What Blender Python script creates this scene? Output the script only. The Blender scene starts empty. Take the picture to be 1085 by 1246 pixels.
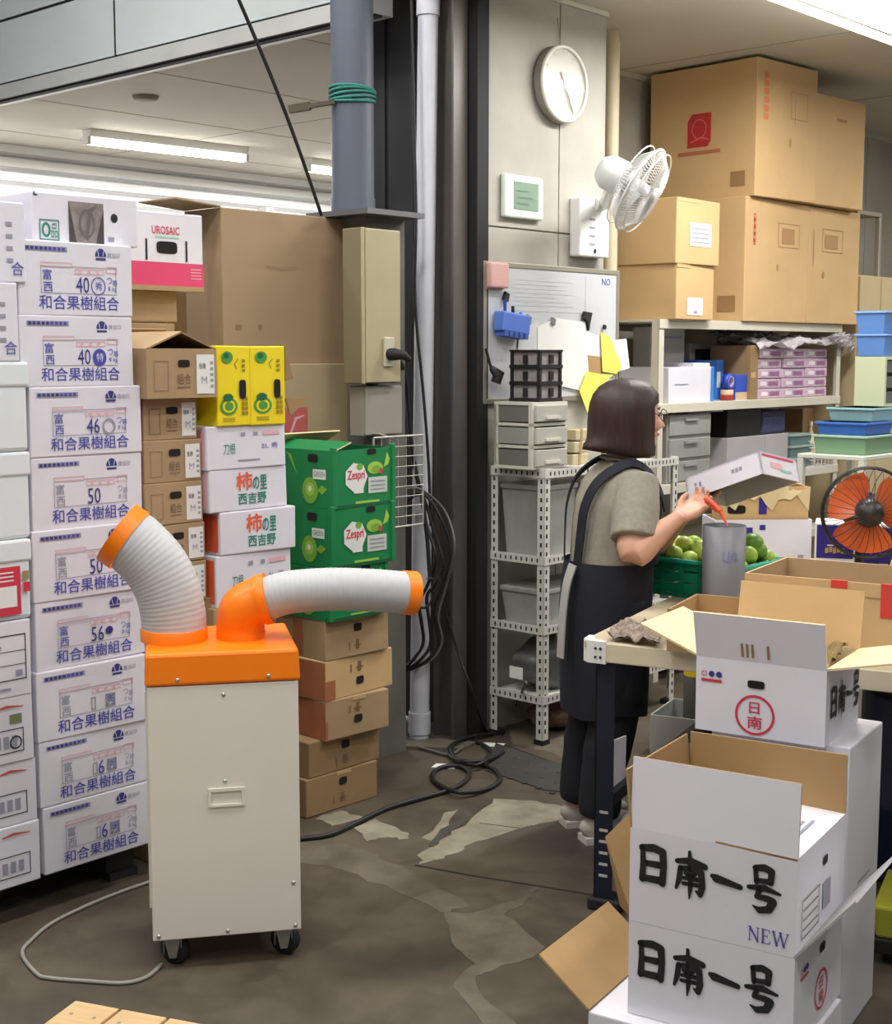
import bpy, bmesh, math, random
from mathutils import Vector, Matrix
random.seed(11)
R = math.radians
sc = bpy.context.scene
col = sc.collection

# ------------------------------------------------------------------ camera
F_PX, CX, CY = 1700.0, 542.5, 623.0          # focal length and centre in pixels of the 1085 x 1246 frame
PITCH, EYE = R(6.5), 1.615
cam_d = bpy.data.cameras.new('camera')
cam_d.sensor_fit = 'HORIZONTAL'; cam_d.sensor_width = 36.0
cam_d.lens = 36.0 * F_PX / 1085.0
cam_d.clip_start = 0.05
cam = bpy.data.objects.new('camera', cam_d); col.objects.link(cam)
cam.location = (0, 0, EYE); cam.rotation_euler = (math.pi / 2 - PITCH, 0, 0)
sc.camera = cam

# ------------------------------------------------------------------ world, exposure
w = bpy.data.worlds.new('daylight'); sc.world = w; w.use_nodes = True
bg = w.node_tree.nodes['Background']
bg.inputs['Color'].default_value = (0.92, 0.96, 1.0, 1)
bg.inputs['Strength'].default_value = 0.36
sc.view_settings.view_transform = 'Standard'
sc.view_settings.look = 'None'
sc.view_settings.gamma = 1.0
sc.view_settings.use_curve_mapping = False
sc.view_settings.exposure = -0.55
TUBE_W = 14.0        # emission of the fluorescent tubes
AREA_W = 55.0        # watts of each ceiling fixture
HALL_W = 66.0

# ------------------------------------------------------------------ photograph geometry -> place
AL = R(47.5)                                  # the building's walls run at this angle to the picture plane
A = Vector((math.cos(AL), math.sin(AL), 0)); B = Vector((-math.sin(AL), math.cos(AL), 0))
cT, sT = math.cos(PITCH), math.sin(PITCH)
def ray(u, v):
    a, b = (u - CX) / F_PX, (v - CY) / F_PX
    return Vector((a, cT - b * sT, -sT - b * cT))
def at(u, v, Y):
    d = ray(u, v); t = Y / d.y
    return Vector((d.x * t, Y, EYE + d.z * t))
def on_z(u, v, z=0.0):
    d = ray(u, v); t = (z - EYE) / d.z
    return Vector((d.x * t, d.y * t, z))
def zat(v, Y):
    d = ray(CX, v); return EYE + d.z / d.y * Y
def on_row(u, z, c):                          # point of the upright plane B.p = c at height z in image column u
    k = (u - CX) / F_PX; h = (EYE - z) * sT
    Y = (c - B.x * k * h) / (B.y + B.x * k * cT)
    return Vector((k * (Y * cT + h), Y, z))
def on_col(u, z, c):                          # the same for the plane A.p = c
    k = (u - CX) / F_PX; h = (EYE - z) * sT
    Y = (c - A.x * k * h) / (A.y + A.x * k * cT)
    return Vector((k * (Y * cT + h), Y, z))
def along(P, d, u):                           # distance from P along level direction d to image column u
    k = (u - CX) / F_PX
    zc = P.y * cT + (EYE - P.z) * sT
    return (k * zc - P.x) / (d.x - k * d.y * cT)
def to_z(u, v, P, d):                         # unused axis helper: height on the upright plane through P
    return zat(v, P.y)

# ------------------------------------------------------------------ materials
def lin(c):
    c = c / 255.0
    return c / 12.92 if c <= 0.04045 else ((c + 0.055) / 1.055) ** 2.4
MATS = {}
def M(name, rgb=None, rough=0.6, metal=0.0, var=0.0, vscale=4.0, bump=0.0, bscale=60.0, alpha=1.0, emit=0.0, spec=0.5, wave=0.0, rgb2=None, trans=0.0, stretch=(1, 1, 1)):
    if name in MATS: return MATS[name]
    m = bpy.data.materials.new(name); m.use_nodes = True
    nt = m.node_tree; b = nt.nodes['Principled BSDF']
    c = tuple(lin(x) for x in rgb) + (1,)
    b.inputs['Base Color'].default_value = c
    b.inputs['Roughness'].default_value = rough
    b.inputs['Metallic'].default_value = metal
    b.inputs['Specular IOR Level'].default_value = spec
    b.inputs['Alpha'].default_value = alpha
    b.inputs['Transmission Weight'].default_value = trans
    if emit:
        b.inputs['Emission Color'].default_value = c; b.inputs['Emission Strength'].default_value = emit
    if var or bump or wave or rgb2:
        tc = nt.nodes.new('ShaderNodeTexCoord')
        mp = nt.nodes.new('ShaderNodeMapping'); mp.inputs['Scale'].default_value = stretch
        nt.links.new(tc.outputs['Object'], mp.inputs['Vector'])
    if var or rgb2:
        n = nt.nodes.new('ShaderNodeTexNoise'); n.inputs['Scale'].default_value = vscale
        n.inputs['Detail'].default_value = 5.0; n.inputs['Roughness'].default_value = 0.6
        nt.links.new(mp.outputs['Vector'], n.inputs['Vector'])
        rp = nt.nodes.new('ShaderNodeValToRGB')
        if rgb2: c2 = tuple(lin(x) for x in rgb2) + (1,); c1 = c
        else:
            c1 = tuple(x * (1 - var) for x in c[:3]) + (1,); c2 = tuple(min(1, x * (1 + var)) for x in c[:3]) + (1,)
        rp.color_ramp.elements[0].position = 0.32; rp.color_ramp.elements[0].color = c1
        rp.color_ramp.elements[1].position = 0.68; rp.color_ramp.elements[1].color = c2
        nt.links.new(n.outputs['Fac'], rp.inputs['Fac'])
        nt.links.new(rp.outputs['Color'], b.inputs['Base Color'])
    if bump or wave:
        bp = nt.nodes.new('ShaderNodeBump'); bp.inputs['Distance'].default_value = 0.004
        if wave:
            t = nt.nodes.new('ShaderNodeTexWave'); t.inputs['Scale'].default_value = bscale
            t.inputs['Distortion'].default_value = 0.4; bp.inputs['Strength'].default_value = wave
            nt.links.new(mp.outputs['Vector'], t.inputs['Vector'])
            nt.links.new(t.outputs['Fac'], bp.inputs['Height'])
        else:
            t = nt.nodes.new('ShaderNodeTexNoise'); t.inputs['Scale'].default_value = bscale; t.inputs['Detail'].default_value = 4
            bp.inputs['Strength'].default_value = bump
            nt.links.new(mp.outputs['Vector'], t.inputs['Vector'])
            nt.links.new(t.outputs['Fac'], bp.inputs['Height'])
        nt.links.new(bp.outputs['Normal'], b.inputs['Normal'])
    MATS[name] = m
    return m

# ------------------------------------------------------------------ mesh builder
TXT = {}
def text_mesh(s, bold=0.0):
    key = (s, bold)
    if key not in TXT:
        cu = bpy.data.curves.new('text', 'FONT'); cu.body = s; cu.size = 1.0
        cu.resolution_u = 2; cu.offset = bold; cu.fill_mode = 'FRONT'
        ob = bpy.data.objects.new('text', cu); col.objects.link(ob)
        dg = bpy.context.evaluated_depsgraph_get(); dg.update()
        me = bpy.data.meshes.new_from_object(ob.evaluated_get(dg))
        vs = [tuple(v.co[:2]) for v in me.vertices]; fs = [tuple(p.vertices) for p in me.polygons]
        bpy.data.objects.remove(ob); bpy.data.curves.remove(cu); bpy.data.meshes.remove(me)
        if vs:
            x0 = min(v[0] for v in vs); x1 = max(v[0] for v in vs)
            y0 = min(v[1] for v in vs); y1 = max(v[1] for v in vs)
        else: x0 = y0 = 0; x1 = y1 = 1
        TXT[key] = ([((x - x0) / (x1 - x0), (y - y0) / (y1 - y0)) for x, y in vs], fs, (x1 - x0) / (y1 - y0))
    return TXT[key]

class MB:
    def __init__(s):
        s.v = []; s.f = []; s.m = []; s.sm = []; s.mats = []
    def mi(s, mat):
        if mat not in s.mats: s.mats.append(mat)
        return s.mats.index(mat)
    def add(s, vs, fs, mat, smooth=False):
        o = len(s.v); k = s.mi(mat)
        s.v += [tuple(p) for p in vs]
        for f in fs: s.f.append(tuple(i + o for i in f)); s.m.append(k); s.sm.append(smooth)
        return s
    def box(s, p0, p1, mat):
        (x0, y0, z0), (x1, y1, z1) = p0, p1
        return s.hexa([(x0, y0, z0), (x1, y0, z0), (x1, y1, z0), (x0, y1, z0), (x0, y0, z1), (x1, y0, z1), (x1, y1, z1), (x0, y1, z1)], mat)
    def hexa(s, c, mat):
        return s.add(c, [(0, 3, 2, 1), (4, 5, 6, 7), (0, 1, 5, 4), (1, 2, 6, 5), (2, 3, 7, 6), (3, 0, 4, 7)], mat)
    def obox(s, o, ex, ey, ez, mat):
        o, ex, ey, ez = Vector(o), Vector(ex), Vector(ey), Vector(ez)
        return s.hexa([o, o + ex, o + ex + ey, o + ey, o + ez, o + ex + ez, o + ex + ey + ez, o + ey + ez], mat)
    def bar(s, a, b, w, h, mat, up=(0, 0, 1)):
        a, b = Vector(a), Vector(b); d = (b - a); n = d.normalized(); upv = Vector(up)
        if abs(n.dot(upv)) > 0.95: upv = Vector((0, 1, 0))
        x = n.cross(upv).normalized(); y = x.cross(n).normalized()
        return s.obox(a - x * w / 2 - y * h / 2, d, x * w, y * h, mat)
    def tube(s, path, r, mat, seg=10, caps=True, closed=False, smooth=True, flat=None):
        P = [Vector(p) for p in path]; n = len(P)
        rs = r if isinstance(r, (list, tuple)) else [r] * n
        T = []
        for i in range(n):
            a = P[(i - 1) % n] if (closed or i > 0) else P[i]
            b = P[(i + 1) % n] if (closed or i < n - 1) else P[i]
            t = (b - a); T.append(t.normalized() if t.length > 1e-9 else Vector((0, 0, 1)))
        up = Vector((0, 0, 1)) if abs(T[0].z) < 0.9 else Vector((1, 0, 0))
        x = T[0].cross(up).normalized(); vs = []; fs = []
        for i in range(n):
            if i > 0:
                x = x - T[i] * x.dot(T[i])
                x = x.normalized() if x.length > 1e-6 else T[i].orthogonal().normalized()
            y = T[i].cross(x)
            for k in range(seg):
                a = 2 * math.pi * k / seg
                vs.append(P[i] + (x * math.cos(a) + y * math.sin(a) * (flat or 1.0)) * rs[i])
        for i in range(n if closed else n - 1):
            j = (i + 1) % n
            for k in range(seg):
                l = (k + 1) % seg
                fs.append((i * seg + k, i * seg + l, j * seg + l, j * seg + k))
        s.add(vs, fs, mat, smooth)
        if caps and not closed:
            s.add([vs[k] for k in range(seg)], [tuple(range(seg))[::-1]], mat)
            s.add([vs[(n - 1) * seg + k] for k in range(seg)], [tuple(range(seg))], mat)
        return s
    def lathe(s, prof, mat, seg=24, M4=None, smooth=True):
        M4 = M4 or Matrix.Identity(4); vs = []; fs = []
        for r, z in prof:
            for k in range(seg):
                a = 2 * math.pi * k / seg
                vs.append(M4 @ Vector((r * math.cos(a), r * math.sin(a), z)))
        for i in range(len(prof) - 1):
            for k in range(seg):
                l = (k + 1) % seg
                fs.append((i * seg + k, i * seg + l, (i + 1) * seg + l, (i + 1) * seg + k))
        return s.add(vs, fs, mat, smooth)
    def sphere(s, c, r, mat, seg=14, rings=9, fn=None, rot=None):
        c = Vector(c); r = (r, r, r) if not isinstance(r, (tuple, list)) else r; vs = []; fs = []
        for i in range(rings + 1):
            ph = math.pi * i / rings
            for k in range(seg):
                a = 2 * math.pi * k / seg
                p = Vector((r[0] * math.sin(ph) * math.cos(a), r[1] * math.sin(ph) * math.sin(a), r[2] * math.cos(ph)))
                if fn: p = fn(p)
                if rot: p = rot @ p
                vs.append(c + p)
        for i in range(rings):
            for k in range(seg):
                l = (k + 1) % seg
                fs.append((i * seg + k, (i + 1) * seg + k, (i + 1) * seg + l, i * seg + l))
        return s.add(vs, fs, mat, True)
    def prism(s, poly, o, ux, uy, n, mat):
        o, ux, uy, n = Vector(o), Vector(ux), Vector(uy), Vector(n); k = len(poly)
        a = [o + ux * p[0] + uy * p[1] for p in poly]; b = [p + n for p in a]
        fs = [tuple(range(k))[::-1], tuple(range(k, 2 * k))] + [(i, (i + 1) % k, k + (i + 1) % k, k + i) for i in range(k)]
        return s.add(a + b, fs, mat)
    def loft(s, rings, mat, seg=20, smooth=True):          # rings: (cx, cy, z, rx, ry)
        vs = []; fs = []
        for (cx, cy, z, rx, ry) in rings:
            for k in range(seg):
                a = 2 * math.pi * k / seg
                vs.append((cx + rx * math.cos(a), cy + ry * math.sin(a), z))
        for i in range(len(rings) - 1):
            for k in range(seg):
                l = (k + 1) % seg
                fs.append((i * seg + k, i * seg + l, (i + 1) * seg + l, (i + 1) * seg + k))
        fs.append(tuple(range(seg))[::-1]); n = (len(rings) - 1) * seg
        fs.append(tuple(n + k for k in range(seg)))
        return s.add(vs, fs, mat, smooth)
    def build(s, name, parent=None, bevel=0.0, jitter=0.0):
        me = bpy.data.meshes.new(name)
        vs = s.v
        me.from_pydata(vs, [], s.f)
        for m in s.mats: me.materials.append(m)
        me.polygons.foreach_set('material_index', s.m)
        me.polygons.foreach_set('use_smooth', s.sm)
        if bevel or jitter:
            bm = bmesh.new(); bm.from_mesh(me)
            bmesh.ops.recalc_face_normals(bm, faces=bm.faces)
            if jitter:
                for v in bm.verts: v.co += Vector([random.uniform(-jitter, jitter) for _ in range(3)])
            if bevel: bmesh.ops.bevel(bm, geom=bm.edges[:], offset=bevel, segments=2, affect='EDGES', profile=0.5)
            bm.to_mesh(me); bm.free()
        me.update()
        o = bpy.data.objects.new(name, me); col.objects.link(o)
        if parent: o.parent = parent
        return o

def tag(o, label=None, cat=None, group=None, kind=None):
    if label: o['label'] = label
    if cat: o['category'] = cat
    if group: o['group'] = group
    if kind: o['kind'] = kind
    return o
def thing(name, label, cat, loc=(0, 0, 0), rotz=0.0, group=None):
    o = bpy.data.objects.new(name, None); col.objects.link(o)
    o.empty_display_size = 0.05
    o.location = loc; o.rotation_euler = (0, 0, rotz)
    return tag(o, label, cat, group)
def struct(o): o['kind'] = 'structure'; return o

class Face:                                                # a flat face of a box: metres from its lower-left corner
    def __init__(s, mb, O, X, Y):
        s.mb = mb; s.O = Vector(O); s.X = Vector(X); s.Y = Vector(Y); s.N = s.X.cross(s.Y)
    def p(s, x, y, l): return s.O + s.X * x + s.Y * y + s.N * (0.0007 * l + 0.0012)
    def rect(s, x, y, w, h, mat, l=1):
        s.mb.add([s.p(x, y, l), s.p(x + w, y, l), s.p(x + w, y + h, l), s.p(x, y + h, l)], [(0, 1, 2, 3)], mat)
    def poly(s, pts, mat, l=1):
        s.mb.add([s.p(x, y, l) for x, y in pts], [tuple(range(len(pts)))], mat)
    def frame(s, x, y, w, h, t, mat, l=1):
        s.rect(x, y, w, t, mat, l); s.rect(x, y + h - t, w, t, mat, l); s.rect(x, y, t, h, mat, l); s.rect(x + w - t, y, t, h, mat, l)
    def disc(s, x, y, rx, ry, mat, l=1, n=18, a0=0, a1=360):
        pts = [(x + rx * math.cos(R(a0 + (a1 - a0) * k / n)), y + ry * math.sin(R(a0 + (a1 - a0) * k / n))) for k in range(n + (0 if a1 - a0 == 360 else 1))]
        s.poly(pts, mat, l)
    def ring(s, x, y, rx, ry, t, mat, l=1, n=28):
        for k in range(n):
            a, b = 2 * math.pi * k / n, 2 * math.pi * (k + 1) / n
            s.poly([(x + rx * math.cos(a), y + ry * math.sin(a)), (x + rx * math.cos(b), y + ry * math.sin(b)),
                    (x + (rx - t) * math.cos(b), y + (ry - t) * math.sin(b)), (x + (rx - t) * math.cos(a), y + (ry - t) * math.sin(a))], mat, l)
    def text(s, t, x, y, h, mat, l=1, w=None, bold=0.0):   # lower-left x, y; height h; width w or natural
        vs, fs, asp = text_mesh(t); w = w or asp * h
        for k, (ox, oy) in enumerate(((0, 0), (1, 0), (0, 1), (1, 1)) if bold else ((0, 0),)):
            s.mb.add([s.p(x + a * w + (ox - 0.5) * bold * h, y + b * h + (oy - 0.5) * bold * h, l + 0.05 * k) for a, b in vs], fs, mat)
    def stroke(s, pts, ws, mat, l=1):
        n = len(pts)
        for i in range(n - 1):
            (xa, ya), (xb, yb) = pts[i], pts[i + 1]; d = Vector((xb - xa, yb - ya, 0)).normalized(); q = Vector((-d.y, d.x, 0))
            wa, wb = ws[i] / 2, ws[i + 1] / 2
            s.poly([(xa - q.x * wa, ya - q.y * wa), (xb - q.x * wb, yb - q.y * wb), (xb + q.x * wb, yb + q.y * wb), (xa + q.x * wa, ya + q.y * wa)], mat, l + 0.07 * i)
            if i > 0: s.disc(xa, ya, wa, wa, mat, l + 0.07 * i + 0.03, 10)
        s.disc(*pts[0], ws[0] / 2, ws[0] / 2, mat, l, 10); s.disc(*pts[-1], ws[-1] / 2, ws[-1] / 2, mat, l, 10)

KRAFT = M('kraft board', (168, 141, 106), 0.75, var=0.10, vscale=3.0, bump=0.08, bscale=90)
KRAFT_IN = M('kraft board inside', (172, 139, 94), 0.75, var=0.08, vscale=4.0)
KRAFT_L = M('light kraft board', (202, 168, 120), 0.72, var=0.06, vscale=3.0, bump=0.06, bscale=90)
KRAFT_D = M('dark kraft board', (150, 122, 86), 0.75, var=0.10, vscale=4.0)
CREAM = M('cream board inside', (226, 205, 160), 0.7, var=0.04)
WHITE_B = M('white coated board', (222, 220, 230), 0.55, var=0.03, vscale=6.0)
INK = M('black ink', (28, 28, 32), 0.6)
BLUE_INK = M('blue ink', (72, 72, 168), 0.6)
NAVY_INK = M('navy ink', (52, 52, 130), 0.6)
GREY_INK = M('grey ink', (150, 150, 168), 0.6)
RED_INK = M('red ink', (205, 50, 75), 0.6)
PALE_RED = M('pale red ink', (226, 176, 184), 0.6)
GREEN_INK = M('teal ink', (30, 130, 110), 0.6)
HOLE = M('dark opening', (22, 16, 14), 0.9)
PAPER = M('white paper', (228, 228, 226), 0.7)
TAPE = M('parcel tape', (196, 168, 120), 0.3, var=0.05)

class Carton:
    """box with its near corner at P: x runs along its front, y to its depth, z up"""
    def __init__(s, name, label, P, rot, w, d, h, mat=KRAFT, group=None, cat='box', jit=0.0015, solid=True, inner=None, bevel=0.004):
        s.w, s.d, s.h, s.mat = w, d, h, mat
        s.root = thing(name, label, cat, P, rot, group)
        s.prs = {}; s.pr = None; s.ho = MB(); s.inner = inner or KRAFT_IN
        if solid:
            MB().box((0, 0, 0), (w, d, h), mat).build('body', s.root, bevel=bevel, jitter=jit)
        else:
            t = 0.006; b = MB()
            for (p0, p1, nin) in (((0, 0, 0), (w, t, h), 3), ((0, d - t, 0), (w, d, h), 1), ((0, t, 0), (t, d - t, h), 2), ((w - t, t, 0), (w, d - t, h), 0), ((t, t, 0), (w - t, d - t, t), 9)):
                b.box(p0, p1, mat)
                if nin == 9: b.m[-5] = b.mi(s.inner)
                elif nin == 3: b.m[-2] = b.mi(s.inner)
                elif nin == 1: b.m[-4] = b.mi(s.inner)
                elif nin == 2: b.m[-3] = b.mi(s.inner)
                elif nin == 0: b.m[-1] = b.mi(s.inner)
            b.build('body', s.root)
    def pm(s, k):
        if k not in s.prs: s.prs[k] = MB()
        return s.prs[k]
    def front(s): return Face(s.pm('front'), (0, 0, 0), (1, 0, 0), (0, 0, 1))
    def left(s): return Face(s.pm('left'), (0, s.d, 0), (0, -1, 0), (0, 0, 1))
    def right(s): return Face(s.pm('right'), (s.w, 0, 0), (0, 1, 0), (0, 0, 1))
    def hole(s, x, z, rx=0.035, rz=0.013, side='front'):
        f = Face(s.ho, *{'front': ((0, 0, 0), (1, 0, 0), (0, 0, 1)), 'left': ((0, s.d, 0), (0, -1, 0), (0, 0, 1)), 'right': ((s.w, 0, 0), (0, 1, 0), (0, 0, 1))}[side])
        n = 16; pts = []
        for k in range(n):
            a = 2 * math.pi * k / n; e = 0.45
            ca, sa = math.cos(a), math.sin(a)
            pts.append((x + rx * math.copysign(abs(ca) ** e, ca), z + rz * math.copysign(abs(sa) ** e, sa)))
        f.poly(pts, HOLE, 1.5)
    def flap(s, side, L, ang, out=None, inn=None, taper=0.0, name='flap'):
        out = out or s.mat; inn = inn or s.inner; a = R(ang); t = 0.005
        if side == 'front': o, e, nrm = Vector((0, 0, s.h)), Vector((s.w, 0, 0)), Vector((0, -1, 0))
        elif side == 'back': o, e, nrm = Vector((s.w, s.d, s.h)), Vector((-s.w, 0, 0)), Vector((0, 1, 0))
        elif side == 'left': o, e, nrm = Vector((0, s.d, s.h)), Vector((0, -s.d, 0)), Vector((-1, 0, 0))
        else: o, e, nrm = Vector((s.w, 0, s.h)), Vector((0, s.d, 0)), Vector((1, 0, 0))
        up = Vector((0, 0, 1)); dr = nrm * math.sin(a) + up * math.cos(a); n = nrm * math.cos(a) - up * math.sin(a)
        ev = e * taper; b = MB()
        c = [o, o + e, o + e - ev + dr * L, o + ev + dr * L]
        cc = [p - n * t for p in c]
        b.add(c, [(0, 1, 2, 3)], out)
        b.add(cc, [(3, 2, 1, 0)], inn)
        for i in range(4):
            j = (i + 1) % 4
            b.add([c[i], c[j], cc[j], cc[i]], [(0, 1, 2, 3)], inn)
        ob = b.build(name, s.root)
        return ob, Face(s.pm('flap' + side), o, e.normalized(), dr)
    def seam(s, top=True):
        """parcel tape along the top edge of front and side"""
        f = s.front(); f.rect(s.w * 0.5 - 0.025, s.h - 0.05, 0.05, 0.05, TAPE, 0.5)
    def done(s, pname='printed_marks'):
        for m in s.prs.values():
            if m.f: m.build(pname, s.root)
        if s.ho.f: s.ho.build('hand_hole', s.root)
        return s.root
# ================================================================== the building
CEIL = 3.12
C_WALL, C_REAR, C_FAR = 3.82, 4.52, 9.4          # B-distance of the clock wall, the rear wall on the right, the far wall on the left
A_BEAM = 4.05
def AB(a, b, z=0.0): return A * a + B * b + Vector((0, 0, z))

CONC = M('floor concrete', (96, 88, 75), 0.62, rgb2=(64, 56, 47), vscale=1.3, bump=0.12, bscale=35)
def floor_material(m):
    nt = m.node_tree; b = nt.nodes['Principled BSDF']
    rp = [n for n in nt.nodes if n.type == 'VALTORGB'][0]
    mp = [n for n in nt.nodes if n.type == 'MAPPING'][0]
    n2 = nt.nodes.new('ShaderNodeTexNoise'); n2.inputs['Scale'].default_value = 5.5; n2.inputs['Detail'].default_value = 8; n2.inputs['Roughness'].default_value = 0.7
    nt.links.new(mp.outputs['Vector'], n2.inputs['Vector'])
    r2 = nt.nodes.new('ShaderNodeValToRGB'); r2.color_ramp.elements[0].position = 0.3; r2.color_ramp.elements[0].color = (0.6, 0.58, 0.56, 1)
    r2.color_ramp.elements[1].position = 0.7; r2.color_ramp.elements[1].color = (1.25, 1.22, 1.15, 1)
    nt.links.new(n2.outputs['Fac'], r2.inputs['Fac'])
    mx = nt.nodes.new('ShaderNodeMix'); mx.data_type = 'RGBA'; mx.blend_type = 'MULTIPLY'; mx.inputs[0].default_value = 0.8
    nt.links.new(rp.outputs['Color'], mx.inputs[6]); nt.links.new(r2.outputs['Color'], mx.inputs[7])
    nt.links.new(mx.outputs[2], b.inputs['Base Color'])
    nt.links.new(r2.outputs['Color'], b.inputs['Roughness'])
    mr = nt.nodes.new('ShaderNodeMapRange'); mr.inputs[1].default_value = 0.3; mr.inputs[2].default_value = 0.7; mr.inputs[3].default_value = 0.42; mr.inputs[4].default_value = 0.7
    nt.links.new(n2.outputs['Fac'], mr.inputs[0]); nt.links.new(mr.outputs[0], b.inputs['Roughness'])
floor_material(CONC)
fl = MB().box((-9, -4, -0.2), (9, 17, 0), CONC).build('floor'); struct(fl)

PATCH = M('pale mortar patch', (150, 144, 124), 0.7, rgb2=(118, 112, 96), vscale=9, bump=0.2, bscale=60)
PATCH2 = M('worn cement skim', (112, 104, 90), 0.65, rgb2=(84, 76, 64), vscale=7)
GOUGE = M('bare dark gouge', (66, 62, 54), 0.85, var=0.2, vscale=20)
PLATE = M('steel floor plate', (74, 73, 70), 0.55, 0.4, var=0.15, vscale=6)
def patch(name, pts, mat, z=0.0012, rag=0.012, parent=fl, sub=4):
    P = [on_z(u, v, 0) for u, v in pts]; out = []
    n = len(P)
    for i in range(n):
        a, b = P[i], P[(i + 1) % n]
        for k in range(sub):
            p = a.lerp(b, k / sub)
            if rag: p = p + Vector((random.uniform(-rag, rag), random.uniform(-rag, rag), 0))
            out.append((p.x, p.y))
    m = MB(); k = len(out)
    vs = [(x, y, z) for x, y in out] + [(x, y, -0.001) for x, y in out]
    m.add(vs, [tuple(range(k))] + [(i, k + i, k + (i + 1) % k, (i + 1) % k) for i in range(k)], mat)
    return m.build(name, parent)
patch('mortar_patch', [(601, 972), (650, 975), (707, 985), (704, 996), (655, 1003), (632, 1008), (577, 1025), (545, 1042), (514, 1051), (510, 1042), (530, 1028), (552, 1013), (577, 996)], PATCH)
patch('mortar_patch', [(429, 1008), (454, 998), (501, 1015), (495, 1022), (470, 1018), (446, 1023)], PATCH)
patch('mortar_patch', [(387, 996), (416, 987), (442, 996), (404, 1006)], PATCH)
patch('mortar_patch', [(516, 1020), (540, 992), (556, 985), (548, 1000), (528, 1026)], PATCH)
patch('cement_band', [(370, 1025), (399, 1020), (455, 1040), (501, 1061), (535, 1080), (569, 1102), (539, 1110), (480, 1085), (420, 1060), (340, 1045), (340, 1030)], PATCH2, 0.0008)
patch('cement_band', [(540, 1108), (575, 1112), (625, 1095), (655, 1078), (640, 1098), (612, 1112), (662, 1152), (650, 1166), (600, 1178), (580, 1188), (585, 1210), (604, 1228), (630, 1250), (660, 1290), (610, 1280), (560, 1212), (552, 1195), (576, 1172), (550, 1148)], PATCH2, 0.0010, 0.008)
patch('gouge', [(521, 1030), (535, 1010), (573, 991), (570, 998), (545, 1015), (527, 1031)], GOUGE, 0.0022, 0.004)
pl = patch('floor_plate', [(603, 905), (662, 925), (712, 938), (716, 968), (664, 962), (590, 938)], PLATE, 0.004, 0.0)
m = MB()
for i in range(6):
    for j in range(3):
        u, v = 612 + i * 17 - j * 4, 916 + i * 6 + j * 12
        p = on_z(u, v, 0.0043); m.lathe([(0.0001, 0.0006), (0.012, 0.0006), (0.012, 0)], GOUGE, 8, Matrix.Translation(p))
m.build('plate_holes', pl)
patch('mortar_patch', [(620, 880), (640, 876), (700, 902), (702, 930), (664, 914), (625, 905)], PATCH2, 0.0008)
JOINT = M('dark joint', (44, 40, 36), 0.9)
def joint(a, b, w=0.008):
    pa, pb = on_z(*a), on_z(*b); m = MB(); m.bar((pa.x, pa.y, 0.0008), (pb.x, pb.y, 0.0008), w, 0.0022, JOINT); return m.build('floor_joint', fl)
joint((505, 1053), (575, 1066)); joint((575, 1066), (640, 1076)); joint((640, 1076), (720, 1089)); joint((632, 1008), (583, 1002), 0.004)
joint((709, 940), (603, 903), 0.006)
for (u, v) in ((540, 934), (598, 908)):                      # scraps of paper lying on the floor
    p = on_z(u, v, 0.0); q = on_z(u + 12, v + 8, 0); m = MB()
    m.prism([(0, 0), (0.09, -0.02), (0.11, 0.035), (0.02, 0.05)], p + Vector((-0.05, 0, 0.001)), (1, 0, 0), (0, 1, 0), (0, 0, 0.001), PAPER)
    o = m.build('paper_scrap'); tag(o, 'white paper scrap on the floor beside the coiled black cable' if u == 540 else 'white paper scrap on the floor near the slotted rack', 'paper')

# ---- clock wall (protruding pier), rear wall, far wall
WALLM = M('painted wall board', (180, 177, 166), 0.62, rgb2=(160, 157, 147), vscale=2.2, bump=0.05, bscale=20)
REARM = M('rear wall sheet', (190, 186, 174), 0.6, rgb2=(172, 168, 157), vscale=2.0)
TRIMM = M('wall trim', (196, 192, 178), 0.5, var=0.05)
GROOVE = M('panel groove', (150, 146, 134), 0.8)
P0 = on_row(577, 1.6, C_WALL); a0 = A.dot(P0); P1 = on_row(731, 1.6, C_WALL); a1 = A.dot(P1)
wc = bpy.data.objects.new('wall_center', None); col.objects.link(wc); struct(wc)
sA = A.dot(on_row(678, 1.6, C_WALL)); zj = zat(281, P0.y + 0.3)
def slab(parent, name, a_0, a_1, b_0, b_1, z0, z1, mat, bevel=0):
    m = MB(); m.obox(AB(a_0, b_0, z0), A * (a_1 - a_0), B * (b_1 - b_0), Vector((0, 0, z1 - z0)), mat)
    return m.build(name, parent, bevel=bevel)
slab(wc, 'core', a0 + 0.004, a1 - 0.004, C_WALL + 0.012, C_WALL + 0.3, 0, CEIL, GROOVE)
g = 0.003
for x0, x1 in ((a0 + 0.045, sA - g), (sA + g, a1)):
    for z0, z1 in ((0, zj - g), (zj + g, CEIL - 0.02)):
        slab(wc, 'wall_panel', x0, x1, C_WALL, C_WALL + 0.02, z0, z1, WALLM, 0.002)
slab(wc, 'corner_trim', a0, a0 + 0.042, C_WALL - 0.008, C_WALL + 0.02, 0, CEIL, TRIMM, 0.003)
slab(wc, 'cornice', a0, a1 + 0.01, C_WALL - 0.014, C_WALL + 0.02, CEIL - 0.02, CEIL, TRIMM, 0.002)
slab(wc, 'end_panel', a1, a1 + 0.01, C_WALL, C_REAR, 0, CEIL, WALLM)
wr = bpy.data.objects.new('wall_rear', None); col.objects.link(wr); struct(wr)
slab(wr, 'core', a1, a1 + 5.0, C_REAR + 0.02, C_REAR + 0.2, 0, CEIL, GROOVE)
x = a1
for wd in (0.42, 0.9, 0.9, 0.9, 0.9, 0.9):
    slab(wr, 'wall_panel', x + 0.004, x + wd - 0.004, C_REAR, C_REAR + 0.022, 0, CEIL - 0.015, REARM); x += wd
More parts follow.
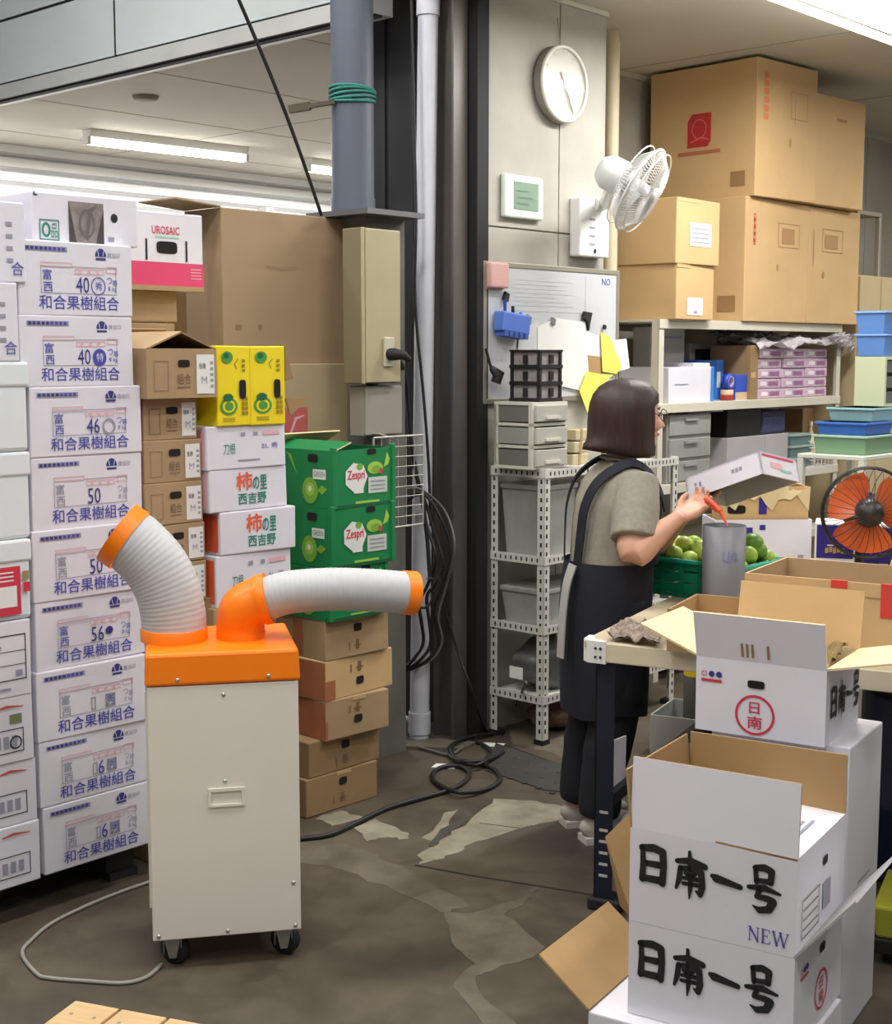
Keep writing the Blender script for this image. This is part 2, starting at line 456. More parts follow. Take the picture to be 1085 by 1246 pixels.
slab(wr, 'cornice', a1, a1 + 5, C_REAR - 0.012, C_REAR, CEIL - 0.03, CEIL, TRIMM)
wr2 = slab(None, 'wall_right', a1 + 4.92, a1 + 5.1, -3.0, C_REAR + 0.2, 0, CEIL, REARM); struct(wr2)

RIB = M('white ribbed sheet', (236, 236, 236), 0.45, 0.1, var=0.02)
RIB_D = M('ribbed sheet groove', (160, 160, 162), 0.5)
wf = bpy.data.objects.new('wall_far', None); col.objects.link(wf); struct(wf)
aF0, aF1 = 2.5, 12.5
slab(wf, 'backing', aF0, aF1, C_FAR, C_FAR + 0.15, 0, CEIL, RIB_D)
z = 1.75
while z < CEIL - 0.05:
    m = MB()
    o = AB(aF0, C_FAR, z)
    m.prism([(0, 0), (0.035, 0.015), (0.035, 0.075), (0, 0.085)], o, -B, (0, 0, 1), A * (aF1 - aF0), RIB)
    m.build('rib', wf); z += 0.10
slab(wf, 'lower_sheet', aF0, aF1, C_FAR - 0.03, C_FAR, 0, 1.75, RIB)
pw = on_row(325, 2.6, C_FAR - 0.1)
slab(wf, 'post', A.dot(pw) - 0.04, A.dot(pw) + 0.04, C_FAR - 0.14, C_FAR - 0.04, 0, CEIL - 0.28, M('white post', (232, 234, 236), 0.5))

# ---- ceiling of the bays behind the beam, higher ceiling of the hall
CEILM = M('ceiling board', (206, 201, 188), 0.7, var=0.04, vscale=0.8)
ce = slab(None, 'ceiling', A_BEAM + 0.03, 13.0, -3.2, C_FAR + 0.2, CEIL, CEIL + 0.1, CEILM); struct(ce)
for a in (4.6, 6.3, 8.0, 9.7):
    slab(ce, 'joint_strip', a, a + 0.006, -1.0, C_FAR, CEIL - 0.002, CEIL + 0.01, GROOVE)
for b in (5.2, 6.4, 7.6, 8.8):
    slab(ce, 'joint_strip', A_BEAM + 0.2, 12.5, b, b + 0.006, CEIL - 0.002, CEIL + 0.01, GROOVE)
dn = on_z(177, 117, CEIL)
MB().lathe([(0.0001, -0.02), (0.07, -0.02), (0.08, 0)], GROOVE, 16, Matrix.Translation(dn)).build('ceiling_rose', ce)
HALL_Z = 4.3
hc = slab(None, 'ceiling_hall', -6.0, A_BEAM - 0.02, -6.0, 9.0, HALL_Z, HALL_Z + 0.1, CEILM); struct(hc)

# ---- steel header beam over the opening on the left, running back and left
BEAMM = M('galvanised header sheet', (206, 214, 216), 0.28, 0.25, var=0.06, vscale=1.6)
BEAML = M('header flange', (196, 198, 196), 0.35, 0.25, var=0.06)
BLACK = M('black rubber', (24, 24, 26), 0.7)
bt = bpy.data.objects.new('trim_1', None); col.objects.link(bt); struct(bt)
bN = B.dot(on_col(452, 2.95, A_BEAM)); bS = B.dot(on_col(138, 3.1, A_BEAM))
def beam(name, a_0, a_1, z0, z1, mat, b0=None, b1=9.2):
    return slab(bt, name, a_0, a_1, b0 if b0 is not None else bN, b1, z0, z1, mat)
beam('lower_flange', A_BEAM, A_BEAM + 0.12, 2.965, 3.035, BEAML)
beam('flange_lip', A_BEAM + 0.02, A_BEAM + 0.06, 2.955, 2.965, BLACK)
beam('flange_groove', A_BEAM + 0.02, A_BEAM + 0.1, 3.035, 3.048, BLACK)
beam('header_sheet', A_BEAM + 0.012, A_BEAM + 0.1, 3.048, 3.36, BEAMM, bN, bS - 0.003)
beam('header_sheet', A_BEAM + 0.012, A_BEAM + 0.1, 3.048, 3.36, BEAMM, bS + 0.003, 9.2)
beam('seam_strip', A_BEAM + 0.006, A_BEAM + 0.1, 3.035, 3.36, BLACK, bS - 0.003, bS + 0.003)
beam('upper_groove', A_BEAM + 0.02, A_BEAM + 0.1, 3.36, 3.375, BLACK)
beam('upper_sheet', A_BEAM + 0.012, A_BEAM + 0.1, 3.375, HALL_Z, BEAMM)

# ---- dark steel door edge and posts beside the pier
STEEL_D = M('dark painted steel', (66, 66, 69), 0.45, 0.3, rgb2=(46, 46, 49), vscale=2.5, stretch=(1, 1, 0.3))
STEEL_L = M('worn steel post', (112, 107, 104), 0.42, 0.3, rgb2=(82, 78, 77), vscale=3, stretch=(1, 1, 0.25))
d1 = bpy.data.objects.new('door_1', None); col.objects.link(d1); struct(d1)
pD = on_row(569, 1.6, C_WALL + 0.03); aD, bD = A.dot(pD), B.dot(pD)
tD = along(Vector((pD.x, pD.y, 1.6)), B, 446)
slab(d1, 'door_leaf', aD, aD + 0.05, bD, bD + tD, 0.02, HALL_Z, STEEL_D)
for k in (0.22, 0.5, 0.78):
    slab(d1, 'door_seam', aD - 0.012, aD, bD + tD * k, bD + tD * k + 0.02, 0.02, HALL_Z, STEEL_D)
slab(d1, 'rubber_seal', aD + 0.0, aD + 0.07, bD - 0.05, bD, 0, HALL_Z, BLACK)  # black strip stands in for the shade of the gap beside the pier
trim2 = bpy.data.objects.new('trim_2', None); col.objects.link(trim2); struct(trim2)
pa = on_z(553, 896, 0); m = MB()
wv = 0.085
m.obox(pa - A * wv / 2 - B * 0.03, A * wv, B * 0.012, (0, 0, 4.2), STEEL_L)
m.obox(pa - A * wv / 2 + B * 0.07, A * wv, B * 0.012, (0, 0, 4.2), STEEL_L)
m.obox(pa - A * 0.006 - B * 0.02, A * 0.012, B * 0.09, (0, 0, 4.2), STEEL_L); m.build('steel_post', trim2)

# concrete pillar carrying the switch panel
PILM = M('pillar render', (112, 110, 105), 0.75, rgb2=(88, 87, 83), vscale=3)
pP = on_z(494, 913, 0); C_PIL = B.dot(pP); aP = A.dot(pP); PIL_Z = zat(268, pP.y)
pil = slab(None, 'trim_3', A.dot(on_row(446, 1.5, C_PIL)), aP, C_PIL, C_PIL + 0.26, 0, PIL_Z, PILM); struct(pil)

# ---- white down pipe, hanging duct, tan pipe
WPIPE = M('white plastic pipe', (206, 208, 218), 0.35, var=0.04, vscale=8)
q0 = on_z(510, 897, 0); q1 = at(521, 0, q0.y); dr = (q1 - q0) / q1.z
dp = thing('drain_pipe', 'tall white plastic drain pipe beside the dark steel door', 'pipe', q0)
MB().tube([(0, 0, 0), dr * 4.2], 0.041, WPIPE, 20).build('pipe', dp)
MB().tube([dr * 0.02, dr * 0.11], 0.047, WPIPE, 20).build('coupling', dp)
MB().tube([dr * 2.95, dr * 3.1], 0.047, WPIPE, 20).build('coupling', dp)
DUCT = M('slate blue duct', (84, 91, 106), 0.5, var=0.08, vscale=5, stretch=(1, 1, 0.3))
TEAL = M('teal twine', (42, 120, 110), 0.7, var=0.2, vscale=60)
Yd = pP.y - 0.05
dl, dr_, = at(403, 180, Yd), at(455, 180, Yd)
rD = (dr_.x - dl.x) / 2; cD = (dl + dr_) / 2; zb = zat(258, Yd)
du = thing('duct_riser', 'slate blue round duct rising from the switch panel pillar', 'duct', (cD.x, Yd, zb))
MB().tube([(0, 0, 0.03), (0, 0, HALL_Z - zb)], rD, DUCT, 28).build('riser', du)
MB().tube([(0, 0, 0.0), (0, 0, 0.05)], rD * 1.04, DUCT, 28).build('collar', du)
MB().lathe([(rD * 0.95, 0.03), (rD * 1.03, 0.03), (rD * 1.03, 0.045), (rD * 0.95, 0.045)], BLACK, 28).build('seal_ring', du)
m = MB(); zt = zat(117, Yd) - zb
for k in range(5):
    m.tube([Vector((math.cos(a) * (rD + 0.004), math.sin(a) * (rD + 0.004), zt - 0.022 + k * 0.011 + 0.008 * math.sin(a + k))) for a in [2 * math.pi * i / 24 for i in range(24)]], 0.006, TEAL, 6, closed=True)
m.build('twine_binding', du)
WOOD_D = M('dark stick', (74, 64, 52), 0.7, var=0.2, vscale=20)
s0, s1 = at(352, 133, Yd - 0.02), at(408, 124, Yd - 0.06); m = MB()
dv = (s1 - s0)
for (f0, f1, hh) in ((0, 0.45, 0.03), (0.45, 1.0, 0.016)):
    m.bar(s0 + dv * f0, s0 + dv * f1, 0.02, hh, WOOD_D)
st = m.build('paddle_stick'); tag(st, 'short dark wooden paddle tied to the blue duct with teal twine', 'stick')
STEELP = M('bare steel plate', (120, 120, 122), 0.4, 0.6)
bp0 = AB(A.dot(pP) - 0.30, C_PIL - 0.10, PIL_Z); m = MB()
m.obox(bp0, A * 0.31, B * 0.34, (0, 0, 0.02), STEELP)
bpl = m.build('support_plate'); tag(bpl, 'flat steel plate under the slate blue duct on the pillar', 'plate')
TANP = M('tan pipe', (202, 188, 156), 0.5, var=0.06, vscale=6)
tp = on_row(740, 1.6, 4.0); rT = 0.036
t_ = thing('wall_pipe', 'tan vertical pipe in the corner right of the clock', 'pipe', (tp.x, tp.y, 0))
MB().tube([(0, 0, 0), (0, 0, CEIL - 0.06), (0, 0.0, CEIL - 0.03), Vector(B) * 0.08 + Vector((0, 0, CEIL - 0.01))], rT, TANP, 16).build('pipe', t_)
MB().tube([(0, 0, 1.2), (0, 0, 1.26)], rT * 1.15, TANP, 16).build('clamp', t_)

# ---- slack cord running down to the boxes, upper left
c0, c1 = at(288, -6, 4.9), at(391, 262, 5.3); m = MB()
m.tube([c0.lerp(c1, k / 12) + Vector((0.012 * math.sin(k / 12 * math.pi), 0, 0)) for k in range(13)], 0.0065, BLACK, 8)
cd = m.build('hanging_cord'); tag(cd, 'thin black cord slanting down from the header to the large carton', 'cord')

# ---- fluorescent lamps
LAMP_B = M('lamp body white', (236, 236, 232), 0.4)
TUBE = M('fluorescent tube glow', (255, 252, 244), 0.4, emit=TUBE_W)
def lamp(name, label, P, L, ang, wd=0.13, watts=AREA_W, group='ceiling fluorescent lamps', drop=0.05, tubes=2):
    t = thing(name, label, 'ceiling lamp', Vector(P) - Vector((0, 0, 0.003)), ang, group)
    m = MB(); m.prism([(-wd / 2, 0), (wd / 2, 0), (wd / 3, -0.05), (-wd / 3, -0.05)], (-L / 2, 0, 0), (0, 1, 0), (0, 0, 1), (L, 0, 0), LAMP_B); m.build('housing', t)
    for s in (-1, 1):
        MB().box((s * L / 2 - 0.012, -wd / 3, -0.05 - drop), (s * L / 2 + 0.012, wd / 3, -0.05), LAMP_B).build('end_cap', t)
    for k in range(tubes):
        y = (k - (tubes - 1) / 2) * wd * 0.4
        MB().tube([(-L / 2 + 0.012, y, -0.05 - drop * 0.6), (L / 2 - 0.012, y, -0.05 - drop * 0.6)], 0.017, TUBE, 10).build('tube', t)
    ld = bpy.data.lights.new('lamp_light', 'AREA'); ld.shape = 'RECTANGLE'; ld.size = L; ld.size_y = wd; ld.energy = watts; ld.color = (1.0, 0.98, 0.95)
    lo = bpy.data.objects.new('lamp_light', ld); col.objects.link(lo); lo.parent = t; lo.location = (0, 0, -0.06 - drop)
    return t
la, lb = on_z(105, 168, CEIL - 0.06), on_z(297, 190, CEIL - 0.06)
lamp('fluorescent_lamp', 'long glowing fluorescent lamp above the white cartons on the left', ((la + lb) / 2).xy.to_3d() + Vector((0, 0, CEIL)), (lb - la).length, math.atan2(lb.y - la.y, lb.x - la.x), watts=AREA_W * 2.2)
la2 = on_z(373, 202, CEIL - 0.06)
lamp('fluorescent_lamp', 'glowing fluorescent lamp half hidden behind the slate blue duct', (la2 + A * 0.62).xy.to_3d() + Vector((0, 0, CEIL)), 1.24, AL, watts=AREA_W * 2.2)
lc = on_z(1012, 14, CEIL - 0.1)
lamp('fluorescent_lamp', 'bright fluorescent lamp at the upper right corner above the cartons', (lc).xy.to_3d() + Vector((0, 0, CEIL)), 1.6, AL, 0.24, watts=AREA_W * 1.5, tubes=3)
for i, (a, b) in enumerate(((8.2, 2.2), (5.6, 0.2), (8.0, 0.0))):
    lamp('fluorescent_lamp', ['fluorescent lamp further along the right bay ceiling', 'fluorescent lamp over the work table, out of the picture', 'fluorescent lamp at the far right of the bay ceiling'][i], AB(a, b, CEIL), 1.25, AL, 0.2, watts=AREA_W)
for i, (a, b) in enumerate(((1.6, 2.2), (1.6, -0.6), (-1.2, 2.2), (-1.2, -0.6), (3.3, 0.8), (0.2, 4.6), (2.5, 5.4), (2.6, 3.6))):  # unseen hall lamps; the last two added to brighten the header sheet
    lamp('hall_lamp', 'hall fluorescent lamp on the high ceiling above the camera', AB(a, b, HALL_Z), 1.25, AL, 0.24, watts=HALL_W, group='hall ceiling lamps')
for i, (a, b) in enumerate(((8.0, 6.9), (9.8, 8.0), (4.45, 8.9))):  # hidden lamps added to brighten the left bay ceiling and far wall
    lamp('fluorescent_lamp', ['fluorescent lamp of the left bay behind the steel door', 'fluorescent lamp deep in the left bay', 'fluorescent lamp of the left bay beyond the left edge'][i], AB(a, b, CEIL), 1.25, AL, 0.13, watts=AREA_W * 1.3)
# ================================================================== carton stacks along the left row
ROW = 3.49
def row_box(name, label, u, uR, vt, vb, c=ROW, zb=None, d=0.30, mat=KRAFT, uL=None, group=None, w=None, rj=0.0, cat='box', **kw):
    """carton whose near lower-left corner stands in image column u; vt / vb its top / bottom rows there"""
    z0 = zb
    P = on_row(u, z0 if z0 is not None else 1.0, c)
    if z0 is None: z0 = zat(vb, P.y)
    P = on_row(u, z0, c)
    z1 = zat(vt, P.y)
    if w is None: w = along(Vector((P.x, P.y, (z0 + z1) / 2)), A, uR)
    if uL is not None: d = along(Vector((P.x, P.y, (z0 + z1) / 2)), B, uL)
    return Carton(name, label, P, AL + R(rj), w, d, z1 - z0, mat, group, cat, **kw), z1

# ---- white pear cartons with blue print
spec = [  # left column u, top v, bottom v, number, look
    (55, 985, 1062, '6', 'bottom'), (50, 905, 985, '6', ''), (47, 820, 905, '', ''), (45, 735, 820, '56', ''), (42, 648, 735, '50', ''),
    (40, 558, 648, '50', ''), (38, 472, 558, '46', ''), (26, 383, 472, '40', ''), (23, 290, 383, '40', '')]
labels = ['white fruit carton with blue lettering at the bottom of its stack', 'white fruit carton with blue lettering second from the bottom of its stack',
          'white fruit carton with blue lettering third from the bottom of its stack', 'white fruit carton numbered 56 beside the upright duct base',
          'white fruit carton numbered 50 partly covered by the upright duct', 'white fruit carton numbered 50 fully in view under the one numbered 46',
          'white fruit carton numbered 46 with a faint grey round stamp', 'white fruit carton numbered 40 with a filled blue round stamp',
          'topmost blue-lettered white fruit carton numbered 40 with open round stamp']
zb = None; Z_STACK0 = None
for i, (u, vt, vb, num, _) in enumerate(spec):
    c, zt = row_box('fruit_carton', labels[i], u, None, vt, vb, zb=zb, w=0.372, d=0.31, mat=WHITE_B, group='blue-lettered white fruit cartons', rj=random.uniform(-0.8, 0.8), c=ROW + random.uniform(-0.006, 0.006))
    if zb is None: Z_STACK0 = c.root.location.z
    zb = zt; h = c.h; f = c.front(); w = c.w
    f.text('和合果樹組合', w * 0.17, h * 0.085, h * 0.19, BLUE_INK, 1, w * 0.70, 0.012)
    f.rect(w * 0.06, h * 0.86, w * 0.36, h * 0.065, GREY_INK, 1)
    for k in range(9): f.rect(w * (0.07 + k * 0.038), h * 0.872, w * 0.026, h * 0.042, NAVY_INK if k < 5 else BLUE_INK, 2)
    f.disc(w * 0.715, h * 0.825, w * 0.05, h * 0.11, NAVY_INK, 1, 12, 0, 180)
    f.rect(w * 0.67, h * 0.775, w * 0.09, h * 0.03, NAVY_INK, 1)
    for k in (-1, 1): f.stroke([(w * (0.715 + k * 0.018), h * 0.83), (w * (0.715 + k * 0.03), h * 0.91)], [0.002, 0.002], WHITE_B, 2)
    f.text('農協印', w * 0.775, h * 0.815, h * 0.07, GREY_INK, 1, w * 0.115)
    f.frame(w * 0.19, h * 0.30, w * 0.66, h * 0.37, 0.0018, GREY_INK, 1)
    f.frame(w * 0.19, h * 0.655, w * 0.27, h * 0.065, 0.0022, PALE_RED, 2)
    f.frame(w * 0.48, h * 0.57, w * 0.26, h * 0.075, 0.0022, PALE_RED, 2)
    f.frame(w * 0.76, h * 0.60, w * 0.10, h * 0.09, 0.0025, PALE_RED, 2)
    for k in range(3): f.disc(w * (0.53 + k * 0.075), h * 0.607, w * 0.014, h * 0.022, PALE_RED, 3, 8)
    ink = BLUE_INK if i in (3, 6, 7, 8) else GREY_INK
    f.text('富', w * 0.205, h * 0.48, h * 0.14, ink, 2, w * 0.075, 0.012)
    f.text('西', w * 0.21, h * 0.32, h * 0.13, ink, 2, w * 0.075, 0.012)
    if num: f.text(num, w * (0.49 if len(num) > 1 else 0.52), h * 0.315, h * 0.22, NAVY_INK if i > 2 else BLUE_INK, 2, w * (0.115 if len(num) > 1 else 0.055))
    if i in (0, 1, 2): f.frame(w * 0.47, h * 0.33, w * 0.04, h * 0.18, 0.003, GREY_INK, 2); f.frame(w * 0.60, h * 0.33, w * 0.09, h * 0.19, 0.006, GREY_INK, 2); f.text('秀', w * 0.61, h * 0.36, h * 0.13, BLUE_INK, 3)
    if i == 7:
        f.disc(w * 0.685, h * 0.415, w * 0.062, h * 0.125, BLUE_INK, 3); f.text('特', w * 0.655, h * 0.36, h * 0.12, WHITE_B, 4)
    elif i == 8: f.ring(w * 0.685, h * 0.415, w * 0.065, h * 0.125, 0.003, BLUE_INK, 3); f.text('秀', w * 0.655, h * 0.355, h * 0.12, BLUE_INK, 4)
    elif i == 6: f.ring(w * 0.69, h * 0.41, w * 0.06, h * 0.12, 0.006, GREY_INK, 3)
    elif i == 3: f.disc(w * 0.655, h * 0.45, w * 0.035, h * 0.06, NAVY_INK, 3)
    for k, ch in enumerate('つ等'): f.text(ch, w * (0.765 + 0.05 * k), h * (0.45 - 0.03 * k), h * 0.09, ink, 2, w * 0.045)
    f.text('8 kg', w * 0.775, h * 0.34, h * 0.08, ink, 2, w * 0.075)
    c.done()
Z_TOP = zb

# ---- far-left stack of white cartons and foam boxes (only their right ends are in the picture)
FOAM = M('white foam', (222, 228, 232), 0.7, bump=0.05, bscale=200)
lspec = [  # right column u, top v, bottom v, label
    (52, 996, 1072, 'plain', 'white carton with boxed print at the bottom of the far-left stack'),
    (48, 921, 1002, 'plain', 'white carton with boxed print second from the bottom at far left'),
    (44, 843, 927, 'plain', 'white carton with red mark and round stamp box at far left'),
    (41, 752, 845, 'table', 'white carton with a ruled black table print at far left'),
    (41, 655, 752, 'red', 'white foam box with a red and white label at the left edge'),
    (40, 549, 655, 'foam', 'plain white foam box above the red labelled one'),
    (38, 440, 549, 'foam', 'uppermost plain white foam box at the left edge'),
    (26, 344, 440, 'ctn', 'white carton with blue end lettering above the foam boxes'),
    (34, 247, 344, 'ctn2', 'topmost white carton at the left edge of the picture')]
zb = None
for i, (uR, vt, vb, kind, lab) in enumerate(lspec):
    cc = ROW - 0.012 + random.uniform(-0.005, 0.005)
    P = on_row(uR, zb if zb is not None else Z_STACK0, cc)
    if zb is None: z0 = Z_STACK0
    else: z0 = zb
    P = on_row(uR, z0, cc); z1 = zat(vt, P.y)
    w = 0.42; h = z1 - z0; P = P - A * 0.004
    Q = P - A * w
    isf = kind in ('foam', 'red')
    c = Carton('foam_box' if isf else 'white_carton', lab, Q, AL, w, 0.31, h, FOAM if isf else WHITE_B, 'far-left white boxes', 'box', solid=True, bevel=0.012 if isf else 0.004)
    f = c.front(); x0 = w * 0.68
    if isf:
        m = MB(); m.box((-0.004, -0.004, h * 0.72), (w + 0.004, 0.314, h), FOAM); m.build('lid', c.root, bevel=0.008)
    if kind == 'red':
        f.N = f.N * 1.0; f.O = f.O + Vector((0, -0.006, 0))
        f.rect(w * 0.55, h * 0.08, w * 0.36, h * 0.60, RED_INK, 1); f.rect(w * 0.55, h * 0.18, w * 0.33, h * 0.26, PAPER, 2)
        for k in range(3): f.rect(w * 0.62, h * (0.50 + k * 0.05), w * 0.24, h * 0.018, PAPER, 2)
        f.rect(w * 0.925, h * 0.50, 0.02, h * 0.11, M('gold seal', (150, 140, 90), 0.5), 1); f.rect(w * 0.93, h * 0.35, 0.02, h * 0.12, RED_INK, 1)
    elif kind == 'table':
        f.frame(w * 0.5, h * 0.22, w * 0.46, h * 0.60, 0.003, INK, 1); f.rect(w * 0.5, h * 0.42, w * 0.46, 0.002, INK, 1); f.rect(w * 0.5, h * 0.6, w * 0.46, 0.002, INK, 1)
        f.rect(w * 0.70, h * 0.64, w * 0.08, h * 0.05, GREY_INK, 1); f.rect(w * 0.88, h * 0.27, w * 0.05, h * 0.08, GREY_INK, 1); f.rect(w * 0.72, h * 0.1, w * 0.12, h * 0.03, GREY_INK, 1)
    elif kind == 'plain':
        f.stroke([(w * 0.72, h * 0.84), (w * 0.80, h * 0.87), (w * 0.92, h * 0.84)], [0.004, 0.008, 0.003], M('brick ink', (190, 90, 70), 0.6), 1)
        f.frame(w * 0.68, h * 0.16, w * 0.24, h * 0.36, 0.0028, INK, 1)
        for k in range(3): f.rect(w * (0.71 + k * 0.06), h * 0.24, w * 0.04, h * 0.18, GREY_INK, 1)
        if i == 2: f.ring(w * 0.86, h * 0.31, w * 0.045, h * 0.1, 0.004, INK, 2); f.rect(w * 0.82, h * 0.6, w * 0.09, h * 0.14, M('olive print', (120, 130, 100), 0.6), 1)
    elif kind in ('ctn', 'ctn2'):
        for k in range(4): f.rect(w * 0.86, h * (0.25 + 0.15 * k), w * 0.045, h * 0.05, GREY_INK, 1)
        f.text('合', w * 0.89, h * 0.09, h * 0.17, BLUE_INK, 1, w * 0.09)
    c.done(); zb = z1

# ---- dark pallet under the two white stacks
PAL = M('black plastic pallet', (34, 34, 36), 0.6)
pp = on_row(55, Z_STACK0, ROW + 0.03) - A * 0.74; pal = thing('plastic_pallet', 'black plastic pallet under the white fruit cartons at left', 'pallet', (pp.x, pp.y, 0), AL)
hP = Z_STACK0
for k in range(5): MB().box((0, 0.03 + k * 0.16, hP - 0.03), (1.1, 0.15 + k * 0.16, hP), PAL).build('deck_board', pal, bevel=0.003)
for k in range(3): MB().box((0.02 + k * 0.48, 0.05, 0.025), (0.12 + k * 0.48, 0.8, hP - 0.03), PAL).build('stringer', pal)
for k in range(3): MB().box((0.02 + k * 0.48, 0.03, 0), (0.12 + k * 0.48, 0.81, 0.025), PAL).build('skid', pal)

# ---- white box with printed picture on top of the pear cartons
P = on_row(40, Z_TOP, ROW + 0.035); zt = zat(232, P.y)
c = Carton('picture_carton', 'white carton with a grey printed photograph and green stamp on the top', P, AL, along(P, A, 168), 0.26, zt - Z_TOP, WHITE_B)
f = c.front(); w, h = c.w, c.h
f.frame(w * 0.06, h * 0.03, w * 0.18, h * 0.42, 0.003, GREEN_INK, 1); f.ring(w * 0.12, h * 0.24, w * 0.04, h * 0.15, 0.006, GREEN_INK, 1); f.text('品', w * 0.165, h * 0.08, h * 0.3, GREEN_INK, 1, w * 0.06)
f.rect(w * 0.33, h * 0.0, w * 0.33, h * 0.86, M('grey photo print', (150, 142, 138), 0.5, rgb2=(112, 104, 100), vscale=20), 1)
f.poly([(w * 0.33, h * 0.86), (w * 0.33, 0), (w * 0.40, 0)], M('dark photo print', (70, 62, 62), 0.5), 2); f.poly([(w * 0.66, h * 0.75), (w * 0.58, 0), (w * 0.66, 0)], MATS['dark photo print'], 2)
f.ring(w * 0.5, h * 0.42, w * 0.075, h * 0.3, 0.006, M('mid photo print', (105, 97, 95), 0.5), 2); f.stroke([(w * 0.5, h * 0.1), (w * 0.53, h * 0.7), (w * 0.58, h * 0.78)], [0.008, 0.01, 0.006], MATS['mid photo print'], 3)
f.disc(w * 0.765, h * 0.58, 0.012, 0.013, INK, 1); f.rect(w * 0.70, h * 0.08, w * 0.06, h * 0.1, GREY_INK, 1); f.stroke([(w * 0.02, h * 0.99), (w * 0.02, h * 0.93), (w * 0.045, h * 0.93)], [0.004] * 3, INK, 1)
c.done()

# ---- brown cartons with white end labels (column right of the white stack)
def end_label(c, hole=True):
    f = c.front(); w, h = c.w, c.h
    f.rect(w * 0.70, h * 0.08, w * 0.26, h * 0.80, PAPER, 1)
    for k in range(5): f.rect(w * 0.90, h * (0.2 + 0.12 * k), w * 0.045, h * 0.06, GREY_INK, 2)
    f.text('秋映', w * 0.735, h * 0.58, h * 0.13, INK, 2, w * 0.10); f.text('M', w * 0.77, h * 0.28, h * 0.15, GREY_INK, 2)
    f.text('組合', w * 0.42, h * 0.28, h * 0.22, M('brown ink', (118, 92, 72), 0.7), 1, w * 0.2); f.rect(w * 0.42, h * 0.21, w * 0.19, h * 0.02, MATS['brown ink'], 1)
    f.frame(w * 0.10, h * 0.15, w * 0.2, h * 0.6, 0.0015, MATS['brown ink'], 1)
    if hole: c.hole(w * 0.52, h * 0.70, 0.022, 0.011)
bspec = [(181, 252, 690, 742), (180, 250, 642, 690), (177, 247, 590, 642), (176, 245, 537, 590), (175, 240, 485, 537)]
blab = ['brown carton with white end label lowest in view behind the upright duct', 'brown carton with white end label half hidden by the upright duct',
        'brown carton with white end label marked M beside the persimmon cartons', 'brown carton with white end label third down in the brown column',
        'brown carton with white end label just under the open-topped one']
P = on_row(172, 0.5, ROW + 0.02); z0 = zat(742, P.y)
c = Carton('brown_carton', 'tall plain brown carton at the foot of the brown column behind the cooler', on_row(198, 0, ROW + 0.03), AL, 0.21, 0.3, z0, KRAFT_D); c.done()
zb = z0
for i, (u, uR, vt, vb) in enumerate(bspec):
    c, zb = row_box('brown_carton', blab[i], u, uR, vt, vb, zb=zb, c=ROW + 0.02, d=0.31, mat=KRAFT, group='brown cartons with white end labels', rj=random.uniform(-1, 1))
    end_label(c); c.done()
P = on_row(179, zb, ROW - 0.03); zt = zat(424, P.y); w = along(P, A, 264)
c = Carton('brown_carton', 'open-topped brown carton with white end label on the brown column', P, AL, w, 0.33, zt - zb, KRAFT, 'brown cartons with white end labels', solid=False)
end_label(c)
rh = 0.052; fl_ = math.hypot(w / 2, rh); fa = -math.degrees(math.atan2(w / 2, rh)); c.flap('left', fl_, fa, inn=KRAFT_D); c.flap('right', fl_, fa, inn=KRAFT_D); c.flap('back', 0.10, -50, inn=KRAFT_D)
c.done()

# ---- column behind: brown cartons carrying the pink and white carton
cB = ROW + 0.36
P = on_row(150, 1.0, cB); z1 = zat(392, P.y)
c = Carton('brown_carton', 'tall plain brown carton standing behind the open-topped brown carton', on_row(146, 0, cB), AL, 0.27, 0.3, z1, KRAFT); c.done()
P = on_row(140, z1, cB + 0.005); z2 = zat(352, P.y)
c = Carton('brown_carton', 'plain brown carton directly beneath the pink and white carton', P, AL, along(P, A, 216), 0.3, z2 - z1, KRAFT)
f = c.front(); f.rect(0, c.h * 0.04, c.w, 0.004, KRAFT_D, 1); c.done()
PINK = M('pink print', (216, 66, 112), 0.5, var=0.04)
P = on_row(146, z2, cB - 0.05); z3 = zat(253, P.y); w = along(P, A, 249)
c = Carton('pink_carton', 'white and pink fruit carton with black handle hole high in the stack', P, AL + R(1), w, 0.33, z3 - z2, WHITE_B)
f = c.front(); h = c.h
f.rect(0, h * 0.06, w, h * 0.30, PINK, 1); f.rect(0, 0, w, h * 0.06, KRAFT, 1)
x0 = w * 0.22
f.rect(w * 0.30, h * 0.38, 0.008, h * 0.27, INK, 1); f.rect(w * 0.78, h * 0.38, 0.008, h * 0.27, INK, 1)
f.text('UROSAIC', w * 0.38, h * 0.72, h * 0.10, RED_INK, 1, w * 0.33, 0.03); f.rect(w * 0.42, h * 0.67, w * 0.28, h * 0.02, M('mint ink', (150, 205, 190), 0.6), 1)
for k in range(4): f.rect(w * 0.84, h * (0.16 + 0.04 * k), w * 0.13, h * 0.012, PALE_RED, 2)
c.hole(w * 0.555, h * 0.55, 0.042, 0.02); c.done()

